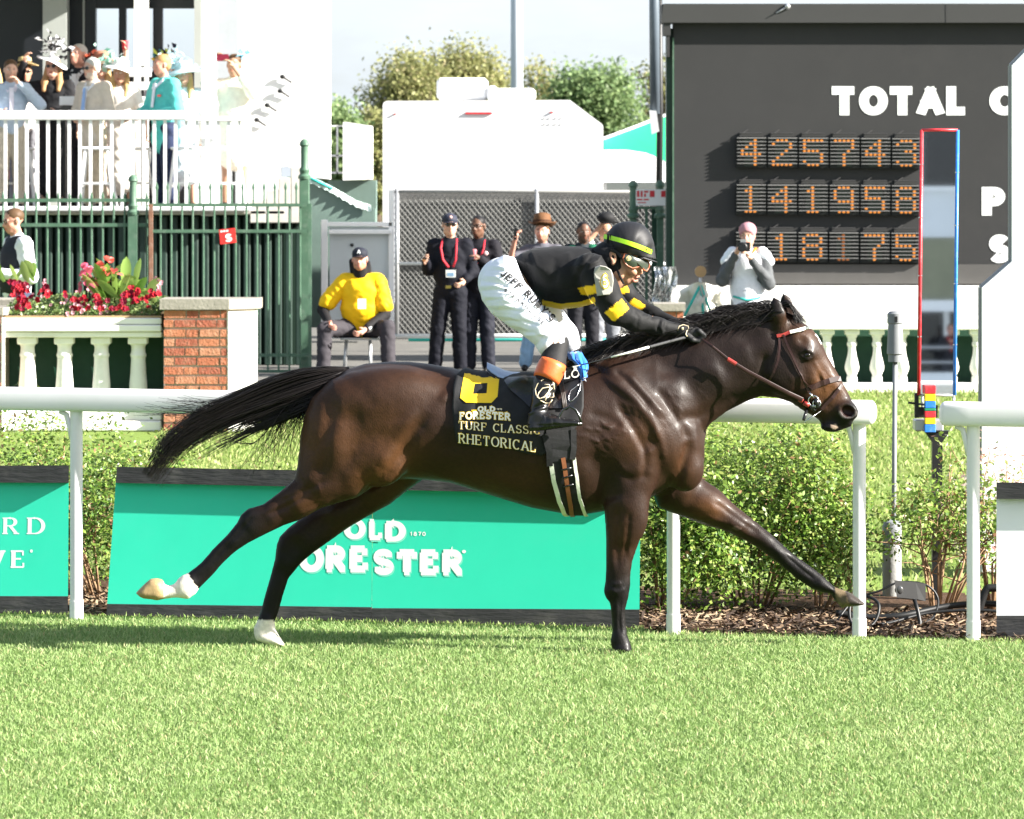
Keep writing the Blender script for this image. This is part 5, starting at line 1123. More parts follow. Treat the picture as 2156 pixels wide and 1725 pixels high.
o = mesh_obj('mulch_chips', V, np.arange(n*4).reshape(-1, 4), mat('mulch_chip', (.2, .12, .07), .9, .2, attr='Col'), colors=np.repeat(C, 4, 0)); tag(o, 'loose bark mulch under the shrubs behind the rail', 'mulch', None, 'stuff')

# ================================================================ running rail
M_PLAS = mat('white_plastic_rail', (.82, .79, .81), .30, .45, noise=(4, .03), stain=(3, (.66, .68, .62), .3))
M_POST = mat('rail_post_paint', (.79, .765, .785), .38, .45, noise=(5, .05), stain=(4, (.58, .62, .58), .35))
def railX(px): k = (px-CX)/F; return 20.83*k/(1+.22*k)            # where the rail line meets this column
def rail(label, px0, px1, posts, end0, end1):
    X0, X1 = railX(px0), railX(px1); r_ = thing('running_rail', label, 'rail', (X0, railY(X0), 0), 'white running rail segments')
    zc = lambda X: 1.095+.004*X*-1
    P = []; R = []; n = 24; Ln = math.hypot(X1-X0, .22*(X1-X0))
    for i in range(n+1):
        X = X0+(X1-X0)*i/n; P.append((X, railY(X), zc(X))); R.append(.058)
    def cap(Pe, Re, d):
        out = []
        for s_ in (.012, .022, .028): out.append((s_, .058*math.sqrt(max(0, 1-(s_/.030)**2))))
        return out
    u = np.array((1, -.22, 0)); u /= np.linalg.norm(u)
    if end1: 
        for s_, rr_ in cap(P, R, 1): P.append(tuple(np.array(P[n])+u*s_)); R.append(rr_)
    if end0:
        for s_, rr_ in cap(P, R, 1): P.insert(0, tuple(np.array((X0, railY(X0), zc(X0)))-u*s_)); R.insert(0, rr_)
    mb = MB(); nn = 24; V = []; ub = np.array((.22, 1, 0)); ub /= np.linalg.norm(ub)         # rounded-box section
    for p, rr_ in zip(P, R):
        for q in range(nn):
            a = 2*math.pi*q/nn; c_, s_ = math.cos(a), math.sin(a); V.append(np.array(p)+ub*rr_*.8*math.copysign(abs(c_)**.5, c_)+np.array((0, 0, rr_*math.copysign(abs(s_)**.5, s_))))
    m_ = len(P); mb.add(V, [(i*nn+k, i*nn+(k+1) % nn, (i+1)*nn+(k+1) % nn, (i+1)*nn+k) for i in range(m_-1) for k in range(nn)]+[tuple(range(nn-1, -1, -1)), tuple((m_-1)*nn+k for k in range(nn))]); mb.build('rail_bar', M_PLAS, r_, True)
    for px in posts:
        X = railX(px); Y = railY(X)+.02; z = zc(X); m_ = MB()
        m_.tube([(X, Y, -.05), (X, Y, .10)], .0345, 16); m_.tube([(X, Y, .10), (X, Y, z-.03)], .0315, 16)
        b = m_.build('post', M_POST, r_, True); shade_auto(b)
        s2 = MB(); s2.tube([(X-.085, Y, z-.058), (X-.05, Y, z-.075), (X-.034, Y, z-.14), (X-.030, Y, z-.20)], [.012, .014, .012, .006], 8); s2.build('bracket', M_POST, b, True)
    return r_
rail('long white running rail behind the horse with rounded end near its muzzle', -1300, 1833, (-1098, 160, 1418, 1810), False, True)
rail('short white running rail starting right of the finish mirror', 1990, 3300, (2050, 2700), True, False)

# ================================================================ advertising boards along the rail
M_MINT = mat('mint_board', (.030, .62, .41), .55, .3, noise=(2.5, .035), stain=(6, (.08, .60, .45), .18)); M_SGNB = mat('black_timber', (.035, .035, .036), .7, .25, noise=(6, .3), bump=(30, .25), stain=(7, (.10, .095, .085), .5), bumpscale=(.3, 1, 2))
M_SGNW = mat('white_board', (.8, .81, .82), .5, .3, noise=(3, .03)); M_LET = mat('sign_white', (.80, .82, .80), .5, .3); M_LETS = mat('sign_shadow_print', (.20, .70, .54), .5, .3)
def board(label, pxs, pys, mpanel, lean=.16, group=None, off=.29, base_h=None):
    """pxs: left/right columns at foot and top; pys: top edge, beam foot, panel foot, ground rows. Leaning board with a black beam above and a black kick board"""
    (f0, f1), (t0, t1) = pxs; y0, y1, y2, y3 = pys
    def Yb(px): return railY(railX(px))+off
    Zg = 0.0
    def pt(px, t, out=0):                            # t: 0 foot .. 1 top; out towards the track
        pxx = (f0+(f1-f0)*px)*(1-t)+(t0+(t1-t0)*px)*t; yb = Yb(f0+(f1-f0)*px); Y = yb+lean*t-out
        hgt = CH-((y0[0]+(y0[1]-y0[0])*px)-HY)*Y/F
        return np.array(((pxx-CX)*Y/F, Y, hgt*t))
    def tt(rows, px):                                # row -> t along the board
        r_ = rows[0]+(rows[1]-rows[0])*px; top = y0[0]+(y0[1]-y0[0])*px; yb = Yb(f0+(f1-f0)*px)
        ht = CH-(top-HY)*(yb+lean)/F
        t = .5
        for _ in range(6): t = (CH-(r_-HY)*(yb+lean*t)/F)/ht
        return t
    root = thing('advertising_board', label, 'sign', pt(.5, 0), group)
    def slabm(name, ra, rb, o0, o1, m, parent, full=False):
        V = []; n = 6
        for i in range(n+1):
            px = i/n
            for r_, o in ((ra, o1), (ra, o0), (rb, o0), (rb, o1)):
                t = tt(r_, px) if r_ is not None else -.06
                V.append(pt(px, t, o))
        Fc = [(i*4+k, i*4+(k+1) % 4, i*4+4+(k+1) % 4, i*4+4+k) for i in range(n) for k in range(4)]+[(3, 2, 1, 0), (n*4, n*4+1, n*4+2, n*4+3)]
        return mesh_obj(name, V, Fc, m, parent)
    pn = slabm('panel', y1, y2, -.03, .0, mpanel, root); slabm('top_beam', y0, (y1[0]+1.2, y1[1]+1.2), -.035, .05, M_SGNB, root); slabm('kick_board', (y2[0], y2[1]), None, -.035, .012, M_SGNB, root)
    return root, pn, pt, tt
def board_text(pt, tt, pn, txt, pxr, rows, m, out=.0006, sh=(0, 0), **kw):
    """pxr: fraction of board width from, to; rows: cap row and base row (left, right)"""
    W_ = text_width(txt, kw.get('thick', .16), kw.get('space', .12), kw.get('widen', 1))
    def fn(x, y, k):
        px = pxr[0]+(pxr[1]-pxr[0])*x/W_+sh[0]; t0 = tt(rows[1], px); t1 = tt(rows[0], px); return pt(px, t0+(t1-t0)*y+sh[1], out+k*1e-5)
    return text_mesh(txt, fn, **kw).build('lettering', m, pn)
b1, p1, pt1, tt1 = board('mint green board with white letters RD and VE at the left edge', ((-420, 143), (-405, 145)), ((982, 980), (1014, 1016), (1255, 1256), (1310, 1308)), M_MINT, group='green boards along the rail')
fr = lambda px: (px+420)/563
[board_text(pt1, tt1, p1, ch_, (fr(xa), fr(xb)), ((1091, 1091), (1126, 1126)), M_LET, thick=.2, thin=.07, serif=.15) for ch_, xa, xb in (('R', 4, 40), ('D', 56, 96))]
[board_text(pt1, tt1, p1, ch_, (fr(xa), fr(xb)), ((1160, 1160), (1197, 1197)), M_LET, thick=.24, thin=.10, serif=.15) for ch_, xa, xb in (('V', -28, 10), ('E', 22, 55))]; board_text(pt1, tt1, p1, '*', (fr(61), fr(69)), ((1158, 1158), (1190, 1190)), M_LET, thick=.08)
b2, p2, pt2, tt2 = board('mint green board with OLD and FORE letters beneath the hind legs', ((224, 782.6), (246, 784.2)), ((983, 993), (1016, 1027), (1272, 1279), (1309, 1314)), M_MINT, group='green boards along the rail')
b3, p3, pt3, tt3 = board('mint green board with letters STER beneath the horse\'s belly', ((783, 1346), (785, 1349)), ((998, 1008), (1030, 1042), (1281, 1284), (1318, 1326)), M_MINT, group='green boards along the rail')
f2 = lambda px: (px-226)/554; f3 = lambda px: (px-784)/563
for m_, sh, o_ in ((M_LETS, (.004, -.010), .0004), (M_LET, (0, 0), .0009)):
    board_text(pt2, tt2, p2, 'O', (f2(719), f2(768)), ((1093, 1093), (1137, 1137)), m_, o_, sh, thick=.34, thin=.24); board_text(pt2, tt2, p2, 'L', (f2(773), f2(806)), ((1094, 1094), (1138, 1139)), m_, o_+.0004, sh, thick=.34, thin=.24, serif=.12)
    board_text(pt3, tt3, p3, 'D', (f3(810), f3(857)), ((1098, 1098), (1142, 1142)), m_, o_, sh, thick=.34, thin=.24, serif=.10)
    board_text(pt2, tt2, p2, 'FORE', (f2(580), f2(777)), ((1147, 1150), (1203, 1207)), m_, o_, sh, thick=.36, thin=.26, serif=.12, space=.03, sub=.06)
    board_text(pt3, tt3, p3, 'STER', (f3(786), f3(980)), ((1157, 1161), (1212, 1216)), m_, o_, sh, thick=.36, thin=.26, serif=.12, space=.03, sub=.06)
board_text(pt3, tt3, p3, '1870', (f3(863), f3(897)), ((1121, 1121), (1130, 1130)), M_LET, thick=.22, space=.14); board_text(pt3, tt3, p3, '*', (f3(972), f3(983)), ((1159, 1159), (1190, 1190)), M_LET, thick=.1)
board('white board with black top beam and kick board at the right edge', ((2098, 2700), (2098, 2700)), ((1016, 1016), (1050, 1052), (1297, 1297), (1344, 1350)), M_SGNW, off=.2)

# ================================================================ shrubs behind the rail
def leaf_cloud(P, N_, size, g, cols, weights, flat=.5):
    n = len(P); a = g.normal(size=(n, 3)); a /= np.linalg.norm(a, axis=1)[:, None]
    nr = g.normal(size=(n, 3))+np.array((0, -.35, .8))+N_*.9; nr /= np.linalg.norm(nr, axis=1)[:, None]
    u = np.cross(nr, a); u /= np.linalg.norm(u, axis=1)[:, None]+1e-9; v = np.cross(nr, u); s_ = (size*g.uniform(.55, 1.25, n))[:, None]
    V = np.stack([P-u*s_*.9, P+v*s_*.5-nr*s_*.12, P+u*s_*.95, P-v*s_*.5-nr*s_*.12], 1).reshape(-1, 3)
    C = np.array(cols)[g.choice(len(cols), n, p=np.array(weights)/sum(weights))]*g.uniform(.75, 1.25, n)[:, None]
    return V, np.arange(n*4).reshape(-1, 4), np.repeat(C, 4, 0)
M_LEAF = mat('shrub_leaf', (.1, .2, .04), .42, .4, attr='Col', trans=.32); M_TWIG = mat('twig_bark', (.30, .19, .11), .85, .2, noise=(20, .3))
GRN = [(.075, .16, .022), (.13, .24, .03), (.22, .33, .055), (.25, .31, .07), (.23, .12, .06), (.035, .075, .012)]
def shrub(label, px, Y, wd, ht, n, size, weights, seed, stems=12, lean=0, base_w=.5, bare=0, group='shrubs behind the white rail', cat='shrub', dep=None, cols=GRN):
    g = np.random.default_rng(seed); X0 = (px-CX)*Y/F; root = thing('shrub', label, cat, (X0, Y, 0), group); dep = dep or wd*.45
    tips = []; mb = MB()
    for k in range(stems):
        a = g.uniform(-1, 1); b = g.uniform(-1, 1); h_ = ht*g.uniform(.6, 1.0)*(1-.3*abs(a)); p0 = np.array((X0+a*wd*.5*base_w*.35, Y+b*dep*.3, 0)); p3 = np.array((X0+a*wd*.46+lean*h_, Y+b*dep*.8, h_))
        p1 = p0+(p3-p0)*.4+g.normal(size=3)*.03; p2 = p0+(p3-p0)*.72+g.normal(size=3)*.04; mb.tube([p0, p1, p2, p3], [.008, .0065, .0045, .002], 5); tips += [p1, p2, p3]
        for _ in range(3):
            q = p1+(p3-p1)*g.uniform(0, .8); e = q+np.array((g.normal()*.12, g.normal()*.10, abs(g.normal())*.13)); mb.tube([q, (q+e)/2+g.normal(size=3)*.01, e], [.004, .003, .0015], 4); tips.append(e)
    o = mb.build('stems', M_TWIG, root, True); o['kind'] = 'stuff'
    cl = []; 
    for _ in range(max(30, n//45)):                  # clumps spread through an uneven dome
        a, b = g.uniform(-1, 1), g.uniform(-1, 1); top = ht*(1-.32*abs(a)**2.2-.15*b*b)*(1+.10*math.sin(a*7+seed)+.07*math.sin(a*17+seed*2)); z = top*(bare+(1-bare)*g.uniform(0, 1)**.5)
        cl.append((X0+a*wd*.5*(.75+.25*z/ht)+lean*z, Y+b*dep, z))
    cl += [tuple(t) for t in tips if t[2] > ht*bare]
    cl = np.array(cl); i = g.integers(0, len(cl), n); P = cl[i]+g.normal(size=(n, 3))*np.array((.055, .05, .05))*(wd/1.0)**.4; P = P[P[:, 2] > .02]
    N_ = np.stack([(P[:, 0]-X0)/wd*1.5, (P[:, 1]-Y)/dep*.8, P[:, 2]/ht*.6], 1)
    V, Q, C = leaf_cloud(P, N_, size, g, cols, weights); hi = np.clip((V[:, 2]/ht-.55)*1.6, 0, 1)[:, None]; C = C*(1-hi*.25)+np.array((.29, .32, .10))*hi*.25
    o = mesh_obj('foliage', V, Q, M_LEAF, root, False, colors=C); o['kind'] = 'stuff'; return root
shrub('clipped leafy shrub with russet tips behind the left board', 20, 22.9, 1.6, .92, 13000, .0155, (3, 4, 3, 2, 1.2, 2), 1, 14)
shrub('thin-leaved shrub seen between the two left boards', 215, 22.6, 1.1, .90, 7500, .015, (3, 4, 3, 2, .8, 3), 2, 12, bare=.08)
shrub('low pale green shrub on the slope behind the hind legs', 420, 23.6, 1.3, .62, 3500, .014, (1, 3, 4, 4, .3, 1), 3)
shrub('bright green leafy shrub directly behind the horse\'s forelegs', 1395, 21.75, .85, .78, 12000, .017, (2, 4, 5, 2, .1, 2), 4, 7)
shrub('broad leafy shrub under the horse\'s outstretched foreleg', 1590, 22.05, 1.05, .93, 16000, .016, (2, 4, 5, 2.5, .5, 1.5), 5, 9)
shrub('rounded shrub beside the last post of the long rail', 1725, 21.9, .52, .86, 7500, .016, (2, 4, 5, 3, .5, 1.5), 6, 7)
shrub('sparse twiggy shrub with bare brown branches near the finish mirror', 1975, 21.55, .62, .80, 2600, .017, (2, 4, 5, 3, 1.0, .6), 8, 16, bare=.45, lean=.06)
FLW = [(.62, .42, .42), (.75, .66, .62), (.22, .30, .06), (.30, .36, .09), (.42, .18, .16), (.10, .16, .03)]
shrub('shrub with pale pink blossom in front of the white pylon', 2085, 21.9, .45, .88, 2300, .015, (4, 5, 2, 2, 2, 1), 9, 14, bare=.2, cols=FLW)
# ================================================================ finish mirror, lamp post, spotlight, cables, pylon
M_RED = mat('red_paint', (.62, .03, .04), .4, .4, stain=(20, (.6, .25, .25), .4)); M_BLU = mat('blue_paint', (.03, .20, .66), .4, .4, stain=(20, (.3, .45, .7), .4)); M_YEL = mat('yellow_paint', (.80, .58, .02), .45, .4); M_GRN = mat('green_paint', (.02, .24, .12), .5, .4)
M_GREY = mat('grey_paint', (.20, .21, .22), .5, .4, noise=(8, .12)); M_DARK = mat('dark_metal', (.011, .0115, .012), .45, .4, noise=(15, .25)); M_ALU = mat('aluminium', (.45, .46, .47), .35, .5, metal=.6)
YM = 22.3
fm = thing('finish_mirror', 'tall narrow finish line mirror with red and blue edges', 'mirror', at(1975, 910, YM))
def mp_(px, py, out=0): return at(px, py, YM-out)
MC = [(1941, 274), (2017, 274), (2009, 832), (1934, 832)]
mirror_m = mat('mirror_glass', (.94, .96, .97), .015, .5, metal=1)
V = [mp_(*p) for p in MC]; tilt = .115
for i in (0, 1): V[i] = V[i]+np.array((0, .0155, 0))   # leans back a touch
for i in (2, 3): V[i] = V[i]+np.array((0, -.0155, 0))
V = [np.array(((p[0]), p[1], p[2])) for p in V]
V2 = [v+np.array((0, .012, 0)) for v in V]
mesh_obj('mirror_glass', [*V], [(0, 1, 2, 3)], mirror_m, fm); mesh_obj('mirror_back', [*V2], [(3, 2, 1, 0)], M_DARK, fm)
def bar(a, b, r_, m, name, par, n=8):
    mb = MB(); mb.tube([a, b], r_, n); return mb.build(name, m, par, True)
bar(V[0], V[3], .0095, M_RED, 'frame_edge', fm); bar(V[0], V[1], .0085, M_RED, 'frame_edge', fm); bar(V[1], V[2], .0095, M_BLU, 'frame_edge', fm); bar(V[3], V[2], .007, M_ALU, 'frame_edge', fm)
mb = MB()
for t in (.13, .33, .55, .78): mb.tube([V[0]+(V[3]-V[0])*t+np.array((-.011, -.004, 0)), V[0]+(V[3]-V[0])*t+np.array((.011, -.004, 0))], .0045, 6); mb.tube([V[1]+(V[2]-V[1])*(t+.03)+np.array((-.011, -.004, 0)), V[1]+(V[2]-V[1])*(t+.03)+np.array((.011, -.004, 0))], .0045, 6)
o = mb.build('frame_clip', M_ALU, fm); o['kind'] = 'stuff'
for x in (1942, 2008): bar(mp_(x, 832, -.1), mp_(x, 862, -.1), .007, M_ALU, 'bracket_leg', fm)
mb = MB(); mb.box(mp_(1926, 0)[0], mp_(1986, 0)[0], YM-.02, YM+.12, mp_(0, 908)[2], mp_(0, 884)[2], .006); mb.build('clamp', M_ALU, fm)
mb = MB(); mb.box(mp_(1926, 0)[0], mp_(1934, 0)[0], YM-.01, YM+.03, mp_(0, 880)[2], mp_(0, 828)[2]); mb.tube([mp_(1912, 848), mp_(1975, 856)], .006, 6); mb.box(mp_(1932, 0)[0], mp_(1975, 0)[0], YM+.02, YM+.05, mp_(0, 880)[2], mp_(0, 858)[2]); mb.build('clamp_screw', M_DARK, fm)
mb = MB(); mb.prism([(mp_(x, y)[0], mp_(x, y)[2]) for x, y in [(1947, 908), (2001, 908), (1985, 932), (1985, 1420), (1964, 1420), (1964, 932)]], YM+.02, YM+.075); mb.build('post', M_DARK, fm)
cb = thing('colour_block_marker', 'stack of red, yellow and blue blocks at the finish line', 'marker', mp_(1955, 909, .05))
for k, (ya, yb, m_) in enumerate([(810, 828, M_RED), (828, 843.5, M_YEL), (843.5, 858, M_BLU), (858, 864, M_GRN), (864, 878, M_RED), (878, 892, M_YEL), (892, 909, M_BLU)]):
    mb = MB(); w_ = .3*(k % 3); mb.box(mp_(1944+w_, 0)[0], mp_(1967-w_, 0)[0], YM-.085, YM-.03, mp_(0, yb-.3)[2], mp_(0, ya+.3)[2], .0025); mb.build('block', m_, cb)
YL = 22.9
lp = thing('lamp_post', 'slim grey post with round grey lamp head before the balustrade', 'lamp post', at(1880, 1216, YL))
c = at(1883, 0, YL); zz = lambda py: at(0, py, YL)[2]; k = YL/F
mb = MB(); mb.lathe((c[0]+.01*.5, c[1], 0), [(15*k, zz(762)), (15*k, zz(747)), (18*k, zz(745)), (17.5*k, zz(735)), (15*k, zz(682)), (17*k, zz(680)), (17*k, zz(661)), (12*k, zz(656)), (4*k, zz(655))], 20); shade_auto(mb.build('lamp_head', M_GREY, lp))
mb = MB(); mb.box(c[0]-.008+.005, c[0]+.008+.005, c[1]-.045, c[1]-.038, zz(678), zz(666)); mb.build('sensor_window', M_DARK, lp)
mb = MB(); mb.tube([(c[0]+.004, c[1], zz(762)), (c[0]-.006, c[1], 0)], 5*k, 10); mb.build('pole', M_GREY, lp, True)
YB = 22.55; cb_ = at(1878, 0, YB); bl = thing('bollard', 'short grey capped concrete bollard among the shrubs', 'bollard', (cb_[0], YB, 0)); k = YB/F; zz = lambda py: at(0, py, YB)[2]
mb = MB(); mb.lathe((cb_[0], YB, 0), [(20*k, -.02), (20*k, zz(1126))], 20); shade_auto(mb.build('shaft', mat('concrete', (.30, .30, .29), .85, .2, noise=(10, .15), bump=(30, .2)), bl))
mb = MB(); mb.lathe((cb_[0], YB, 0), [(20.5*k, zz(1125)), (20.5*k, zz(1108)), (17*k, zz(1099)), (8*k, zz(1095)), (1*k, zz(1094))], 20); shade_auto(mb.build('cap', M_GREY, bl))
YS = 21.0
sp = thing('ground_spotlight', 'black box spotlight on a stake in the mulch', 'spotlight', at(1918, 1300, YS))
P = lambda x, y, o=0: at(x, y, YS+o)
mb = MB(); A = [P(1883, 1222), P(1904, 1226, .04), P(1904, 1262, .04), P(1888, 1258)]; B_ = [p+np.array((.11, .05, -.015)) for p in A]
mb.add(A+B_, [(3, 2, 1, 0), (4, 5, 6, 7), (0, 1, 5, 4), (1, 2, 6, 5), (2, 3, 7, 6), (3, 0, 4, 7)]); mb.build('housing', M_DARK, sp)
mb = MB(); q = (A[0]+A[1]+A[2]+A[3])/4; mb.ball(q+np.array((-.005, -.008, 0)), .022, 12, (1, .5, 1)); mb.build('lens', mat('lamp_lens', (.05, .05, .05), .1, .6), sp, True)
mb = MB(); mb.tube([P(1925, 1262, .04), P(1932, 1285, .03), P(1937, 1310, .0), P(1936, 1345, -.03)], .010, 8); mb.build('stake', M_DARK, sp, True)
g = np.random.default_rng(12)
def cable(pts, r_, label):
    mb = MB(); Q = [];  P_ = np.array([at(*p) for p in pts]); n = len(P_)
    for i in range(n-1):
        p0, p1, p2, p3 = P_[max(i-1, 0)], P_[i], P_[i+1], P_[min(i+2, n-1)]
        for f_ in np.linspace(0, 1, 7, endpoint=False): Q.append(.5*((2*p1)+(-p0+p2)*f_+(2*p0-5*p1+4*p2-p3)*f_*f_+(-p0+3*p1-3*p2+p3)*f_**3))
    Q.append(P_[-1]); mb.tube(Q, r_, 6); o = mb.build('power_cable', M_DARK, None, True); return tag(o, label, 'cable', 'black cables in the mulch bed')
cable([(1760, 1310, 21.1), (1800, 1262, 21.2), (1850, 1245, 21.2), (1895, 1226, 21.2), (1950, 1232, 21.2), (1975, 1262, 21.2), (1965, 1300, 21.1), (1940, 1312, 21)], .006, 'black cable arching over the box spotlight')
cable([(1752, 1320, 20.95), (1800, 1330, 20.9), (1840, 1312, 20.95), (1850, 1272, 21), (1820, 1256, 21.05), (1790, 1275, 21), (1800, 1318, 20.95), (1870, 1312, 21), (1960, 1290, 21.1), (2080, 1286, 21.1), (2170, 1300, 21.1)], .008, 'black cable coiled on the mulch by the last rail post')
cable([(1760, 1290, 21.2), (1830, 1300, 21.2), (1900, 1296, 21.2), (2000, 1276, 21.3), (2100, 1272, 21.3), (2200, 1290, 21.2)], .016, 'thick black hose running under the twiggy shrub')
cable([(2060, 1290, 21.25), (2075, 1245, 21.25), (2095, 1238, 21.25), (2180, 1240, 21.25)], .02, 'black hose behind the white board at the right')
YP = 23.6
py = thing('white_pylon', 'big white angular pylon cut off by the right edge', 'pylon', at(2130, 1300, YP))
pts = [(2068, 1205), (2068, 606), (2131, 551), (2131, 138), (2170, 98), (2520, 98), (2520, 1205)]
mb = MB(); mb.prism([(at(x, y, YP)[0], at(x, y, YP)[2]) for x, y in pts], YP, YP+.19); mb.build('panel', mat('pylon_white', (.80, .80, .78), .6, .3, bump=(60, .15), noise=(5, .03)), py)
pe = MB()
for a, b in zip(pts[:5], pts[1:5]): pe.tube([at(*a, YP)+np.array((-.004, .06, 0)), at(*b, YP)+np.array((-.004, .06, 0))], .012, 6)
pe.build('edge_trim', mat('pylon_trim', (.28, .28, .28), .5, .4), py)
# ================================================================ infield: balustrades, planter, fences, platform, buildings, scoreboard
def X_(px, Y): return (px-CX)*Y/F
def Z_(py, Y): return CH-(py-HY)*Y/F
def pbox(mb, x0, x1, y0, y1, Y, dep, b=0):          # box seen between columns x0..x1 and rows y0..y1, front at Y
    return mb.box(X_(x0, Y), X_(x1, Y), Y, Y+dep, Z_(y1, Y), Z_(y0, Y), b)
M_WHT = mat('white_masonry', (.80, .79, .75), .6, .3, noise=(3, .05), stain=(3.5, (.58, .54, .46), .5), bump=(30, .1)); M_WHW = mat('white_painted_metal', (.80, .80, .80), .4, .4, noise=(4, .04))
M_DGRN = mat('dark_green_board', (.018, .06, .036), .6, .3, noise=(3, .2), stain=(5, (.05, .10, .07), .3)); M_FGRN = mat('green_fence_paint', (.068, .135, .088), .5, .3, noise=(6, .2), stain=(9, (.20, .25, .20), .5))
M_STONE = mat('stone_cap', (.27, .25, .215), .85, .2, noise=(8, .15), stain=(6, (.25, .24, .2), .5), bump=(40, .25)); M_MORT = mat('mortar', (.45, .39, .32), .9, .1, noise=(30, .1), bump=(60, .3))
BRK = [mat('brick_face', c, .9, .15, noise=(20, .22), stain=(12, (.50, .36, .26), .45), bump=(50, .5)) for c in ((.36, .125, .07), (.40, .155, .085), (.30, .095, .06), (.42, .19, .115))]
g = np.random.default_rng(31)
# planter balustrade, left
YPn = 37.2; zz = lambda py: Z_(py, YPn)
bal = thing('balustrade', 'white balustrade with four turned balusters under the flower planter', 'balustrade', (X_(175, YPn), YPn, 0))
mb = MB()
for y0, y1, o in ((668.6, 682, .0), (683, 697, -.02), (698, 709.5, .012)): mb.box(X_(3.5, YPn), X_(343, YPn), YPn-.16+o, YPn+.18, zz(y1), zz(y0), .008)
mb.build('beam', M_WHT, bal); mb = MB(); mb.box(X_(3, YPn), X_(343, YPn), YPn-.19, YPn+.2, 0, zz(884), .01); mb.box(X_(3, YPn), X_(343, YPn), YPn-.15, YPn+.2, zz(884)+.002, zz(862), .01); mb.build('plinth', M_WHT, bal)
def baluster(parent, cx, Y, zt, zb, w, kind, m=None):
    s_ = w/2; h = zt-zb; mb = MB()
    if kind == 0: prof = [(.9, 0), (.9, .09), (.80, .11), (.80, .16), (.92, .22), (.88, .36), (.78, .52), (.72, .68), (.72, .72), (.80, .735), (.80, .765), (.72, .78), (.68, .86), (.80, .90), (.80, .92)]
    else: prof = [(.72, 0), (.72, .10), (.60, .13), (.66, .16), (.92, .24), (.95, .30), (.80, .40), (.58, .52), (.50, .62), (.52, .68), (.66, .70), (.66, .75), (.54, .77), (.56, .84), (.72, .87), (.72, .90)]
    mb.lathe((cx, Y, zb), [(a*s_, b*h) for a, b in prof], 18); t = s_*.96
    mb.box(cx-t, cx+t, Y-t, Y+t, zb+h*.90, zt, .01); o = mb.build('baluster', m or M_WHT, parent); shade_auto(o, 40); return o
for cx in (58.7, 136.5, 214, 291.6): baluster(bal, X_(cx, YPn), YPn-.02, zz(709.5), zz(862), .175, 0)
mb = MB(); pbox(mb, 2, 344, 708, 880, YPn+.3, .05); mb.build('backing_board', M_DGRN, bal)
mb = MB()
for cx in (30, 105, 185): mb.prism([(X_(cx, YPn), zz(775)), (X_(cx+22, YPn), zz(788)), (X_(cx+22, YPn), zz(830)), (X_(cx+12, YPn), zz(830))], YPn+.285, YPn+.295)  # paler green wedges on the board behind the balusters
o = mb.build('pale_patch', mat('paler_green', (.06, .20, .13), .6, .3), bal); o['kind'] = 'stuff'
mb = MB(); mb.box(X_(4, YPn), X_(344, YPn), YPn-.12, YPn+1.0, zz(690), zz(664)); mb.build('soil_box', mat('planter_soil', (.10, .06, .035), .95, .1, noise=(20, .4), bump=(40, .4)), bal)
mb = MB(); mb.box(X_(5, YPn), X_(343, YPn), YPn-.14, YPn-.11, zz(668.4), zz(664), .003); mb.build('timber_lip', mat('timber_lip', (.40, .27, .15), .8, .2, noise=(10, .2)), bal)
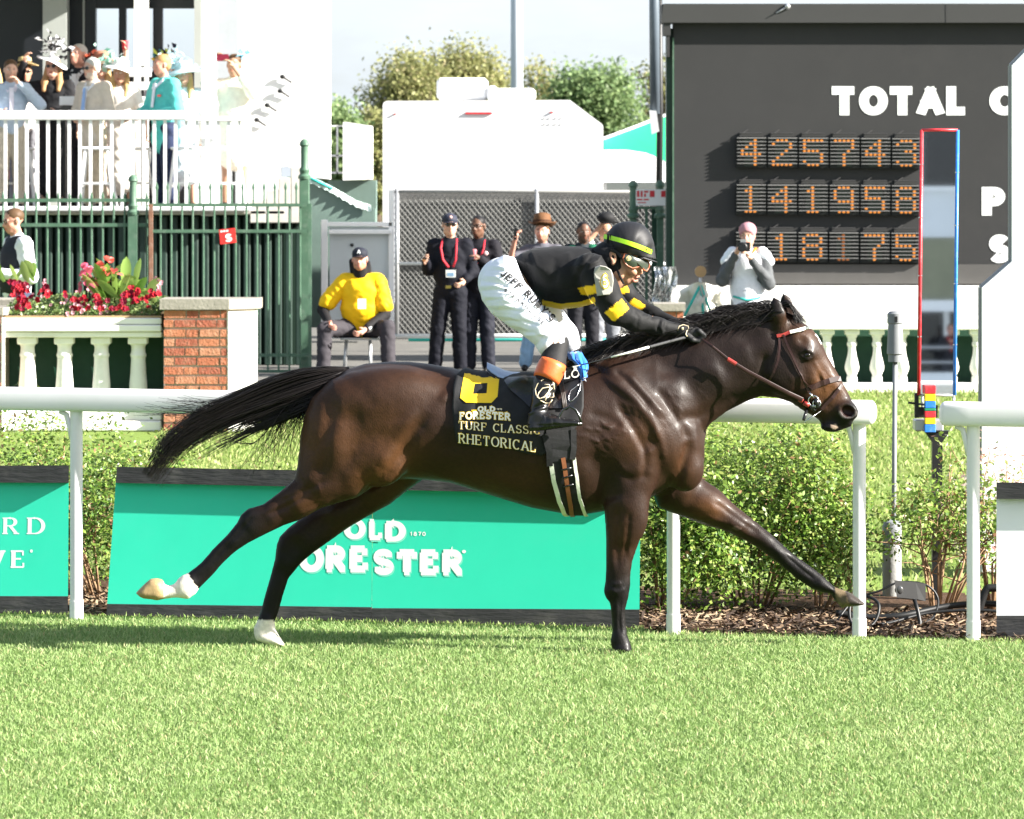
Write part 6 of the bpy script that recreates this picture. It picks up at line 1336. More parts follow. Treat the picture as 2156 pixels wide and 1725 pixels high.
def pillar(label, x0, x1, xr, Yf, ytop, ycap, ybot, group=None):
    root = thing('brick_pillar', label, 'pillar', (X_((x0+x1)/2, Yf), Yf, 0), group); z0, z1 = Z_(ybot, Yf), Z_(ycap, Yf); z0 = min(z0, 0)
    A = np.array((X_(x0, Yf), Yf)); B = np.array((X_(x1, Yf), Yf)); dd = (X_(xr, Yf)-B[0]); Cc = B+np.array((dd, dd*.95)) if xr > x1+2 else B+np.array((.001, .4))
    i = .012
    core = [(A[0]+i, Yf+i), (B[0]-i*.4, Yf+i), (Cc[0]-i, Cc[1]), (Cc[0]-i, Yf+.55), (A[0]+i, Yf+.55)]
    n = len(core); mb = MB(); mb.add([(x, y, z) for z in (z0, z1) for x, y in core], [tuple(range(n-1, -1, -1)), tuple(range(n, 2*n))]+[(k, (k+1) % n, n+(k+1) % n, n+k) for k in range(n)]); mb.build('core', M_MORT, root)
    ov = .03; cap = [(A[0]-ov, Yf-ov), (B[0]+ov*.5, Yf-ov), (Cc[0]+ov, Cc[1]-ov*.3), (Cc[0]+ov, Yf+.6), (A[0]-ov, Yf+.6)]; zc0, zc1 = z1+.001, Z_(ytop, Yf)
    mb = MB(); mb.add([(x, y, z) for z in (zc0, zc1) for x, y in cap], [tuple(range(n-1, -1, -1)), tuple(range(n, 2*n))]+[(k, (k+1) % n, n+(k+1) % n, n+k) for k in range(n)]); mb.build('cap_stone', M_STONE, root)
    if xr > x1+2: wf = MB(); nn_ = (Cc-B)/np.linalg.norm(Cc-B); no = np.array((nn_[1], -nn_[0]))*.012; wf.add([(*(p+o), z) for z in (z0, z1-.02) for p, o in ((B, no), (Cc, no), (Cc, -no), (B, -no))], [(3, 2, 1, 0), (4, 5, 6, 7), (0, 1, 5, 4), (1, 2, 6, 5), (2, 3, 7, 6), (3, 0, 4, 7)]); wf.build('sun_white_face', M_WHT, root)  # chamfer face coloured plain white for brick blown out by the sun
    course = .0815; rows = int((z1-z0)/course); cache = {}
    for r_ in range(rows+1):
        zt = z1-.008-r_*course; zb = zt-.066
        if zb < 0: break
        for a, b in ((A, B),):
            Ln = np.linalg.norm(b-a); u = (b-a)/Ln; nrm = np.array((u[1], -u[0])); x = 0; k = 0; lens = [.10, .19, .19, .10, .19] if r_ % 2 else [.19, .12, .19, .12, .19]
            while x < Ln-.02:
                w_ = min(lens[k % 5]*g.uniform(.92, 1.06), Ln-x)
                if Ln-x-w_ < .05: w_ = Ln-x
                pr = g.uniform(-.002, .008); p = a+u*(x+.005); q = a+u*(x+w_-.007); mb = MB(); V = []
                for zq in (zb+g.uniform(0, .004), zt-g.uniform(0, .003)):
                    for pp, o in ((p, pr), (q, pr), (q, -.02), (p, -.02)): V.append((*(pp+nrm*o), zq))
                mb.add(V, [(3, 2, 1, 0), (4, 5, 6, 7), (0, 1, 5, 4), (1, 2, 6, 5), (2, 3, 7, 6), (3, 0, 4, 7)]); mb.build('brick', BRK[g.integers(0, 4)], root); x += w_; k += 1
    return root
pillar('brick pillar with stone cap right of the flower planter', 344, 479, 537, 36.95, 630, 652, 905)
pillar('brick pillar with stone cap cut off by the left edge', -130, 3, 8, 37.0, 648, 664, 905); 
mb = MB(); pbox(mb, -60, 76, 629, 653, 37.9, .35, .01); tag(mb.build('stone_ledge', M_STONE, None, origin=at(10, 653, 38)), 'pale stone ledge behind the left edge of the planter', 'ledge')
# flowers in the planter
M_PET = mat('petal', (.5, .02, .04), .6, .2, attr='Col', trans=.2)
def flat_leaf(mb_, C, base, d, side, L_, W_, col, bend=.25, n=6, fold=.25):
    d = np.array(d, float)/np.linalg.norm(d); side = np.array(side, float); side -= d*np.dot(side, d); side /= np.linalg.norm(side); nr = np.cross(side, d); V = []
    for i in range(n+1):
        t = i/n; c = base+d*L_*t-np.array((0, 0, 1))*bend*L_*t*t; w_ = W_*math.sin(math.pi*(t*.86+.10))**.8*.5 if i < n else .001
        V += [c-side*w_+nr*w_*fold, c, c+side*w_+nr*w_*fold]
    k = len(mb_.V); mb_.add(V, [(i*3+j, i*3+j+1, i*3+4+j, i*3+3+j) for i in range(n) for j in (0, 1)]); C += [np.array(col)*g.uniform(.85, 1.15)]*len(V)
def canna(label, px, py, Y, nl, hmax, flowers, seed, spread=1.0):
    global g; g = np.random.default_rng(seed); b = at(px, py, Y); root = thing('canna_plant', label, 'plant', b, 'canna lilies in the planter')
    for k in range(nl):
        a = g.uniform(-1.25, 1.25); az = g.uniform(-1, .6); h_ = hmax*g.uniform(.6, 1); mb = MB(); C = []
        d = np.array((math.sin(a)*.55*spread, az*.35, 1)); st = b+np.array((g.normal()*.085*spread, g.normal()*.05, h_*g.uniform(.15, .5)))
        flat_leaf(mb, C, st, d, (math.cos(a), -.6+g.normal()*.4, -math.sin(a)), h_*g.uniform(.5, .75), .085*g.uniform(.7, 1.25), [(.16, .30, .05), (.26, .40, .09), (.36, .46, .14)][g.integers(0, 3)], .2)
        mesh_obj('leaf', mb.V, mb.F, M_LEAF, root, True, colors=np.array(C))
    for fx, fy, col in flowers:
        mb = MB(); C = []; c = at(fx, fy, Y-.05)
        for _ in range(16):
            p = c+g.normal(size=3)*np.array((.035, .03, .05)); d = g.normal(size=3)+np.array((0, -.4, .3)); flat_leaf(mb, C, p, d, g.normal(size=3), .07, .05, col, .1, 4)
        mesh_obj('flower', mb.V, mb.F, M_PET, root, True, colors=np.array(C)); s2 = MB(); s2.tube([c, c+np.array((.01, .02, -.2)), b], [.008, .009, .012], 6); s2.build('stem', M_LEAF, root, True)
    return root
canna('tall canna with pink and coral blooms above the planter', 250, 655, 37.45, 38, .54, [(180, 583, (.80, .16, .28)), (188, 597, (.86, .24, .34)), (232, 570, (.80, .16, .13))], 3, 1.7)
canna('young canna with two broad leaves at the planter\'s left end', 78, 606, 37.6, 5, .34, [], 11)
canna('small canna with pale leaves at the left edge', 12, 610, 37.6, 5, .34, [], 14)
g = np.random.default_rng(8); n = 4200; X = g.uniform(X_(18, 37.4), X_(342, 37.4), n); Yv = g.uniform(37.08, 38.0, n); base = zz(664); top = np.interp(X, [X_(18, 37.4), X_(90, 37.4), X_(200, 37.4), X_(342, 37.4)], [.12, .15, .20, .15])*np.clip((Yv-37.0)/.5, .25, 1)
P = np.stack([X, Yv, base+top*g.uniform(0, 1, n)**.7], 1); V, Q, C = leaf_cloud(P, np.zeros((n, 3)), .022, g, [(.08, .15, .04), (.15, .22, .06), (.24, .30, .12)], (2, 3, 2))
o = mesh_obj('planter_greenery', V, Q, M_LEAF, None, False, colors=C); tag(o, 'low leafy bedding plants filling the planter', 'bedding plants', None, 'stuff')
V = []; C = []; mb = MB()
clus = [(g.uniform(10, 340), g.uniform(0, 60), g.uniform() < .6) for _ in range(30)]
for _ in range(170):
    cx_, cy_, red = clus[g.integers(0, 30)]; x = np.clip(cx_+g.normal()*9, 8, 344); y = np.interp(x, (0, 120, 200, 342), (590, 598, 612, 588))+np.clip(cy_+g.normal()*7, -8, 70); yy = 37.06+max(0, (662-y)/200)
    c = at(x, min(y, 664) if not red else min(y, 650), yy); col = (.36, .009, .022) if red else (.80, .42, .48); 
    if red and g.uniform() < .3: col = (.22, .006, .03)
    k = 5; r_ = g.uniform(.022, .036) if red else g.uniform(.012, .02); nrm = np.array((g.normal()*.5, -1, .5+g.normal()*.3)); nrm /= np.linalg.norm(nrm); u = np.cross(nrm, (0, 0, 1.)); u /= np.linalg.norm(u); v = np.cross(u, nrm); b0 = len(V)
    V.append(c-nrm*.008); C.append(np.array(col)*.5)
    for q in range(10): rr_ = r_*(1 if q % 2 == 0 else .78); V.append(c+(u*math.cos(q*math.pi/5)+v*math.sin(q*math.pi/5))*rr_+nrm*.004*(q % 2)); C.append(np.array(col)*g.uniform(.8, 1.2))
    mb.F += [(b0, b0+1+q, b0+1+(q+1) % 10) for q in range(10)]
o = mesh_obj('petunia_blooms', V, mb.F, M_PET, None, False, colors=np.array(C)); tag(o, 'dark red petunias and pink bedding blooms in the planter', 'flowers', None, 'stuff')

# right balustrade
YR = 43.8; rb = thing('balustrade', 'long white balustrade with bulbous balusters in front of the scoreboard', 'balustrade', (X_(1900, YR), YR, 0))
mb = MB(); mb.box(X_(1400, YR), X_(2500, YR), YR-.12, YR+.15, Z_(694, YR), Z_(668, YR), .01); mb.build('beam', M_WHT, rb); mb = MB(); mb.box(X_(1400, YR), X_(2500, YR), YR-.13, YR+.16, -.02, Z_(806, YR), .01); mb.build('plinth', M_WHT, rb)
x = 1741
while x > 1410: x -= 52.6
while x < 2480: baluster(rb, X_(x, YR), YR, Z_(694, YR), Z_(806, YR), .155, 1); x += 52.6
mb = MB(); pbox(mb, 1400, 2500, 690, 812, YR+.25, .04); mb.build('backing_board', M_DGRN, rb)
pillar('low brick pier with stone cap behind the jockey\'s hands', 1383, 1440, 1441, 43.6, 640, 655, 820)

# ---------------------------------------------------------------- iron fence and gate
YF = 48.0
fe = thing('iron_fence', 'green iron railing fence with a tall finial post beneath the balcony', 'fence', (X_(100, YF), YF, 0))
def brail(par, x0, x1, y, r_=.02, m=M_FGRN, Y=YF, nm='rail'): mb = MB(); mb.box(X_(x0, Y), X_(x1, Y), Y-r_, Y+r_, Z_(y, Y)-r_, Z_(y, Y)+r_); return mb.build(nm, m, par)
for y in (422, 474): brail(fe, -260, 315, y)
def vbar(par, x, y0, y1, Y=YF, r_=.012, m=M_FGRN, fin=True, nm='bar'):
    mb = MB(); X = X_(x, Y); mb.tube([(X, Y, Z_(y1, Y)), (X, Y, Z_(y0, Y))], r_, 6)
    if fin: mb.tube([(X, Y, Z_(y0, Y)), (X, Y, Z_(y0, Y)+.03), (X, Y, Z_(y0, Y)+.09)], [.012, .018, .002], 6)
    return mb.build(nm, m, par)
x = -250
while x < 312:
    if abs(x-280) > 8: vbar(fe, x, 420, 800)
    x += 23.3
def fpost(par, x, ytop, Y=YF, w=.055):
    mb = MB(); X = X_(x, Y); z = Z_(ytop, Y); mb.box(X-w, X+w, Y-w, Y+w, -.02, z-.45, .006); mb.lathe((X, Y, 0), [(.07, z-.45), (.075, z-.42), (.05, z-.39), (.06, z-.35), (.042, z-.31), (.042, z-.08), (.06, z-.07), (.05, z-.03), (.02, z)], 12); return shade_auto(mb.build('post', M_FGRN, par))
fpost(fe, 280, 368)
gt = thing('iron_gate', 'green iron gate with a rusty left stile and red sign', 'gate', (X_(480, YF), YF-.05, 0)); YG = YF-.06
for y in (432, 487, 748, 782): brail(gt, 315, 655, y, .018, M_FGRN, YG)
mb = MB(); mb.box(X_(314, YG), X_(322, YG), YG-.03, YG+.03, 0, Z_(430, YG)); mb.build('hinge_stile', mat('rusty_steel', (.22, .11, .07), .8, .3, noise=(14, .3), stain=(20, (.35, .30, .25), .5)), gt)
mb = MB(); mb.box(X_(649, YG), X_(656, YG), YG-.02, YG+.02, 0, Z_(430, YG)); mb.build('lock_stile', M_FGRN, gt)
x = 338
while x < 646: vbar(gt, x, 432, 785, YG, .011, fin=False); vbar(gt, x-8, 400, 432, YG+.1, .010, fin=True, nm='spear'); x += 22.6
fpost(fe, 641, 293, YF+.1)
sg = thing('warning_sign', 'small tilted red sign with white S hung on the green gate', 'sign', at(478, 497, YG-.05)); YS_ = YG-.05
q = [(461, 484), (495, 480), (498, 511), (464, 515)]; mb = MB(); V = [at(*p, YS_) for p in q]; mb.add(V+[v+np.array((0, .006, 0)) for v in V], [(3, 2, 1, 0), (4, 5, 6, 7), (0, 1, 5, 4), (1, 2, 6, 5), (2, 3, 7, 6), (3, 0, 4, 7)]); mb.build('plate', mat('sign_red', (.62, .035, .03), .5, .3), sg)
text_mesh('S', lambda x, y, k: at(474+x*18, 510-y*17-x*1.5, YS_-.003-k*2e-5), thick=.24).build('lettering', M_LET, sg)
mb = MB()
for x in range(3): V = [at(464+x*6, 486-x*.6, YS_-.003), at(468.5+x*6, 485.5-x*.6, YS_-.003), at(468.5+x*6, 489-x*.6, YS_-.003), at(464+x*6, 489.5-x*.6, YS_-.003)]; mb.add(V, [(3, 2, 1, 0)])
o = mb.build('print_marks', M_LET, sg); o['kind'] = 'stuff'

# ---------------------------------------------------------------- raised viewing platform, railing, pavilion
YPf = 49.6
pf = thing('viewing_platform', 'raised timber viewing platform with dark green slatted skirt', 'platform', (X_(200, YPf), YPf, 0))
mb = MB(); mb.box(X_(-400, YPf), X_(600, YPf), YPf, YPf+7, Z_(452, YPf), Z_(443, YPf), .01); mb.build('deck_edge', mat('deck_edge', (.42, .40, .36), .8, .2, noise=(8, .2), stain=(6, (.2, .19, .17), .5)), pf)
mb = MB(); mb.box(X_(-400, YPf), X_(640, YPf), YPf+.25, YPf+.3, 0, Z_(453, YPf)); mb.build('skirt_backing', mat('skirt_dark', (.012, .03, .02), .8, .2), pf)
MSK = mat('skirt_slat', (.020, .040, .031), .5, .3, noise=(3, .3), stain=(2.5, (.05, .075, .065), .6))
x = -60
while x < 640:
    mb = MB(); mb.box(X_(x, YPf+.1), X_(x+15, YPf+.1), YPf+.13, YPf+.19, 0, Z_(456, YPf+.1), .012); mb.build('slat', MSK, pf); x += 22
rl = thing('balcony_railing', 'white balcony railing with thick top rail below the spectators', 'railing', (X_(200, YPf), YPf-.1, Z_(443, YPf))); YRL = YPf-.08
for x0, x1, y0, y1 in ((-400, 392, 233, 253), (388, 528, 246, 256), (-400, 528, 435, 445)):
    mb = MB(); pbox(mb, x0, x1, y0, y1, YRL-.04, .10, .012); mb.build('rail', M_WHW, rl)
x = -392+.0
while x < 526:
    mb = MB(); pbox(mb, x-3.3, x+3.3, 252.5, 436, YRL-.01, .035); mb.build('bar', M_WHW, rl); x += 22.4
for x in (-210, 55, 439):
    pass
def counter(label, x0, x1, rows, Y, legs):
    t = thing('drink_rail', label, 'counter', (X_((x0+x1)/2, Y), Y, Z_(443, Y)), 'white slatted bar ledges')
    for y0, y1 in rows: mb = MB(); pbox(mb, x0, x1, y0, y1, Y, .05, .006); mb.build('slat', M_WHW, t)
    for x in legs: mb = MB(); pbox(mb, x-3, x+3, rows[0][0]-4, 446, Y+.06, .06); mb.build('leg', M_DARK, t)
counter('white ledge behind the woman in black', 125, 250, ((203, 222),), 51.0, (135, 243)); counter('white slatted ledge left of the man in turquoise', 268, 318, ((143, 162), (173, 190), (204, 223)), 51.6, (300,)); counter('white slatted ledge under the woman with a phone', 448, 524, ((168, 192), (204, 224), (246, 250)), 51.4, (492, 517))
mb = MB(); pbox(mb, 128, 243, 224, 231, 50.9, .5); tag(mb.build('serving_tray', M_DARK, None, origin=at(185, 231, 51)), 'dark tray under the white ledge on the balcony', 'tray')
mb = MB(); mb.lathe(tuple(at(187, 231, 50.6)), [(.05, 0), (.055, .05), (.05, .055)], 10); tag(mb.build('paper_cup', M_WHW, None, origin=at(187, 231, 50.6)), 'white cup standing by the dark tray', 'cup')
YC = 52.5
pv = thing('pavilion', 'white open pavilion with dark window frames above the balcony', 'building', (X_(200, 55), 55, Z_(443, 55)))
MPW = mat('pavilion_white', (.72, .72, .68), .6, .3, noise=(2, .05)); MPG = mat('pavilion_grey', (.36, .38, .36), .6, .3, noise=(2, .08)); MPD = mat('pavilion_dark', (.012, .014, .018), .4, .4)
YV = 54.5
def pan(nm, x0, x1, y0, y1, Y, dep, m): mb = MB(); pbox(mb, x0, x1, y0, y1, Y, dep); return mb.build(nm, m, pv)
pan('column', 90, 140, -160, 444, YV-.6, .35, MPG); pan('column', 282, 308, -160, 444, YV-.8, .35, MPW); pan('column', 409, 424, -160, 444, YV-.5, .3, MPG)
pan('column', 424, 452, -160, 455, YPf+.1, .3, M_WHW); pan('column', 452, 501, -160, 444, YV-.3, .3, mat('grey_sheet', (.40, .43, .46), .5, .4, noise=(3, .1)))
pan('wall', -420, 90, -160, 444, YV, .2, MPD); pan('wall', 140, 201, -160, 444, YV, .2, MPD); pan('fascia', -420, 412, -160, 17, YV+.05, .25, MPD); pan('mullion', 250, 265, 17, 444, YV, .15, MPD); pan('mullion', 322, 342, 17, 444, YV, .15, MPD); pan('sill', 140, 412, 150, 444, YV+.1, .2, MPD); pan('rail_strip', 174, 178, -10, 200, YV-.05, .04, MPG)
MGL = mat('window_glass', (.95, .98, 1.0), .05, .5); nt_ = MGL.node_tree; nt_.nodes['Principled BSDF'].inputs['Transmission Weight'].default_value = 1; nt_.nodes['Principled BSDF'].inputs['IOR'].default_value = 1.1
for x0, x1 in ((201, 250), (265, 322), (342, 412)): pan('window_pane', x0, x1, 17, 150, YV+.06, .02, MGL)
mb = MB(); mb.box(X_(-420, YV), X_(502, YV), YPf, YV+6, Z_(-175, YV), Z_(-160, YV)); mb.build('roof', MPW, pv)
# white stair wall to the right of the balcony
sw = thing('stair_wall', 'tall white stair wall rising right of the balcony', 'wall', (X_(600, 50), 50, 0)); YW = 52.3
mb = MB(); mb.prism([(X_(x, YW), Z_(y, YW)) for x, y in [(502, -160), (695, -160), (695, 378), (640, 372), (606, 350), (590, 352), (590, 452), (502, 452)]], YW, YW+.25); mb.build('panel', M_WHW, sw)
for x, y in ((595, 162), (590, 192), (563, 222), (541, 253)):
    mb = MB(); a = at(x, y, YW-.01); mb.ball(a+np.array((0, -.03, 0)), .035, 10, (1, .6, .8)); mb.tube([a+np.array((0, -.03, 0)), at(x+19, y+12, YW-.03)], .011, 6); mb.build('handrail_bracket', M_DARK, sw, True)
st = thing('concrete_steps', 'pale stepped concrete end of the stair beside the green tarp', 'steps', (X_(600, 49), 49, 0)); YST = 49.3; MCON = mat('pale_concrete', (.55, .52, .47), .85, .2, noise=(6, .15), stain=(5, (.35, .32, .28), .5))
for x0, x1, y0 in ((526, 560, 420), (560, 586, 400), (586, 612, 374), (612, 640, 352)): mb = MB(); pbox(mb, x0, x1, y0, 470, YST+.3, .5, .01); mb.build('step', MCON, st)
M_TEAL = mat('teal_cloth', (.04, .42, .36), .8, .2, noise=(8, .15), bump=(14, .2)); MTARP = mat('green_grey_tarp', (.13, .19, .165), .6, .3, noise=(2, .1), bump=(5, .2))
tp = thing('tarp_screen', 'grey green tarpaulin screen sloping down behind the gate', 'screen', (X_(710, 52), 52, 0)); YT = 52.0
mb = MB(); mb.prism([(X_(x, YT), Z_(y, YT)) for x, y in [(604, 372), (640, 374), (700, 396), (750, 425), (786, 438), (790, 500), (790, 690), (604, 690)]], YT, YT+.06); mb.build('sheet', MTARP, tp)
mb = MB(); V = []
for i in range(25):
    x = 650+i*5.5; y = np.interp(x, (650, 700, 750, 785), (372, 396, 425, 436)); V += [at(x, y-3, YT-.02), at(x, y+8+5*abs(math.sin(i*1.3)), YT-.05-.03*math.sin(i*2.1))]
o = mesh_obj('valance', V, [(2*i, 2*i+1, 2*i+3, 2*i+2) for i in range(24)], mat('valance_white', (.62, .74, .70), .7, .2), tp, True)
mb = MB(); mb.tube([at(645, 371, YT-.03), at(672, 384, YT-.06), at(700, 397, YT-.04)], [.03, .035, .02], 8, flat=.5); mb.build('rolled_cloth', M_TEAL, tp, True); mb = MB(); pbox(mb, 748, 790, 440, 470, YT+.2, .4); mb.build('grey_panel', MTARP, tp)
lad = thing('white_landing', 'white landing box with open rail beside the trailer', 'landing', (X_(740, 56), 56, 0)); YLd = 56.0
mb = MB(); mb.prism([(X_(x, YLd), Z_(y, YLd)) for x, y in [(722, 258), (728, 257), (780, 265), (780, 378), (722, 380)]], YLd, YLd+1.0); mb.build('box', M_WHW, lad)
for x0, x1, y0, y1 in ((697, 722, 264, 267), (697, 722, 326, 330), (708, 712, 266, 366), (697, 722, 362, 366)): mb = MB(); pbox(mb, x0, x1, y0, y1, YLd+.1, .03); mb.build('rail', M_WHW, lad)
mb = MB(); pbox(mb, 690, 792, 380, 700, YLd+.3, .4); mb.build('base', MTARP, lad)

# ---------------------------------------------------------------- trailer, tent, poles, gate panel, chain-link fence
YTr = 62.0
tr = thing('trailer', 'plain white box trailer with rounded corners and two roof units', 'trailer', (X_(1035, YTr), YTr, 0)); MTW = mat('trailer_white', (.80, .80, .80), .35, .4, noise=(2, .03))
mb = MB(); mb.prism([(X_(x, YTr), Z_(y, YTr)) for x, y in [(806, 640), (806, 222), (808, 216), (814, 213), (1195, 211), (1200, 211), (1268, 262), (1270, 268), (1270, 640)]], YTr, YTr+7); mb.build('body', MTW, tr)
for x0, x1, y0, y1, d in ((919, 1027, 164, 211, .8), (1026, 1128, 186, 212, 1.2)): mb = MB(); mb.box(X_(x0, YTr+d), X_(x1, YTr+d), YTr+d, YTr+d+1.2, Z_(y1, YTr+d), Z_(y0, YTr+d), .05); mb.build('roof_unit', MTW, tr)
mb = MB(); mb.box(X_(1026, YTr+.7), X_(1046, YTr+.7), YTr+.7, YTr+1.2, Z_(212, YTr+.7), Z_(181, YTr+.7), .03); mb.build('roof_vent', MTW, tr)
MTL = mat('tail_lamp_red', (.55, .02, .03), .3, .5)
for x0, x1, y0, y1 in ((980, 1036, 236.5, 240.5), (829, 834, 239, 241.5), (1158, 1165, 235, 238)): mb = MB(); pbox(mb, x0, x1, y0, y1, YTr-.03, .05); mb.build('marker_lamp', MTL, tr)
mb = MB()
for x, w_ in ((1143, 5), (1153, 6), (1166, 6), (1178, 5)):
    for y0, y1 in ((249, 250.3), (261.5, 263)): pbox(mb, x, x+w_, y0, y1, YTr-.012, .01)
o = mb.build('faded_lettering', M_GREY, tr); o['kind'] = 'stuff'
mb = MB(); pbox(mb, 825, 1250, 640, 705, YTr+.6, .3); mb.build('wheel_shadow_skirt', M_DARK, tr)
tn = thing('marquee_tent', 'teal and white marquee tent between trailer and scoreboard', 'tent', (X_(1350, 66), 66, 0)); YTn = 64.0
mb = MB(); A = [at(1271, 293, YTn), at(1425, 232, YTn+3), at(1500, 300, YTn)]
V = []
for i in range(9):
    t = i/8; top = at(1271, 294, YTn)*(1-t)+at(1420, 236, YTn+2.5)*t; bot = at(1271, 320+t*6-28*math.sin(math.pi*t)*-.0, YTn-.2)*(1-t)+at(1420, 352, YTn-.2)*t; V += [top, (top+bot)/2+np.array((0, 0, -.05)), bot]
mesh_obj('roof_sheet', V, [(i*3+j, i*3+j+1, (i+1)*3+j+1, (i+1)*3+j) for i in range(8) for j in (0, 1)], mat('tent_teal', (.012, .33, .13), .5, .3, noise=(2, .08)), tn, True)
mb = MB(); mb.tube([at(1268, 293, YTn-.02), at(1340, 266, YTn+1.2), at(1425, 233, YTn+2.5)], .045, 6, flat=.4); mb.build('edge_trim', M_WHW, tn, True)
mb = MB(); mb.prism([(X_(x, YTn-.5), Z_(y, YTn-.5)) for x, y in [(1271, 316), (1320, 316), (1360, 322), (1390, 334), (1412, 348), (1430, 360), (1430, 376), (1271, 378)]], YTn-.5, YTn-.42); mb.build('front_canopy', M_WHW, tn)
mb = MB(); pbox(mb, 1180, 1412, 376, 384, YTn-.5, .2); mb.build('fascia_bar', M_WHW, tn)
for x in (1205, 1235, 1270, 1330, 1390): mb = MB(); pbox(mb, x, x+7, 384, 600, YTn-.3, .08); mb.build('tent_pole', M_ALU, tn)
mb = MB(); pbox(mb, 1180, 1420, 384, 600, YTn+1.5, .1); mb.build('back_wall', mat('tent_inside', (.10, .11, .11), .8, .2), tn)
YPo = 90.0
po = thing('floodlight_pole', 'tall pale grey steel pole rising behind the white trailer', 'pole', (X_(1088, YPo), YPo, 0))
mb = MB(); mb.tube([(X_(1088, YPo), YPo, -.02), (X_(1088, YPo), YPo, 5), (X_(1086, YPo), YPo, 12)], [.14, .128, .108], 16); mb.build('shaft', mat('galvanised_pole', (.50, .54, .60), .4, .5, noise=(3, .05)), po, True)
YP2 = 52.6; p2_ = thing('utility_pole', 'dark grey pole with a white foot sleeve left of the scoreboard', 'pole', (X_(1381, YP2), YP2, 0))
mb = MB(); mb.tube([(X_(1379, YP2), YP2, Z_(240, YP2)), (X_(1376, YP2), YP2, Z_(-200, YP2))], .062, 14); mb.build('shaft', mat('slate_paint', (.10, .125, .15), .4, .4, noise=(4, .1)), p2_, True)
mb = MB(); mb.add([at(1367, 232, YP2-.1), at(1382, 234, YP2-.1), at(1388, 277, YP2-.1), at(1372, 283, YP2-.1), at(1367, 232, YP2+.05), at(1382, 234, YP2+.05), at(1388, 277, YP2+.05), at(1372, 283, YP2+.05)], [(3, 2, 1, 0), (4, 5, 6, 7), (0, 1, 5, 4), (1, 2, 6, 5), (2, 3, 7, 6), (3, 0, 4, 7)]); mb.build('sleeve', mat('pale_sleeve', (.55, .57, .57), .6, .3), p2_)
mb = MB(); mb.tube([(X_(1389, YP2), YP2+.06, Z_(-100, YP2)), (X_(1390, YP2), YP2+.06, Z_(232, YP2)), (X_(1384, YP2), YP2+.06, 0)], [.03, .04, .04], 8); mb.build('conduit', M_DARK, p2_, True)
YGp = 51.4; gp = thing('gate_panel', 'pale grey sheet gate in a white tube frame behind the seated man', 'gate', (X_(750, YGp), YGp, 0))
mb = MB(); pbox(mb, 694, 818, 478, 712, YGp+.05, .03); mb.build('sheet', mat('pale_sheet', (.52, .56, .57), .5, .35, noise=(2, .05)), gp)
for x0, x1, y0, y1, d in ((676, 690, 463, 715, 0), (690, 826, 468, 477, .0), (692, 824, 484, 493, -.04), (818, 830, 400, 715, 0)): mb = MB(); pbox(mb, x0, x1, y0, y1, YGp+d, .05, .006); mb.build('frame_tube', M_WHW, gp)
mb = MB(); mb.ball(at(741, 516, YGp+.03), .022, 8); mb.build('bolt', M_DARK, gp)
YK = 57.6; ck = thing('chain_link_fence', 'chain-link fence with dark privacy mesh behind the standing men', 'fence', (X_(1110, YK), YK, 0)); MW = mat('galvanised_wire', (.24, .24, .23), .5, .4)
mb = MB(); mb.box(X_(832, YK), X_(1420, YK), YK+.06, YK+.075, Z_(706, YK), Z_(407, YK)); mb.build('privacy_mesh', mat('privacy_mesh', (.12, .12, .117), .85, .15, noise=(1.2, .25), stain=(1.5, (.12, .12, .12), .5), bump=(2.5, .6)), ck)
mb = MB(); pit = .036; x0, x1, z0, z1 = X_(830, YK), X_(1420, YK), Z_(706, YK), Z_(404, YK); n = int((x1-x0)/pit)+1; pv_ = .043; m_ = int((z1-z0)/pv_)
def thin(p, q):
    d = np.array(q)-np.array(p); d /= np.linalg.norm(d); s_ = np.cross(d, (0, 1, 0))*.0042; mb.add([p+s_, p-s_, np.array(q)-s_, np.array(q)+s_, p+np.array((0, -.008, 0)), np.array(q)+np.array((0, -.008, 0))], [(0, 4, 5, 3), (4, 1, 2, 5)])
for i in range(n):
    for j in range(m_):
        a = np.array((x0+i*pit, YK, z0+j*pv_)); s_ = 1 if (i+j) % 2 == 0 else -1
        thin(a if s_ > 0 else a+np.array((0, 0, pv_)), a+np.array((pit, 0, pv_ if s_ > 0 else 0)))
o = mb.build('wire_mesh', MW, ck); o['kind'] = 'stuff'
for x in (836, 1130, 1405):
    mb = MB(); mb.tube([(X_(x, YK), YK-.03, -.02), (X_(x, YK), YK-.03, Z_(398, YK))], .03, 10); mb.build('post', M_ALU, ck, True)
for y, r_, m_ in ((404, .022, MW), (555, .022, M_WHW), (708, .035, M_WHW)): mb = MB(); mb.tube([(x0, YK-.035, Z_(y, YK)), (x1, YK-.035, Z_(y, YK))], r_, 8); mb.build('rail', m_, ck, True)
mb = MB(); mb.tube([(X_(860, 56.8), 56.8, Z_(716, 56.8)), (X_(1410, 56.8), 56.8, Z_(716, 56.8))], .022, 8); o = mb.build('green_hose', M_TEAL, None, True, origin=at(1100, 716, 56.8)); tag(o, 'green hose lying along the foot of the chain-link fence', 'hose')
g2 = thing('iron_gate', 'narrow green iron gate frame with red notice beside the scoreboard', 'gate', (X_(1365, 51), 51, 0)); Y2 = 51.0
for x in (1333, 1390): fpost(g2, x, 380, Y2, .04)
mb = MB(); pbox(mb, 1358, 1364, 440, 800, Y2, .03); mb.build('bar', M_FGRN, g2); brail(g2, 1336, 1388, 438, .016, M_FGRN, Y2); brail(g2, 1336, 1388, 520, .012, M_FGRN, Y2)
mb = MB(); pbox(mb, 1372, 1384, 440, 800, Y2+.2, .05); mb.build('bar', M_DGRN, g2)
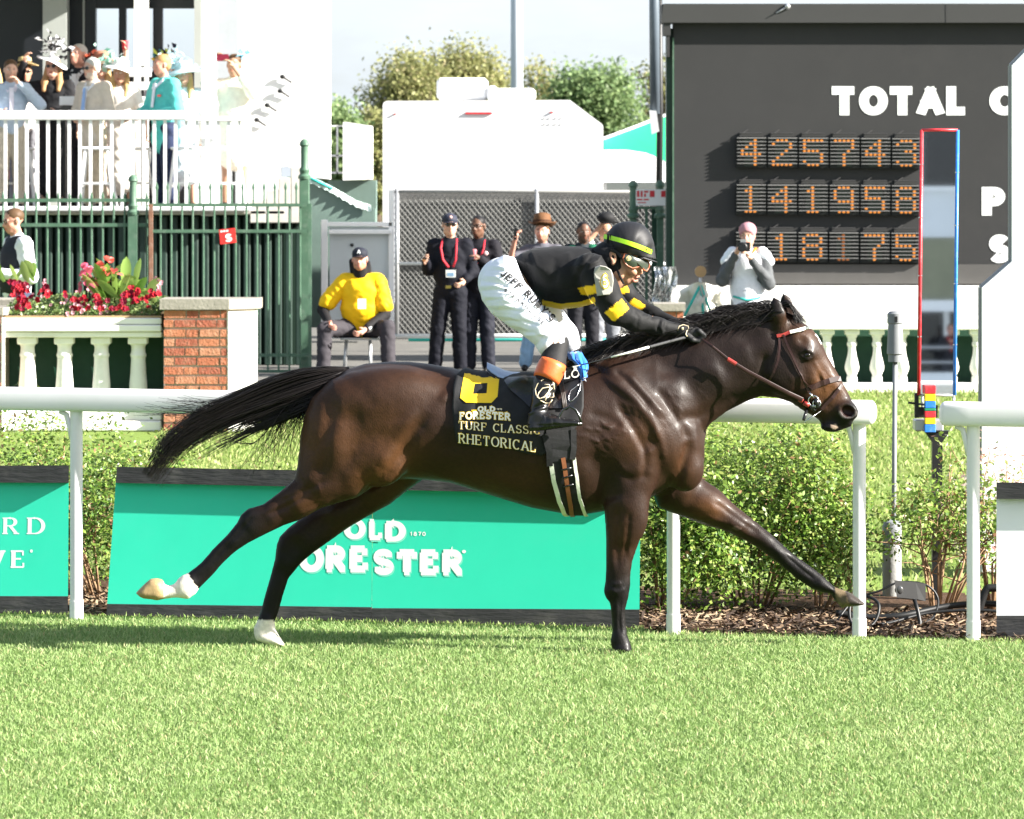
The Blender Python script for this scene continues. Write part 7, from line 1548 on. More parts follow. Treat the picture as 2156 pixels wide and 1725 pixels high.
ns = thing('notice_sign', 'small white notice with red print on the narrow gate', 'sign', at(1370, 415, Y2-.06)); mb = MB(); pbox(mb, 1339, 1405, 399, 433, Y2-.06, .01); mb.build('plate', M_LET, ns)
mb = MB()
for x0, x1, y0, y1 in ((1341, 1346, 402, 415), (1349, 1353, 402, 415), (1356, 1365, 402, 406), (1356, 1360, 408, 415), (1368, 1378, 402, 415), (1341, 1352, 419, 422), (1355, 1366, 419, 422), (1343, 1360, 426, 428), (1392, 1403, 402, 415)): pbox(mb, x0, x1, y0, y1, Y2-.064, .003)
o = mb.build('print_marks', mat('notice_red', (.62, .05, .06), .6, .2), ns); o['kind'] = 'stuff'

# ---------------------------------------------------------------- scoreboard
YSb = 50.0
sb = thing('scoreboard', 'huge charcoal scoreboard with white letters and amber digits', 'scoreboard', (X_(1800, YSb), YSb, 0)); MSB = mat('charcoal_panel', (.036, .036, .036), .75, .2, noise=(1.2, .06), stain=(1.6, (.044, .043, .042), .6), bump=(3, .1)); MSD = mat('scoreboard_trim', (.035, .035, .035), .6, .3)
mb = MB(); pbox(mb, 1418, 2560, 20, 602, YSb, .4); mb.build('panel', MSB, sb)
Yc = YSb-.13
mb = MB(); mb.prism([(X_(x, Yc), Z_(y, Yc)) for x, y in [(1397, 8), (2600, 8), (2600, 48), (1392, 48)]], Yc, Yc+.04); mb.build('cornice_face', mat('cornice_charcoal', (.042, .042, .041), .6, .3, noise=(1.5, .06)), sb)
mb = MB(); mb.box(X_(1394, Yc), X_(2600, Yc), Yc+.041, YSb+.4, Z_(52, Yc)+.02, Z_(9, Yc)); mb.build('cornice_box', MSD, sb)
mb = MB(); pbox(mb, 1991, 1993, 8.5, 48, Yc-.003, .004); mb.build('cornice_joint', MSD, sb); mb = MB(); a = at(1658, 14, Yc-.01); mb.ball(a, .035, 10); mb.tube([a, at(1634, 28, Yc-.03)], [.012, .006], 6); mb.build('floodlight', M_ALU, sb, True)
mb = MB(); pbox(mb, 1403, 1416, 60, 640, YSb+.1, .3); mb.build('side_post', mat('side_green', (.02, .05, .032), .5, .4), sb); mb = MB(); pbox(mb, 1416, 1419, 80, 620, YSb-.02, .1); mb.build('edge_strip', M_FGRN, sb)
mb = MB(); pbox(mb, 1397, 1412, 48, 75, YSb-.11, .3); pbox(mb, 1404, 1410, 75, 120, YSb-.09, .2); mb.build('edge_bracket', MSD, sb)
mb = MB(); pbox(mb, 1610, 2562, 557, 598, YSb-.02, .02); mb.build('lower_band', mat('lower_band', (.085, .082, .078), .8, .2, noise=(3, .1)), sb)
mb = MB(); pbox(mb, 1415, 2560, 602, 745, YSb-.15, .5); mb.build('white_base', mat('white_base', (.80, .79, .75), .6, .3, noise=(3, .05), stain=(2, (.6, .57, .5), .3)), sb)
def sb_text(txt, x0, x1, y0, y1):
    W_ = text_width(txt, .35, .03, .85); text_mesh(txt, lambda x, y, k: at(x0+(x1-x0)*x/W_, y1-(y1-y0)*min(max(y, 0), 1), YSb-.004-k*1e-4), thick=.35, thin=.29, space=.03, widen=.85, sub=.05).build('lettering', M_LET, sb)
sb_text('TOTAL', 1751, 2042, 182, 243); sb_text('O', 2083, 2150, 182, 243); sb_text('P', 2067, 2121, 394, 454); sb_text('S', 2082, 2130, 494, 554)
FONT = {'1': ['..#..', '.##..', '..#..', '..#..', '..#..', '..#..', '..#..', '.###.'], '2': ['.###.', '#...#', '....#', '...#.', '..#..', '.#...', '#....', '#####'], '3': ['.###.', '#...#', '....#', '..##.', '....#', '....#', '#...#', '.###.'], '4': ['...#.', '..##.', '.#.#.', '#..#.', '#####', '...#.', '...#.', '...#.'],
 '5': ['#####', '#....', '#....', '####.', '....#', '....#', '#...#', '.###.'], '7': ['#####', '....#', '....#', '...#.', '..#..', '..#..', '..#..', '..#..'], '8': ['.###.', '#...#', '#...#', '.###.', '#...#', '#...#', '#...#', '.###.'], '9': ['.###.', '#...#', '#...#', '#...#', '.####', '....#', '....#', '.###.'], ' ': ['.....']*8}
M_AMB = mat('amber_lamp', (.75, .25, .04), .4, .4, emit=((1, .33, .05), .20)); M_AMB2 = mat('dim_lamp', (.40, .11, .03), .5, .3, emit=((1, .33, .05), .05)); MMB = mat('module_black', (.008, .009, .008), .5, .3); MMG = mat('module_green', (.016, .024, .016), .35, .4); MSL = mat('louvre_grey', (.17, .17, .165), .4, .4)
for r_, (txt, y0) in enumerate((('425743', 290), ('141958', 389), (' 18175', 489))):
    for c, ch in enumerate(txt):
        x0 = 1551+c*65.4-r_*.8; y00 = y0+c*.35; Yd = YSb-.075
        dm = thing('digit_module', 'amber digit module with louvres showing %s, %s in the %s row' % (ch if ch != ' ' else 'blank', ('first', 'second', 'third', 'fourth', 'fifth', 'sixth')[c], ('top', 'middle', 'bottom')[r_]), 'digit display', at(x0+31, y00+62, Yd), 'digit modules on the scoreboard')
        mb = MB(); pbox(mb, x0, x0+63, y00, y00+63, Yd, .075); mb.build('case', MMB, dm); mb = MB(); pbox(mb, x0+16, x0+46, y00+3, y00+60, Yd-.004, .006); mb.build('face', MMG, dm)
        mb = MB()
        for i, row in enumerate(FONT[ch]):
            for j, q in enumerate(row):
                if q == '#': mb.ball(at(x0+12+j*9.0, y00+5.5+i*7.3, Yd-.006), .019, 8, (1, .35, .72))
        if mb.V: o = mb.build('lamp_dots', M_AMB2 if (r_, c) == (2, 3) else M_AMB, dm, True); o['kind'] = 'stuff'
        for k in range(8):
            zt = y00+1+k*7.6; mb = MB(); a, b = at(x0+1, zt+.0, Yd-.03), at(x0+62, zt+.0, Yd-.03); c_, d = at(x0+1, zt-1.2, Yd-.002), at(x0+62, zt-1.2, Yd-.002); e = np.array((0, 0, -.004)); mb.add([a, b, d, c_, a+e, b+e, d+e, c_+e], [(0, 1, 2, 3), (7, 6, 5, 4), (0, 4, 5, 1), (1, 5, 6, 2), (2, 6, 7, 3), (3, 7, 4, 0)]); mb.build('louvre', MSL, dm)
        mb = MB(); pbox(mb, x0+6, x0+56, y00-11, y00-2, YSb-.03, .03); mb.tube([at(x0+8, y00-9, YSb-.06), at(x0+54, y00-9, YSb-.06)], .008, 5); mb.tube([at(x0+12, y00-9, YSb-.05), at(x0+24, y00-17, YSb-.02)], .006, 5); mb.build('hanger', MSD, dm)
# low clutter in front of the scoreboard: reel stand, plastic sheet, bottles
YRl = 45.5; rs_ = thing('hose_reel_stand', 'tripod stand with a tan reel on top and green straps', 'stand', at(1475, 668, YRl))
mb = MB(); a = at(1475, 572, YRl); mb.tube([a+np.array((0, -.03, 0)), a+np.array((0, .03, 0))], .062, 14); shade_auto(mb.build('reel', mat('tan_wood', (.42, .26, .13), .6, .3), rs_)); mb = MB(); mb.tube([at(1475, 572, YRl-.01), at(1474, 600, YRl), at(1480, 625, YRl)], .016, 8); mb.build('clamp', M_ALU, rs_, True)
for p in ((1440, 668), (1500, 668), (1482, 672)): mb = MB(); mb.tube([at(1475, 600, YRl), at(*p, YRl)], .014, 6); mb.build('leg', M_TEAL, rs_, True)
mb = MB(); V = []
for j in range(9):
    for i in range(9): V.append(at(1430+i*11+3*math.sin(j*2+i), 612+j*10.5-18*math.sin(i*.39)*(1-j/8), YRl+.1+.12*math.sin(i*1.1)+.06*math.cos(j*1.7+i)))
tag(mesh_obj('canvas_cover', V, [(j*9+i, j*9+i+1, (j+1)*9+i+1, (j+1)*9+i) for j in range(8) for i in range(8)], mat('pale_canvas', (.70, .68, .60), .8, .2, bump=(10, .3)), None, True, origin=at(1475, 700, YRl)), 'crumpled pale canvas cover under the reel stand', 'cover')
g = np.random.default_rng(77); V = []
for j in range(12):
    for i in range(10): V.append(at(1376+i*5.2+4*math.sin(j*.8), 562+j*12, 49.6+.1*math.sin(i*1.7+j)+.06*g.normal()))
mpl = mat('clear_plastic', (.55, .6, .62), .2, .5); mpl.node_tree.nodes['Principled BSDF'].inputs['Transmission Weight'].default_value = .9
tag(mesh_obj('plastic_sheet', V, [(j*10+i, j*10+i+1, (j+1)*10+i+1, (j+1)*10+i) for j in range(11) for i in range(9)], mpl, None, True, origin=at(1400, 690, 49.6)), 'crumpled clear plastic sheet beside the narrow gate', 'plastic sheet')
mb = MB()
for k, (x, y) in enumerate(((1528, 490), (1412, 500), (1416, 530))):
    if k == 0: continue
    b = MB(); c = at(x, y+28, 50.4); b.lathe(tuple(c), [(.03, 0), (.032, .12), (.03, .17), (.012, .20), (.012, .225)], 10); tag(b.build('water_bottle', mat('bottle_plastic', (.45, .55, .62), .15, .5), None, True, origin=c), ('upper', 'lower')[k-1]+' clear water bottle on the ledge left of the scoreboard', 'bottle', 'water bottles by the scoreboard')
# ---------------------------------------------------------------- trees beyond the infield
M_TLF = mat('tree_leaf', (.1, .15, .04), .55, .3, attr='Col', trans=.42); M_TRK = mat('tree_bark', (.12, .09, .065), .9, .15, noise=(6, .3))
def tree(label, px, py_top, width_px, Y, cols, wts, n, seed, size=.12, py_mid=None):
    g = np.random.default_rng(seed); X0 = X_(px, Y); top = Z_(py_top, Y); W_ = width_px*Y/F; root = thing('tree', label, 'tree', (X0, Y, 0), 'trees beyond the infield')
    mb = MB(); mb.tube([(X0, Y, 0), (X0+.1, Y, top*.35), (X0-.1, Y, top*.7)], [.28, .2, .08], 8); cl = []
    for k in range(26):
        a = g.uniform(0, 2*math.pi); r_ = W_*.5*g.uniform(.25, 1)**.6; zf = g.uniform(.22, 1.0); rr_ = r_*math.sqrt(max(.05, 1-((zf-.5)/.56)**2)); e = np.array((X0+math.cos(a)*rr_, Y+math.sin(a)*rr_*.8, top*zf*(1-.12*rr_/W_)))
        s_ = np.array((X0, Y, top*min(.7, zf*.65))); m_ = (s_+e)/2+np.array((0, 0, .12*top*.3)); mb.tube([s_, m_, e], [.09, .05, .02], 5); cl += [(e, W_*.13), ((m_+e)/2, W_*.14)]
    mb.build('trunk', M_TRK, root, True); n = int(n*2.3); k = g.integers(0, len(cl), n); P = np.array([cl[i][0] for i in k])+g.normal(size=(n, 3))*np.array([cl[i][1] for i in k])[:, None]*np.array((1.1, 1, .85))
    P = P[P[:, 2] > .4]; V, Q, C = leaf_cloud(P, np.zeros_like(P), size, g, cols, wts); o = mesh_obj('crown', V, Q, M_TLF, root, False, colors=C); o['kind'] = 'stuff'; return root
OL = [(.27, .285, .115), (.325, .33, .135), (.38, .37, .165), (.21, .225, .09), (.33, .29, .15)]; GR = [(.18, .27, .115), (.22, .31, .135), (.27, .36, .16), (.15, .21, .09)]
tree('broad olive yellow tree left of the pole, lower of two', 860, 128, 190, 190, OL, (3, 3, 2, 2, 1.5), 9000, 1)
tree('tallest olive yellow tree directly left of the grey pole', 1000, 82, 170, 195, OL, (3, 3, 3, 1.5, 1), 9000, 2)
tree('small sparse olive tree right of the grey pole', 1135, 140, 130, 200, OL, (3, 3, 3, 1, 1), 4200, 3)
tree('round fresh green tree behind the trailer\'s sloping corner', 1258, 160, 190, 170, GR, (3, 4, 2, 2), 9500, 4)
tree('bare twiggy tree between the dark pole and scoreboard', 1395, 112, 110, 185, OL+[(.05, .05, .03)], (1, 1, 2, 1, 1, 2), 2000, 5)
tree('green tree peeping out right of the stair wall', 705, 222, 110, 150, GR, (2, 4, 3, 1), 4500, 6)
tree('dark olive tree behind the white landing box', 788, 235, 90, 160, OL, (3, 2, 1, 3, 1), 5000, 7)
tree('olive tree between landing box and trailer', 845, 250, 120, 165, OL, (3, 2, 2, 3, 1), 5500, 8)
# ---------------------------------------------------------------- grandstand behind the camera, seen only in the finish mirror
gs_ = thing('grandstand', 'pale grandstand front behind the photographer, reflected in the finish mirror', 'building', (9, -48, 0)); MG1 = mat('stand_grey', (.70, .74, .76), .7, .3, noise=(1, .06)); MG2 = mat('stand_olive', (.24, .245, .165), .7, .3, noise=(1.5, .15)); MG3 = mat('stand_white', (.82, .84, .84), .6, .3)
def gbox(nm, x0, x1, z0, z1, y0, y1, m): mb = MB(); mb.box(x0, x1, y0, y1, z0, z1); return mb.build(nm, m, gs_)
gbox('parapet', -20, 40, -.02, 1.08, -47.2, -47, MG1); gbox('door_band', -20, 40, 0, 2.4, -49, -48.6, M_LENS); gbox('white_beam', -20, 40, 2.4, 2.64, -49, -47.8, MG3); gbox('olive_band', -20, 40, 2.64, 4.0, -49, -47.9, MG2); gbox('grey_band', -20, 40, 4.0, 5.0, -49, -47.85, MG1); gbox('sill', -20, 40, 5.0, 5.1, -49, -47.7, MG3); gbox('window_band', -20, 40, 5.1, 8, -49, -48.2, M_LENS); gbox('eave', -20, 40, 8, 8.6, -49, -47.4, MG3)
for k in range(10): gbox('mullion', 3.55+k*1.32, 3.63+k*1.32, 5.1, 8, -48.2, -48.1, MG3)
for k in range(10): gbox('door_frame', 3.9+k*1.1, 4.02+k*1.1, 1, 2.4, -48.6, -48.5, MG3)
for z in (1.3, 1.62): mb = MB(); mb.tube([(-20, -47.1, z), (40, -47.1, z)], .03, 6); mb.build('handrail', M_ALU, gs_, True)
# ================================================================ people in the infield and on the balcony
HAIRC = {'brown': (.09, .05, .025), 'black': (.012, .011, .012), 'grey': (.45, .43, .40), 'blond': (.50, .33, .14), 'sandy': (.38, .22, .10)}
def person(label, base, H=1.75, yaw=0, skin='fair', top=(.1, .1, .1), sleeve='long', legs=(.05, .05, .06), shoe=(.02, .02, .02), hair=('short', 'brown'), armR=None, armL=None, pel=.93, kneeR=None, kneeL=None, ankR=None, ankL=None,
           hyaw=0, hpit=0, fat=1.0, dress=None, coat_len=0, beard=None, mouth=0, collar=None, lean=0, group=None, glasses=None, vest=None, hand_curl=.6, topm=None, legm=None, hh=.0145):
    base = np.asarray(base, float); S_ = H/1.75; th = math.radians(yaw); f = np.array((math.sin(th), -math.cos(th), 0)); l = np.array((math.cos(th), math.sin(th), 0)); u = np.array((0, 0, 1.))
    def W(s, fw, z): return base+S_*(l*s+f*fw+u*z)
    root = thing('person', label, 'person', base, group); dz = pel-.93; sk = np.array(SKIN[skin])
    def T(s, fw, z): return W(s, fw+lean*(z+dz-pel), z+dz)          # torso point
    BB_ = np.stack([f, l, u]); hy = math.radians(hyaw); fh = f*math.cos(hy)+l*math.sin(hy); hp_ = math.radians(hpit); fh2 = fh*math.cos(hp_)+u*math.sin(hp_); HB_ = basis(fh2, u*math.cos(hp_)-fh*math.sin(hp_))
    hc = T(0, .035, 1.625)
    aR = armR or ((-.26, -.02, 1.13), (-.25, .08, .88)); aL = armL or ((.26, -.02, 1.13), (.25, .08, .88))
    kR = kneeR or (-.10, .02, .50); kL = kneeL or (.10, .02, .50); nR = ankR or (-.11, -.01, .09); nL = ankL or (.11, -.01, .09)
    def A(p): return W(p[0], p[1], p[2])
    k = S_
    # skin: head, neck, arms, hands (and shins for a dress)
    pr = [('h', hc, HB_, S_, 1.0 if dress is None else .9, mouth), ('c', T(0, -.01, 1.40), .060*k, T(0, .012, 1.53), .052*k), ('e', T(0, 0, 1.30), (.09*k, .14*k, .16*k), BB_)]
    ex = MB(); low = dress is None
    for sd, (e_, h_) in ((-1, aR), (1, aL)):
        sh = T(sd*.175, -.005, 1.41); E, Hn = A(e_), A(h_); d = Hn-E; d /= np.linalg.norm(d)
        pr += [('c', sh, .046*k, E, .038*k), ('c', E, .037*k, Hn, .024*k), ('c', Hn, .024*k, Hn+d*.05*k, .030*k)]
        pn = f*.4-l*sd*.8; pn -= d*np.dot(pn, d); pn /= np.linalg.norm(pn)+1e-9; sdv = np.cross(d, pn)
        if np.dot(sdv, f+u*.3) < 0: sdv = -sdv
        finger_tubes(ex, Hn, d, pn, sdv, S_*.95, hand_curl)
    for sd, kn, an in ((-1, kR, nR), (1, kL, nL)):
        hp0 = W(sd*.085, 0, pel-.04); pr += [('c', hp0, .07*k, A(kn), .046*k), ('c', A(kn), .045*k, A(an), .032*k)]
    pr.append(('c', T(0, 0, 1.25), .10*k, W(0, 0, pel), .10*k))
    def colf(V):
        C = np.tile(sk, (len(V), 1)); head_colors(V, C, hc, HB_, S_, sk, lip=tuple(sk*np.array((.85, .5, .5))), beard=beard, brow=tuple(np.array(HAIRC[hair[1]])*.6) if hair else (.05, .03, .02)); return C
    blob('body', pr, M_SKIN, root, hh, .02, 1, colf, ex)
    tm = topm or cloth_mat(top); lm = legm or cloth_mat(legs)
    # upper garment
    P = [('e', T(0, .0, 1.28), (.138*k*fat, .200*k*fat**.7, .20*k), BB_), ('e', T(0, .015*fat, 1.10), (.142*k*fat**1.3, .180*k*fat**1.2, .20*k), BB_), ('c', T(-.165, -.01, 1.405), .072*k, T(.165, -.01, 1.405), .072*k), ('c', T(0, -.012, 1.42), .07*k, T(0, -.005, 1.475), .062*k), ('c', T(0, 0, 1.12), .125*k*fat, W(0, 0, pel+.02-coat_len*.0), .135*k*fat)]
    if coat_len: P += [('e', W(0, 0, pel-coat_len*.5), (.135*k, .185*k, .09*k+coat_len*.5), BB_)]
    for sd, (e_, h_) in ((-1, aR), (1, aL)):
        sh = T(sd*.175, -.005, 1.40); E, Hn = A(e_), A(h_)
        if sleeve == 'long': P += [('c', sh, .078*k, E, .064*k), ('c', E, .064*k, E+(Hn-E)*.90, .046*k)]
        elif sleeve == 'short': P += [('c', sh, .068*k, sh+(E-sh)*.72, .062*k)]
        elif sleeve == 'wide': P += [('c', sh, .068*k, E, .066*k), ('c', E, .064*k, E+(Hn-E)*.55, .058*k)]
    if dress is not None:
        P += [('e', W(0, 0, pel-.02), (.14*k, .19*k, .16*k), BB_), ('c', W(0, 0, pel-.05), .15*k, W(0, 0, pel-dress), .20*k, 1.0)]
    o = blob('dress' if dress is not None else 'top', P, tm, root, max(.0145, hh*1.1), .035, 2, folds=.009)
    if dress is None:
        Q = [('e', W(0, 0, pel), (.125*k*fat, .172*k*fat, .13*k), BB_)]
        for sd, kn, an in ((-1, kR, nR), (1, kL, nL)): Q += [('c', W(sd*.085, 0, pel-.05), .105*k*fat**.6, A(kn), .082*k), ('c', A(kn), .082*k, A(an)+u*.01, .076*k)]
        blob('trousers', Q, lm, root, max(.0145, hh*1.1), .022, 2, folds=.009)
    for sd, an, kn in ((-1, nR, kR), (1, nL, kL)):
        c = A(an); b = blob('shoe', [('c', c-u*.03*k-f*.03*k, .042*k, c-u*.05*k+f*.05*k, .036*k), ('c', c-u*.05*k+f*.05*k, .036*k, c-u*.056*k+f*.14*k, .028*k)], cloth_mat(shoe, .5), root, .017, .02, 1)
    hcol = np.array(HAIRC[hair[1]]) if hair else None
    def Hd(fw, s, z): return hc+S_*(HB_[0]*fw+HB_[1]*s+HB_[2]*z)
    if hair:
        hm_ = cloth_mat(tuple(hcol), .55)
        if hair[0] == 'short': blob('hair', [('e', Hd(-.018, 0, .048), (.098*S_, .081*S_, .080*S_), HB_), ('e', Hd(-.045, 0, -.005), (.06*S_, .078*S_, .06*S_), HB_)], hm_, root, .012, .02, 1, cuts=[('e', Hd(.125, 0, -.02), (.075*S_, .11*S_, .085*S_), HB_), ('e', Hd(.03, 0, -.09), (.08*S_, .12*S_, .07*S_), HB_)])
        elif hair[0] == 'crop': blob('hair', [('e', Hd(-.014, 0, .043), (.096*S_, .078*S_, .079*S_), HB_)], hm_, root, .012, .02, 1, cuts=[('e', Hd(.13, 0, -.01), (.075*S_, .11*S_, .075*S_), HB_), ('e', Hd(.0, 0, -.09), (.14*S_, .12*S_, .085*S_), HB_)])
        else:
            mb = MB(); rg = np.random.default_rng(int(abs(base[0])*1000) % 9999)
            blob('hair', [('e', Hd(-.022, 0, .045), (.100*S_, .086*S_, .082*S_), HB_), ('c', Hd(-.05, -.062, .0), .040*S_, Hd(-.0, -.088, -.17), .036*S_), ('c', Hd(-.05, .062, .0), .040*S_, Hd(-.0, .088, -.17), .036*S_), ('c', Hd(-.0, -.088, -.17), .036*S_, Hd(.045, -.085, -.27), .024*S_), ('c', Hd(-.0, .088, -.17), .036*S_, Hd(.045, .085, -.27), .024*S_), ('c', Hd(-.07, 0, 0), .06*S_, Hd(-.08, 0, -.16), .06*S_)], hm_, root, .0135, .03, 1, cuts=[('e', Hd(.12, 0, -.03), (.08*S_, .064*S_, .10*S_), HB_)])
    if glasses:
        mb = MB()
        for s_ in (-1, 1):
            c = Hd(.094, s_*.032, .002); r_ = .025*S_
            if glasses == 'dark': mb.ball(c, r_, 10, (1, .45, .78))
            else: mb.tube([c+HB_[1]*r_*math.cos(a)+HB_[2]*r_*.75*math.sin(a) for a in np.linspace(0, 2*math.pi, 13)], .003*S_, 4, caps=False)
            mb.tube([Hd(.094, s_*.055, .004), Hd(.04, s_*.078, .008), Hd(-.01, s_*.08, .006)], .003*S_, 4)
        mb.tube([Hd(.097, -.012, .005), Hd(.097, .012, .005)], .003*S_, 4); mb.build('glasses', M_LENS, root, True)
    if collar is not None:
        mb = MB()
        for s_ in (-1, 1): a, b, c, d = T(s_*.012, .085, 1.405), T(s_*.062, .035, 1.475), T(s_*.085, .045, 1.435), T(s_*.045, .115, 1.36); mb.add([a+f*.02, b+f*.015, c+f*.03, d+f*.03], [(0, 1, 2, 3)])
        mb.add([T(-.028, .118, 1.42)+f*.008, T(.028, .118, 1.42)+f*.008, T(.022, .150*fat, 1.15)+f*.012, T(-.022, .150*fat, 1.15)+f*.012], [(0, 1, 2, 3)]); o = mb.build('shirt_front', cloth_mat(collar), root); md = o.modifiers.new('t', 'SOLIDIFY'); md.thickness = .008
    return root, W, T, Hd, HB_, A, S_
def cap(pr, col, emblem=None, back=0):
    root, W, T, Hd, B, A, S_ = pr
    o = blob('cap', [('e', Hd(-.012, 0, .056), (.104*S_, .086*S_, .074*S_), B)], cloth_mat(col, .7), root, .009, .02, 1, cuts=[('e', Hd(0, 0, -.045), (.2*S_, .2*S_, .075*S_), B)])
    mb = MB(); V = []; N_ = 10
    for j, dz in ((0, 0), (1, -.006)):
        for i in range(N_+1):
            a = math.pi*(i/N_-.5); V += [Hd(.05+.03*math.cos(a), .078*math.sin(a), .034+dz), Hd(.085+.065*math.cos(a), .074*math.sin(a), .022+.008*math.cos(a)+dz)]
    n2 = 2*(N_+1); Fc = [(2*i, 2*i+1, 2*i+3, 2*i+2) for i in range(N_)]+[(n2+2*i, n2+2*i+2, n2+2*i+3, n2+2*i+1) for i in range(N_)]+[(2*i+1, n2+2*i+1, n2+2*i+3, 2*i+3) for i in range(N_)]
    mesh_obj('peak', V, Fc, cloth_mat(col, .7), o, True)
    if emblem == 'A': text_mesh('A', lambda x, y, k: Hd(.092-.030*y-(x-.4)**2*.012, -(x-.45)*.038, .062+y*.042)+B[0]*.012+B[0]*k*2e-5, thick=.22, thin=.14, serif=.1).build('emblem', M_LET, o)
    elif emblem: mb = MB(); mb.ball(Hd(.084, 0, .085), .017*S_, 10, (1, .5, 1)); mb.build('emblem', cloth_mat(emblem), o, True)
def hat(pr, brim, crown_r, crown_h, col, tilt=(0, 0), droop=.02, band=None, deco=None, off=(0, 0, .085), curl=0, name='hat'):
    """brimmed hat: brim radius, crown radius and height in metres; tilt in degrees (pitch, roll)"""
    root, W, T, Hd, B, A, S_ = pr; tp, tr_ = math.radians(tilt[0]), math.radians(tilt[1]); c = Hd(off[0]-.012, off[1], off[2])
    z = B[2]*math.cos(tp)-B[0]*math.sin(tp); x = B[0]*math.cos(tp)+B[2]*math.sin(tp); y = B[1]*math.cos(tr_)+z*math.sin(tr_); z = z*math.cos(tr_)-B[1]*math.sin(tr_); n = 28
    prof = [(crown_r*.02, crown_h), (crown_r*.55, crown_h*(1.0)), (crown_r*.86, crown_h*.90), (crown_r*.97, crown_h*.45), (crown_r*1.02, .01), (crown_r*1.25, 0), (brim*.75, -droop*.4), (brim, -droop), (brim*.985, -droop-.006), (brim*.7, -droop*.4-.008), (crown_r*1.0, -.006)]
    V = []
    for r_, h_ in prof:
        for k in range(n):
            a = 2*math.pi*k/n; up_ = curl*abs(math.sin(a))**3*max(0, (r_-crown_r)/(brim-crown_r+1e-6)) if r_ > crown_r else 0; wv = .012*math.sin(3*a+1)*(r_/brim)**2
            V.append(c+x*math.cos(a)*r_*1.08+y*math.sin(a)*r_*(1-.25*(curl > 0)*(r_ > crown_r*1.1))+z*(h_+up_+wv))
    Fc = [(i*n+k, i*n+(k+1) % n, (i+1)*n+(k+1) % n, (i+1)*n+k) for i in range(len(prof)-1) for k in range(n)]; o = mesh_obj(name, V, Fc, cloth_mat(col, .75), root, True)
    if band is not None:
        V = [c+x*math.cos(2*math.pi*k/n)*crown_r*1.10+y*math.sin(2*math.pi*k/n)*crown_r*1.03+z*h_ for h_ in (.008, .04) for k in range(n)]; mesh_obj('hat_band', V, [(k, (k+1) % n, n+(k+1) % n, n+k) for k in range(n)], cloth_mat(band), o, True)
    if deco:
        rg = np.random.default_rng(len(V)+int(abs(c[0])*100)); V = []; Fc = []; C = []
        for _ in range(deco['n']):
            p = c+x*(deco['at'][0]+rg.normal()*deco['sp'])+y*(deco['at'][1]+rg.normal()*deco['sp']*1.2)+z*(deco['at'][2]+rg.normal()*deco['sp']); a = rg.normal(size=3); a /= np.linalg.norm(a); b = np.cross(a, rg.normal(size=3)); b /= np.linalg.norm(b); nn = np.cross(a, b); L_ = deco['size']*rg.uniform(.6, 1.2); i = len(V)
            V += [p-a*L_, p-b*L_*.5+nn*L_*.2, p+a*L_, p+b*L_*.5+nn*L_*.2]; Fc.append((i, i+1, i+2, i+3)); C += [deco['cols'][rg.integers(0, len(deco['cols']))]]*4
        q = mesh_obj('hat_flowers', V, Fc, M_PET, o, True, colors=np.array(C)); q['kind'] = 'stuff'
    return o
def box_part(name, c, ax, dims, m, par):
    """box of half sizes dims about c along the axes ax"""
    V = [c+ax[0]*dims[0]*i+ax[1]*dims[1]*j+ax[2]*dims[2]*k for i in (-1, 1) for j in (-1, 1) for k in (-1, 1)]
    mb = MB(); mb.add(V, [(0, 1, 3, 2), (4, 6, 7, 5), (0, 4, 5, 1), (2, 3, 7, 6), (0, 2, 6, 4), (1, 5, 7, 3)]); return mb.build(name, m, par)
def held(name, label, cat, c, ax, dims, m): 
    root = thing(name, label, cat, c); box_part('case', c, ax, dims, m, root); return root
EYE3 = np.eye(3)
NAVY = (.0065, .007, .012); M_NAVY = mat('navy_uniform', NAVY, .8, .18, noise=(10, .2), bump=(16, .35)); M_PHONE = mat('phone_black', (.012, .012, .014), .15, .6)
def lanyard(pr, off=0):
    root, W, T, Hd, B, A, S_ = pr; m = mat('lanyard_red', (.62, .03, .05), .6, .3); ld = MB()
    for s_ in (-1, 1): ld.tube([T(s_*.075, .03, 1.475), T(s_*.085, .125, 1.38), T(s_*.07+off*.4, .148, 1.25), T(s_*.025+off, .152, 1.17)], .013, 6, flat=.3, up=T(0, 1, 0)-T(0, 0, 0))
    o = ld.build('lanyard', m, root, True); f_ = T(0, 1, 0)-T(0, 0, 0); f_ /= np.linalg.norm(f_); s2 = T(1, 0, 0)-T(0, 0, 0); s2 /= np.linalg.norm(s2); c = T(off, .162, 1.10); b = box_part('badge', c, (s2, f_, np.array((0, 0, 1.))), (.055, .003, .042), M_LET, o); box_part('badge_photo', c+f_*.004-np.array((0, 0, .008)), (s2, f_, np.array((0, 0, 1.))), (.035, .001, .018), cloth_mat((.25, .42, .62)), o)
YA = 47.4
def gp_(px, Y): return (X_(px, Y), Y, 0)
pA = person('man in navy uniform with cap and sunglasses looking at his phone', gp_(948, YA), 1.79, -8, 'fair', NAVY, 'long', NAVY, hair=('crop', 'brown'), armR=((-.24, .02, 1.14), (-.235, .24, 1.24)), armL=((.25, -.03, 1.12), (.17, .12, 1.02)), hyaw=16, glasses='dark', topm=M_NAVY, legm=M_NAVY, kneeR=(-.13, .03, .5), ankR=(-.17, 0, .09), kneeL=(.10, .02, .5), hh=.0105, group='men standing at the chain-link fence')
cap(pA, (.03, .032, .05), (.75, .45, .40)); lanyard(pA, .03); box_part('belt_buckle', pA[1](0, .135, .955), EYE3, (.03, .006, .016), mat('brass', (.5, .36, .12), .3, .5, metal=1), pA[0])
held('smartphone', 'black smartphone held by the capped man in navy', 'phone', pA[5]((-.235, .33, 1.27)), EYE3, (.035, .05, .007), M_PHONE)
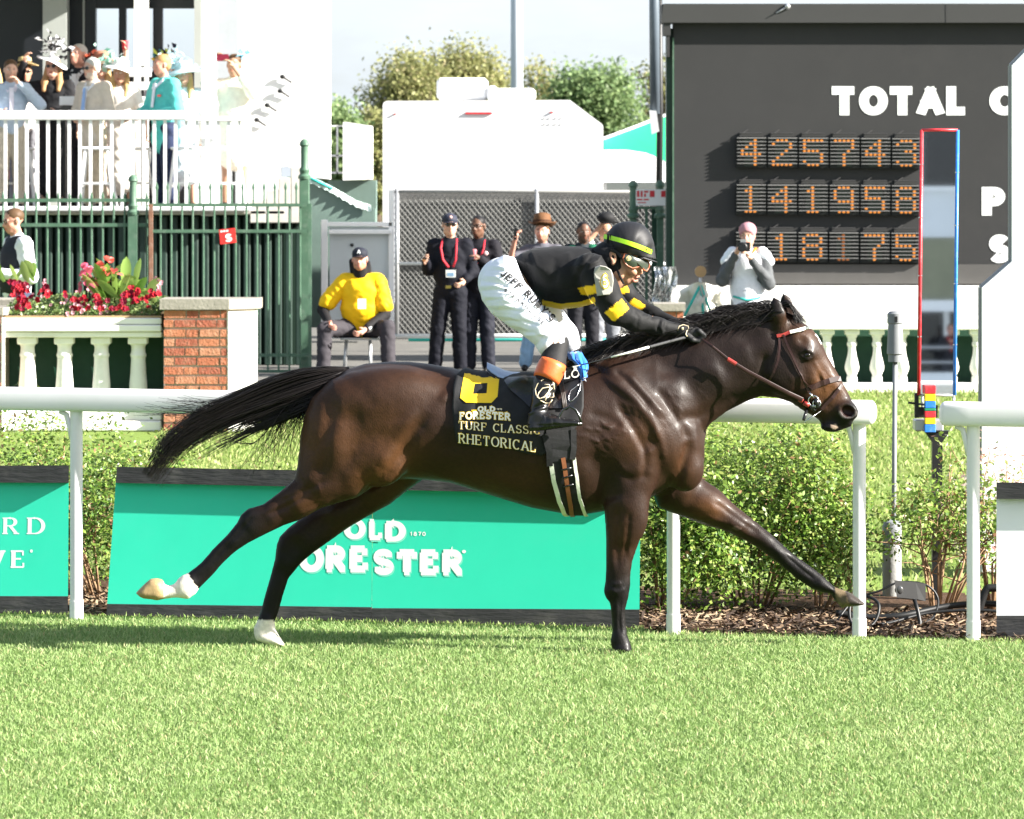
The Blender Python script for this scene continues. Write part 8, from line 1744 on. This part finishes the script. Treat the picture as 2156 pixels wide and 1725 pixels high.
pB = person('man in navy uniform with glasses holding a cup and a phone', gp_(1008, YA+.25), 1.77, -14, 'brown', (.010, .009, .013), 'long', (.014, .015, .022), hair=('crop', 'black'), armR=((-.27, .02, 1.12), (-.22, .12, .86)), armL=((.26, .06, 1.13), (.06, .25, 1.28)), hyaw=-8, glasses='clear', legm=mat('navy_trousers', (.009, .010, .018), .75, .25, bump=(12, .4)), hh=.0105, group='men standing at the chain-link fence')
lanyard(pB, -.07); o = blob('shirt_badge', [('e', pB[2](.12, .145, 1.33), (.028, .008, .028))], cloth_mat((.75, .45, .45)), pB[0], .008, .01, 1)
mb = MB(); c = pB[5]((.015, .285, 1.27)); mb.lathe(tuple(c), [(.028, 0), (.034, .10), (.036, .105), (.02, .108)], 12); tag(mb.build('paper_cup', cloth_mat((.72, .22, .25)), None, True, origin=c), 'red and white cup held by the man with glasses', 'cup')
held('smartphone', 'black smartphone in the lowered hand of the man with glasses', 'phone', pB[5]((-.21, .19, .78)), EYE3, (.05, .03, .02), M_PHONE)
YCo = 48.3
pC = person('man in brown cowboy hat raising a phone behind the jockey', gp_(1142, YCo), 1.70, -10, 'red', (.10, .10, .12), 'short', (.28, .42, .58), hair=('short', 'brown'), armR=((-.36, .12, 1.30), (-.27, .28, 1.55)), hh=.012, legm=mat('faded_denim', (.26, .42, .60), .8, .2, noise=(14, .25), bump=(18, .3)), kneeR=(-.13, .02, .5), ankR=(-.20, 0, .09), beard=(.15, .08, .04), lean=-.0)
hat(pC, .215, .105, .125, (.13, .06, .026), (8, 0), .012, band=(.06, .025, .012), curl=.05, name='cowboy_hat')
held('smartphone', 'phone held up by the man in the cowboy hat', 'phone', pC[5]((-.255, .36, 1.60)), EYE3, (.018, .008, .065), M_PHONE)
pD = person('dark-haired man in green and black jacket behind the jockey\'s back', gp_(1228, 48.0), 1.70, 8, 'brown', (.022, .028, .032), 'long', (.012, .012, .016), hair=('crop', 'black'), beard=(.02, .015, .012), hh=.010)
blob('green_yoke', [('c', pD[2](-.14, .02, 1.40), .075, pD[2](-.19, .03, 1.32), .07), ('c', pD[2](.10, .02, 1.41), .075, pD[2](.18, .0, 1.38), .075)], cloth_mat((.01, .10, .055)), pD[0], .012, .02, 1)
pE = person('person in white shirt and grey shorts waving a black cap', gp_(1272, 48.6), 1.70, 20, 'tan', (.72, .72, .74), 'short', (.16, .17, .19), hair=('crop', 'black'), armR=((-.22, .08, 1.52), (-.06, .12, 1.72)), hh=.011)
c = at(1276, 459, 48.4); o = blob('black_cap', [('e', c, (.105, .09, .07)), ('c', c+np.array((.06, 0, -.035)), .03, c+np.array((.14, 0, -.05)), .012)], M_BLKC, None, .01, .02, 1); o.location = (0, 0, 0); tag(o, 'black cap held up in a raised hand by the fence', 'cap')
# seated man in yellow
YY = 47.2
pF = person('heavy seated man in bright yellow shirt and dark cap', gp_(762, YY), 1.80, -4, 'red', (.82, .50, .008), 'short', (.040, .036, .042), hair=('crop', 'brown'), pel=.56, fat=1.22, lean=.26, armR=((-.41, .10, .71), (-.31, .36, .57)), armL=((.26, .10, .66), (.06, .40, .50)), kneeR=(-.36, .36, .51), ankR=(-.37, .40, .09), kneeL=(.31, .36, .53), ankL=(.33, .40, .09), beard=(.30, .14, .06), topm=mat('yellow_jersey', (.85, .50, .006), .7, .25, noise=(9, .08), bump=(12, .4)), hh=.0105)
cap(pF, (.018, .020, .030), 'A'); r_, W, T, Hd, B, A, S_ = pF
blob('undershirt', [('c', T(-.19, 0, 1.36), .07, A((-.41, .10, .71)), .062), ('c', A((-.41, .10, .71)), .060, A((-.33, .32, .59)), .048), ('c', T(.19, 0, 1.36), .07, A((.26, .10, .66)), .062), ('c', A((.26, .10, .66)), .060, A((.10, .35, .53)), .048), ('c', T(0, 0, 1.42), .085, T(0, .01, 1.53), .075), ('c', T(-.07, -.03, 1.50), .05, T(-.09, -.02, 1.60), .035), ('c', T(.07, -.03, 1.50), .05, T(.08, -.02, 1.58), .03)], cloth_mat((.014, .013, .014)), r_, .012, .02, 1)
MY_ = bpy.data.materials['yellow_jersey']
for s_, e_ in ((-1, (-.41, .10, .71)), (1, (.26, .10, .66))): blob('sleeve', [('c', T(s_*.19, .0, 1.37), .095, T(s_*.20, .0, 1.38)*.30+A(e_)*.70, .104)], MY_, r_, .012, .02, 1, folds=.012)
box_part('badge', T(.03, .23, 1.15), EYE3, (.045, .006, .055), M_LET, r_); mb = MB(); mb.tube([A((.12, .34, .525)), A((.095, .365, .515))], .043, 12); mb.build('watch', cloth_mat((.6, .6, .58), .4), r_)
stl = thing('folding_chair', 'grey metal folding seat under the man in yellow', 'chair', (X_(760, YY+.05), YY+.05, 0)); c0 = np.array((X_(760, YY), YY+.0, 0))
mb = MB(); mb.box(c0[0]-.22, c0[0]+.22, c0[1]-.24, c0[1]+.18, .40, .425, .008); mb.build('seat', M_ALU, stl)
for sx in (-.16, .10):
    for sy in (-.22, .16): mb = MB(); mb.tube([c0+np.array((sx, sy*.7, .40)), c0+np.array((sx*1.15, sy, 0))], .014, 6); mb.build('leg', M_ALU, stl, True)
# photographer at the balustrade
YG2 = 45.3
pG = person('photographer in pink beanie and white vest aiming a camera', gp_(1574, YG2), 1.70, -6, 'fair', (.085, .09, .095), 'long', (.3, .3, .3), hair=('short', 'brown'), armR=((-.27, .10, 1.13), (-.105, .26, 1.44)), armL=((.24, .10, 1.10), (.045, .28, 1.38)), hyaw=-6, hpit=-4, hh=.0105)
r_, W, T, Hd, B, A, S_ = pG
blob('vest', [('e', T(0, 0, 1.27), (.150, .192, .22), np.stack([T(0, 1, 0)-T(0, 0, 0), T(1, 0, 0)-T(0, 0, 0), np.array((0, 0, 1.))])), ('e', T(0, .01, 1.05), (.155, .19, .24), EYE3[[1, 0, 2]]), ('c', T(-.16, -.01, 1.415), .072, T(-.2, 0, 1.40), .06), ('c', T(.16, -.01, 1.415), .072, T(.20, 0, 1.40), .06), ('c', W(0, 0, .95), .16, W(0, 0, .75), .17)], cloth_mat((.76, .77, .82)), r_, .012, .03, 2)
for s_ in (-1, 1): blob('shoulder_flap', [('c', T(s_*.16, .02, 1.43), .07, T(s_*.24, .03, 1.34), .055)], cloth_mat((.80, .83, .88)), r_, .012, .02, 1)
mb = MB(); mb.tube([T(-.15, .12, .96), T(0, .19, .92), T(.15, .12, .95)], .012, 6); mb.build('vest_piping', M_TEAL, r_, True)
mb = MB(); [mb.tube([T(-.04+k*.02, .195, 1.02+.005*k), T(-.03+k*.02, .195, 1.025+.005*k)], .006, 4) for k in range(5)]; o = mb.build('vest_print', M_GREY, r_); o['kind'] = 'stuff'
blob('beanie', [('e', Hd(-.015, 0, .052), (.112, .094, .088), B), ('c', Hd(-.06, 0, .0), .075, Hd(-.07, 0, -.06), .07)], cloth_mat((.40, .20, .23), .9), r_, .009, .02, 1, cuts=[('e', Hd(.12, 0, -.05), (.09, .12, .10), B), ('e', Hd(0, 0, -.14), (.2, .2, .09), B)])
mb = MB(); mb.tube([T(.05, .10, 1.42), T(.08, .06, 1.47), T(.09, .0, 1.48)], .014, 6); mb.build('camera_strap', cloth_mat((.75, .20, .02)), r_, True)
cm = thing('camera', 'black camera with a big round lens aimed at us', 'camera', A((-.03, .30, 1.47))); f_ = T(0, 1, 0)-T(0, 0, 0); l_ = T(1, 0, 0)-T(0, 0, 0); c = A((-.035, .22, 1.50))
box_part('camera_body', c, (l_, f_, np.array((0, 0, 1.))), (.075, .035, .05), M_DARK, cm); mb = MB(); mb.tube([c+f_*.03, c+f_*.16, c+f_*.17], [.042, .048, .05], 16); mb.build('lens_barrel', M_DARK, cm, True); mb = MB(); mb.tube([c+f_*.171, c+f_*.173], .042, 16); mb.build('lens_glass', M_LENS, cm); box_part('prism', c+np.array((0, 0, .06)), (l_, f_, np.array((0, 0, 1.))), (.03, .03, .02), M_ALU, cm)
# man at the planter
pH = person('man with glasses in dark vest and white sleeves holding a cup', (X_(36, 41.5), 41.5, .10), 1.80, -62, 'red', (.70, .72, .76), 'long', (.035, .045, .08), hair=('crop', 'brown'), armL=((.26, -.04, 1.10), (.10, .30, 1.15)), armR=((-.24, 0, 1.12), (-.06, .28, 1.16)), glasses='clear', hpit=-8, hh=.0105)
r_, W, T, Hd, B, A, S_ = pH; BBh = np.stack([T(0, 1, 0)-T(0, 0, 0), T(1, 0, 0)-T(0, 0, 0), np.array((0, 0, 1.))])
blob('vest', [('e', T(0, .0, 1.27), (.165, .212, .215), BBh), ('e', T(0, .02, 1.08), (.165, .205, .20), BBh), ('c', T(-.12, 0, 1.42), .075, T(.12, 0, 1.42), .075)], cloth_mat((.022, .024, .032)), r_, .012, .03, 2); mb = MB(); mb.add([T(-.212, .02, 1.30), T(-.205, .09, 1.29), T(-.205, .09, 1.33), T(-.21, .02, 1.335)], [(0, 1, 2, 3)]); mb.build('vest_print', M_LET, r_)
mb = MB(); c = A((.02, .38, 1.15)); mb.lathe(tuple(c), [(.030, -.04), (.036, .06)], 12); o = mb.build('paper_cup', cloth_mat((.8, .78, .76)), None, True, origin=c); tag(o, 'white cup with red top held by the man in the vest', 'cup'); mb = MB(); mb.lathe(tuple(c), [(.037, .061), (.038, .085), (.02, .09)], 12); mb.build('cup_lid', cloth_mat((.65, .04, .05)), o, True)
# ---------------------------------------------------------------- the balcony crowd
YBc = 50.7; zf = Z_(443, 50.2)
def bp(px, Y=YBc): return (X_(px, Y), Y, zf)
BG = 'spectators on the balcony'
P1 = person('man in pale blue blazer on the balcony with a hand at his mouth', bp(22, 50.5), 1.78, 12, 'fair', (.42, .50, .60), 'long', (.48, .42, .33), hair=('short', 'brown'), armL=((.34, .10, 1.22), (.07, .20, 1.48)), armR=((-.25, .02, 1.14), (-.12, .22, 1.12)), collar=(.75, .72, .80), group=BG, beard=(.3, .16, .1))
P2 = person('woman in black dress with sunglasses, arm flung out, under a white feathered hat', bp(112, 51.6), 1.84, -6, 'fair', (.012, .012, .014), 'long', dress=.62, hair=('long', 'sandy'), armR=((-.42, .05, 1.40), (-.30, .14, 1.70)), armL=((.22, .04, 1.12), (.08, .22, 1.10)), glasses='dark', mouth=.012, hpit=8, group=BG)
hat(P2, .20, .07, .05, (.80, .78, .80), (-6, -24), .03, deco=dict(n=90, at=(.03, -.03, .17), sp=.065, size=.055, cols=[(.015, .015, .018), (.8, .8, .8), (.75, .75, .78), (.02, .02, .02)]), off=(0, 0, .09))
P3 = person('person in straw hat with dark band at the back of the balcony', bp(52, 52.2), 1.80, 10, 'tan', (.72, .68, .66), 'short', (.2, .2, .22), hair=('short', 'brown'), glasses='dark', group=BG); hat(P3, .17, .088, .10, (.55, .42, .20), (4, 0), .0, band=(.06, .035, .02))
P4 = person('tall grey-haired man in dark jacket and white shirt', bp(168, 53.0), 2.05, -22, 'red', (.020, .022, .028), 'long', (.03, .03, .04), hair=('crop', 'grey'), hyaw=-10, hpit=14, collar=(.80, .80, .82), group=BG)
blob('shirt_front', [('e', P4[2](.03, .09, 1.2), (.075, .075, .24))], cloth_mat((.8, .8, .82)), P4[0], .012, .02, 1)
P5 = person('laughing blonde woman in wide copper hat raising a red cup', bp(214, 52.6), 1.88, -4, 'fair', (.60, .50, .46), 'short', dress=.6, hair=('long', 'blond'), armL=((.30, .10, 1.52), (.30, .16, 1.80)), mouth=.016, hpit=8, group=BG); hat(P5, .27, .10, .11, (.36, .15, .10), (-12, 4), .05, deco=dict(n=26, at=(0, -.15, .05), sp=.04, size=.045, cols=[(.35, .06, .03), (.22, .04, .02)]))
mb = MB(); c = P5[5]((.30, .18, 1.86)); mb.lathe(tuple(c), [(.03, -.05), (.042, .06)], 12); tag(mb.build('red_cup', cloth_mat((.70, .05, .06)), None, True, origin=c), 'red cup raised high on the balcony', 'cup')
P6 = person('grey-bearded man in cream blazer and blue tie with sunglasses', bp(197, 50.5), 1.80, -38, 'fair', (.56, .49, .40), 'long', (.55, .46, .34), hair=('short', 'grey'), glasses='dark', hyaw=-8, beard=(.6, .56, .5), collar=(.78, .78, .80), armR=((-.24, .02, 1.14), (-.05, .20, 1.06)), armL=((.25, .0, 1.14), (.06, .22, 1.05)), coat_len=.18, group=BG)
mb = MB(); r_, W, T, Hd, B, A, S_ = P6; mb.add([T(-.018, .155, 1.40), T(.018, .155, 1.40), T(.030, .185, 1.12), T(0, .19, 1.06), T(-.030, .185, 1.12)], [(0, 1, 2, 3, 4)]); mb.build('tie', cloth_mat((.28, .42, .70)), r_)
P7 = person('smiling blonde woman in white hat trimmed with green', bp(254, 51.0), 1.74, -8, 'tan', (.80, .74, .68), 'short', dress=.55, hair=('long', 'blond'), mouth=.01, hpit=4, armL=((.27, .06, 1.18), (.16, .22, 1.10)), group=BG); hat(P7, .21, .10, .10, (.80, .80, .78), (-4, -14), .03, deco=dict(n=40, at=(.0, -.16, .05), sp=.06, size=.05, cols=[(.25, .55, .42), (.75, .8, .78), (.4, .65, .55)]))
P8 = person('sandy-haired man in turquoise jacket leaning on the balcony rail', bp(346, 50.4), 1.84, -52, 'red', (.10, .52, .48), 'long', (.022, .028, .06), hair=('short', 'sandy'), hyaw=-8, armR=((-.20, .10, 1.12), (-.14, .34, 1.05)), armL=((.25, -.02, 1.12), (.04, .30, 1.05)), collar=(.78, .80, .88), coat_len=.24, group=BG, legm=mat('dark_denim', (.02, .028, .065), .8, .2, noise=(20, .4)))
box_part('pocket_square', P8[2](.10, .135, 1.28), EYE3, (.022, .02, .012), cloth_mat((.30, .06, .05)), P8[0])
P9 = person('laughing blonde woman in wide pale blue hat', bp(388, 50.9), 1.72, -6, 'fair', (.68, .74, .82), 'short', dress=.45, hair=('long', 'blond'), mouth=.012, hpit=6, group=BG); hat(P9, .27, .10, .09, (.50, .68, .74), (-10, 10), .05, deco=dict(n=40, at=(.0, -.10, .10), sp=.07, size=.06, cols=[(.6, .78, .82), (.7, .8, .82), (.45, .7, .78)]))
P10 = person('woman in cream blouse filming with a maroon phone', bp(494, 51.0), 1.86, -10, 'tan', (.80, .76, .66), 'wide', dress=.3, hair=('short', 'brown'), armR=((-.28, .16, 1.40), (-.17, .24, 1.66)), armL=((.24, .12, 1.30), (.05, .27, 1.60)), hpit=4, group=BG)
held('smartphone', 'maroon phone held up sideways at the right end of the balcony', 'phone', P10[5]((-.08, .29, 1.70)), EYE3, (.085, .008, .042), cloth_mat((.20, .02, .04), .3)); hat(P10, .09, .05, .03, (.32, .62, .85), (0, 30), .0, deco=dict(n=22, at=(0, .07, .02), sp=.045, size=.05, cols=[(.3, .65, .9), (.45, .75, .95)]), off=(-.02, .05, .09), name='headpiece')
P11 = person('woman behind the turquoise jacket wearing a navy fascinator with yellow blooms', bp(352, 52.8), 1.86, 4, 'fair', (.3, .3, .35), 'short', dress=.6, hair=('long', 'brown'), group=BG); hat(P11, .15, .06, .05, (.012, .014, .05), (0, 22), .03, deco=dict(n=60, at=(0, -.03, .07), sp=.06, size=.055, cols=[(.012, .012, .04), (.02, .02, .05), (.75, .50, .04), (.5, .55, .08), (.10, .40, .45)]), off=(0, 0, .10), name='fascinator')
P12 = person('woman in pink at the far left edge of the balcony', bp(-14, 51.5), 1.74, 10, 'fair', (.72, .30, .36), 'short', dress=.5, hair=('long', 'blond'), group=BG)
# bar stools behind the railing
def stool(label, px, Y):
    b = np.array(bp(px, Y)); t = thing('bar_stool', label, 'stool', b, 'white bar stools on the balcony'); mb = MB(); mb.box(b[0]-.18, b[0]+.18, b[1]-.17, b[1]+.17, b[2]+.71, b[2]+.745, .012); mb.build('seat', M_WHW, t)
    for sx in (-1, 1):
        for sy in (-1, 1): mb = MB(); mb.tube([b+np.array((sx*.13, sy*.13, .71)), b+np.array((sx*.21, sy*.2, 0))], .026, 6, flat=.7); mb.build('leg', M_WHW, t)
        mb = MB(); mb.box(b[0]+sx*.17-.012, b[0]+sx*.17+.012, b[1]-.17, b[1]+.17, b[2]+.27, b[2]+.30); mb.build('stretcher', M_WHW, t)
    for sy in (-1, 1): mb = MB(); mb.box(b[0]-.17, b[0]+.17, b[1]+sy*.17-.012, b[1]+sy*.17+.012, b[2]+.30, b[2]+.33); mb.build('stretcher', M_WHW, t)
stool('white bar stool before the man in the cream blazer', 205, 50.15); stool('white bar stool right of the turquoise jacket', 393, 50.25); stool('white bar stool at the left end of the balcony', 40, 50.9); stool('white bar stool at the right end of the balcony', 478, 50.4); stool('white bar stool between cream blazer and turquoise jacket', 292, 51.4)

person('person in black coat with a red scarf reflected in the finish mirror', (9.45, -47.6, .36), 1.78, 180, 'red', (.02, .02, .025), 'long', (.03, .03, .04), hair=('crop', 'brown'), armR=((-.24, .10, 1.2), (-.05, .25, 1.35)), armL=((.24, .10, 1.2), (.05, .25, 1.35)), glasses='dark', collar=(.5, .03, .03))
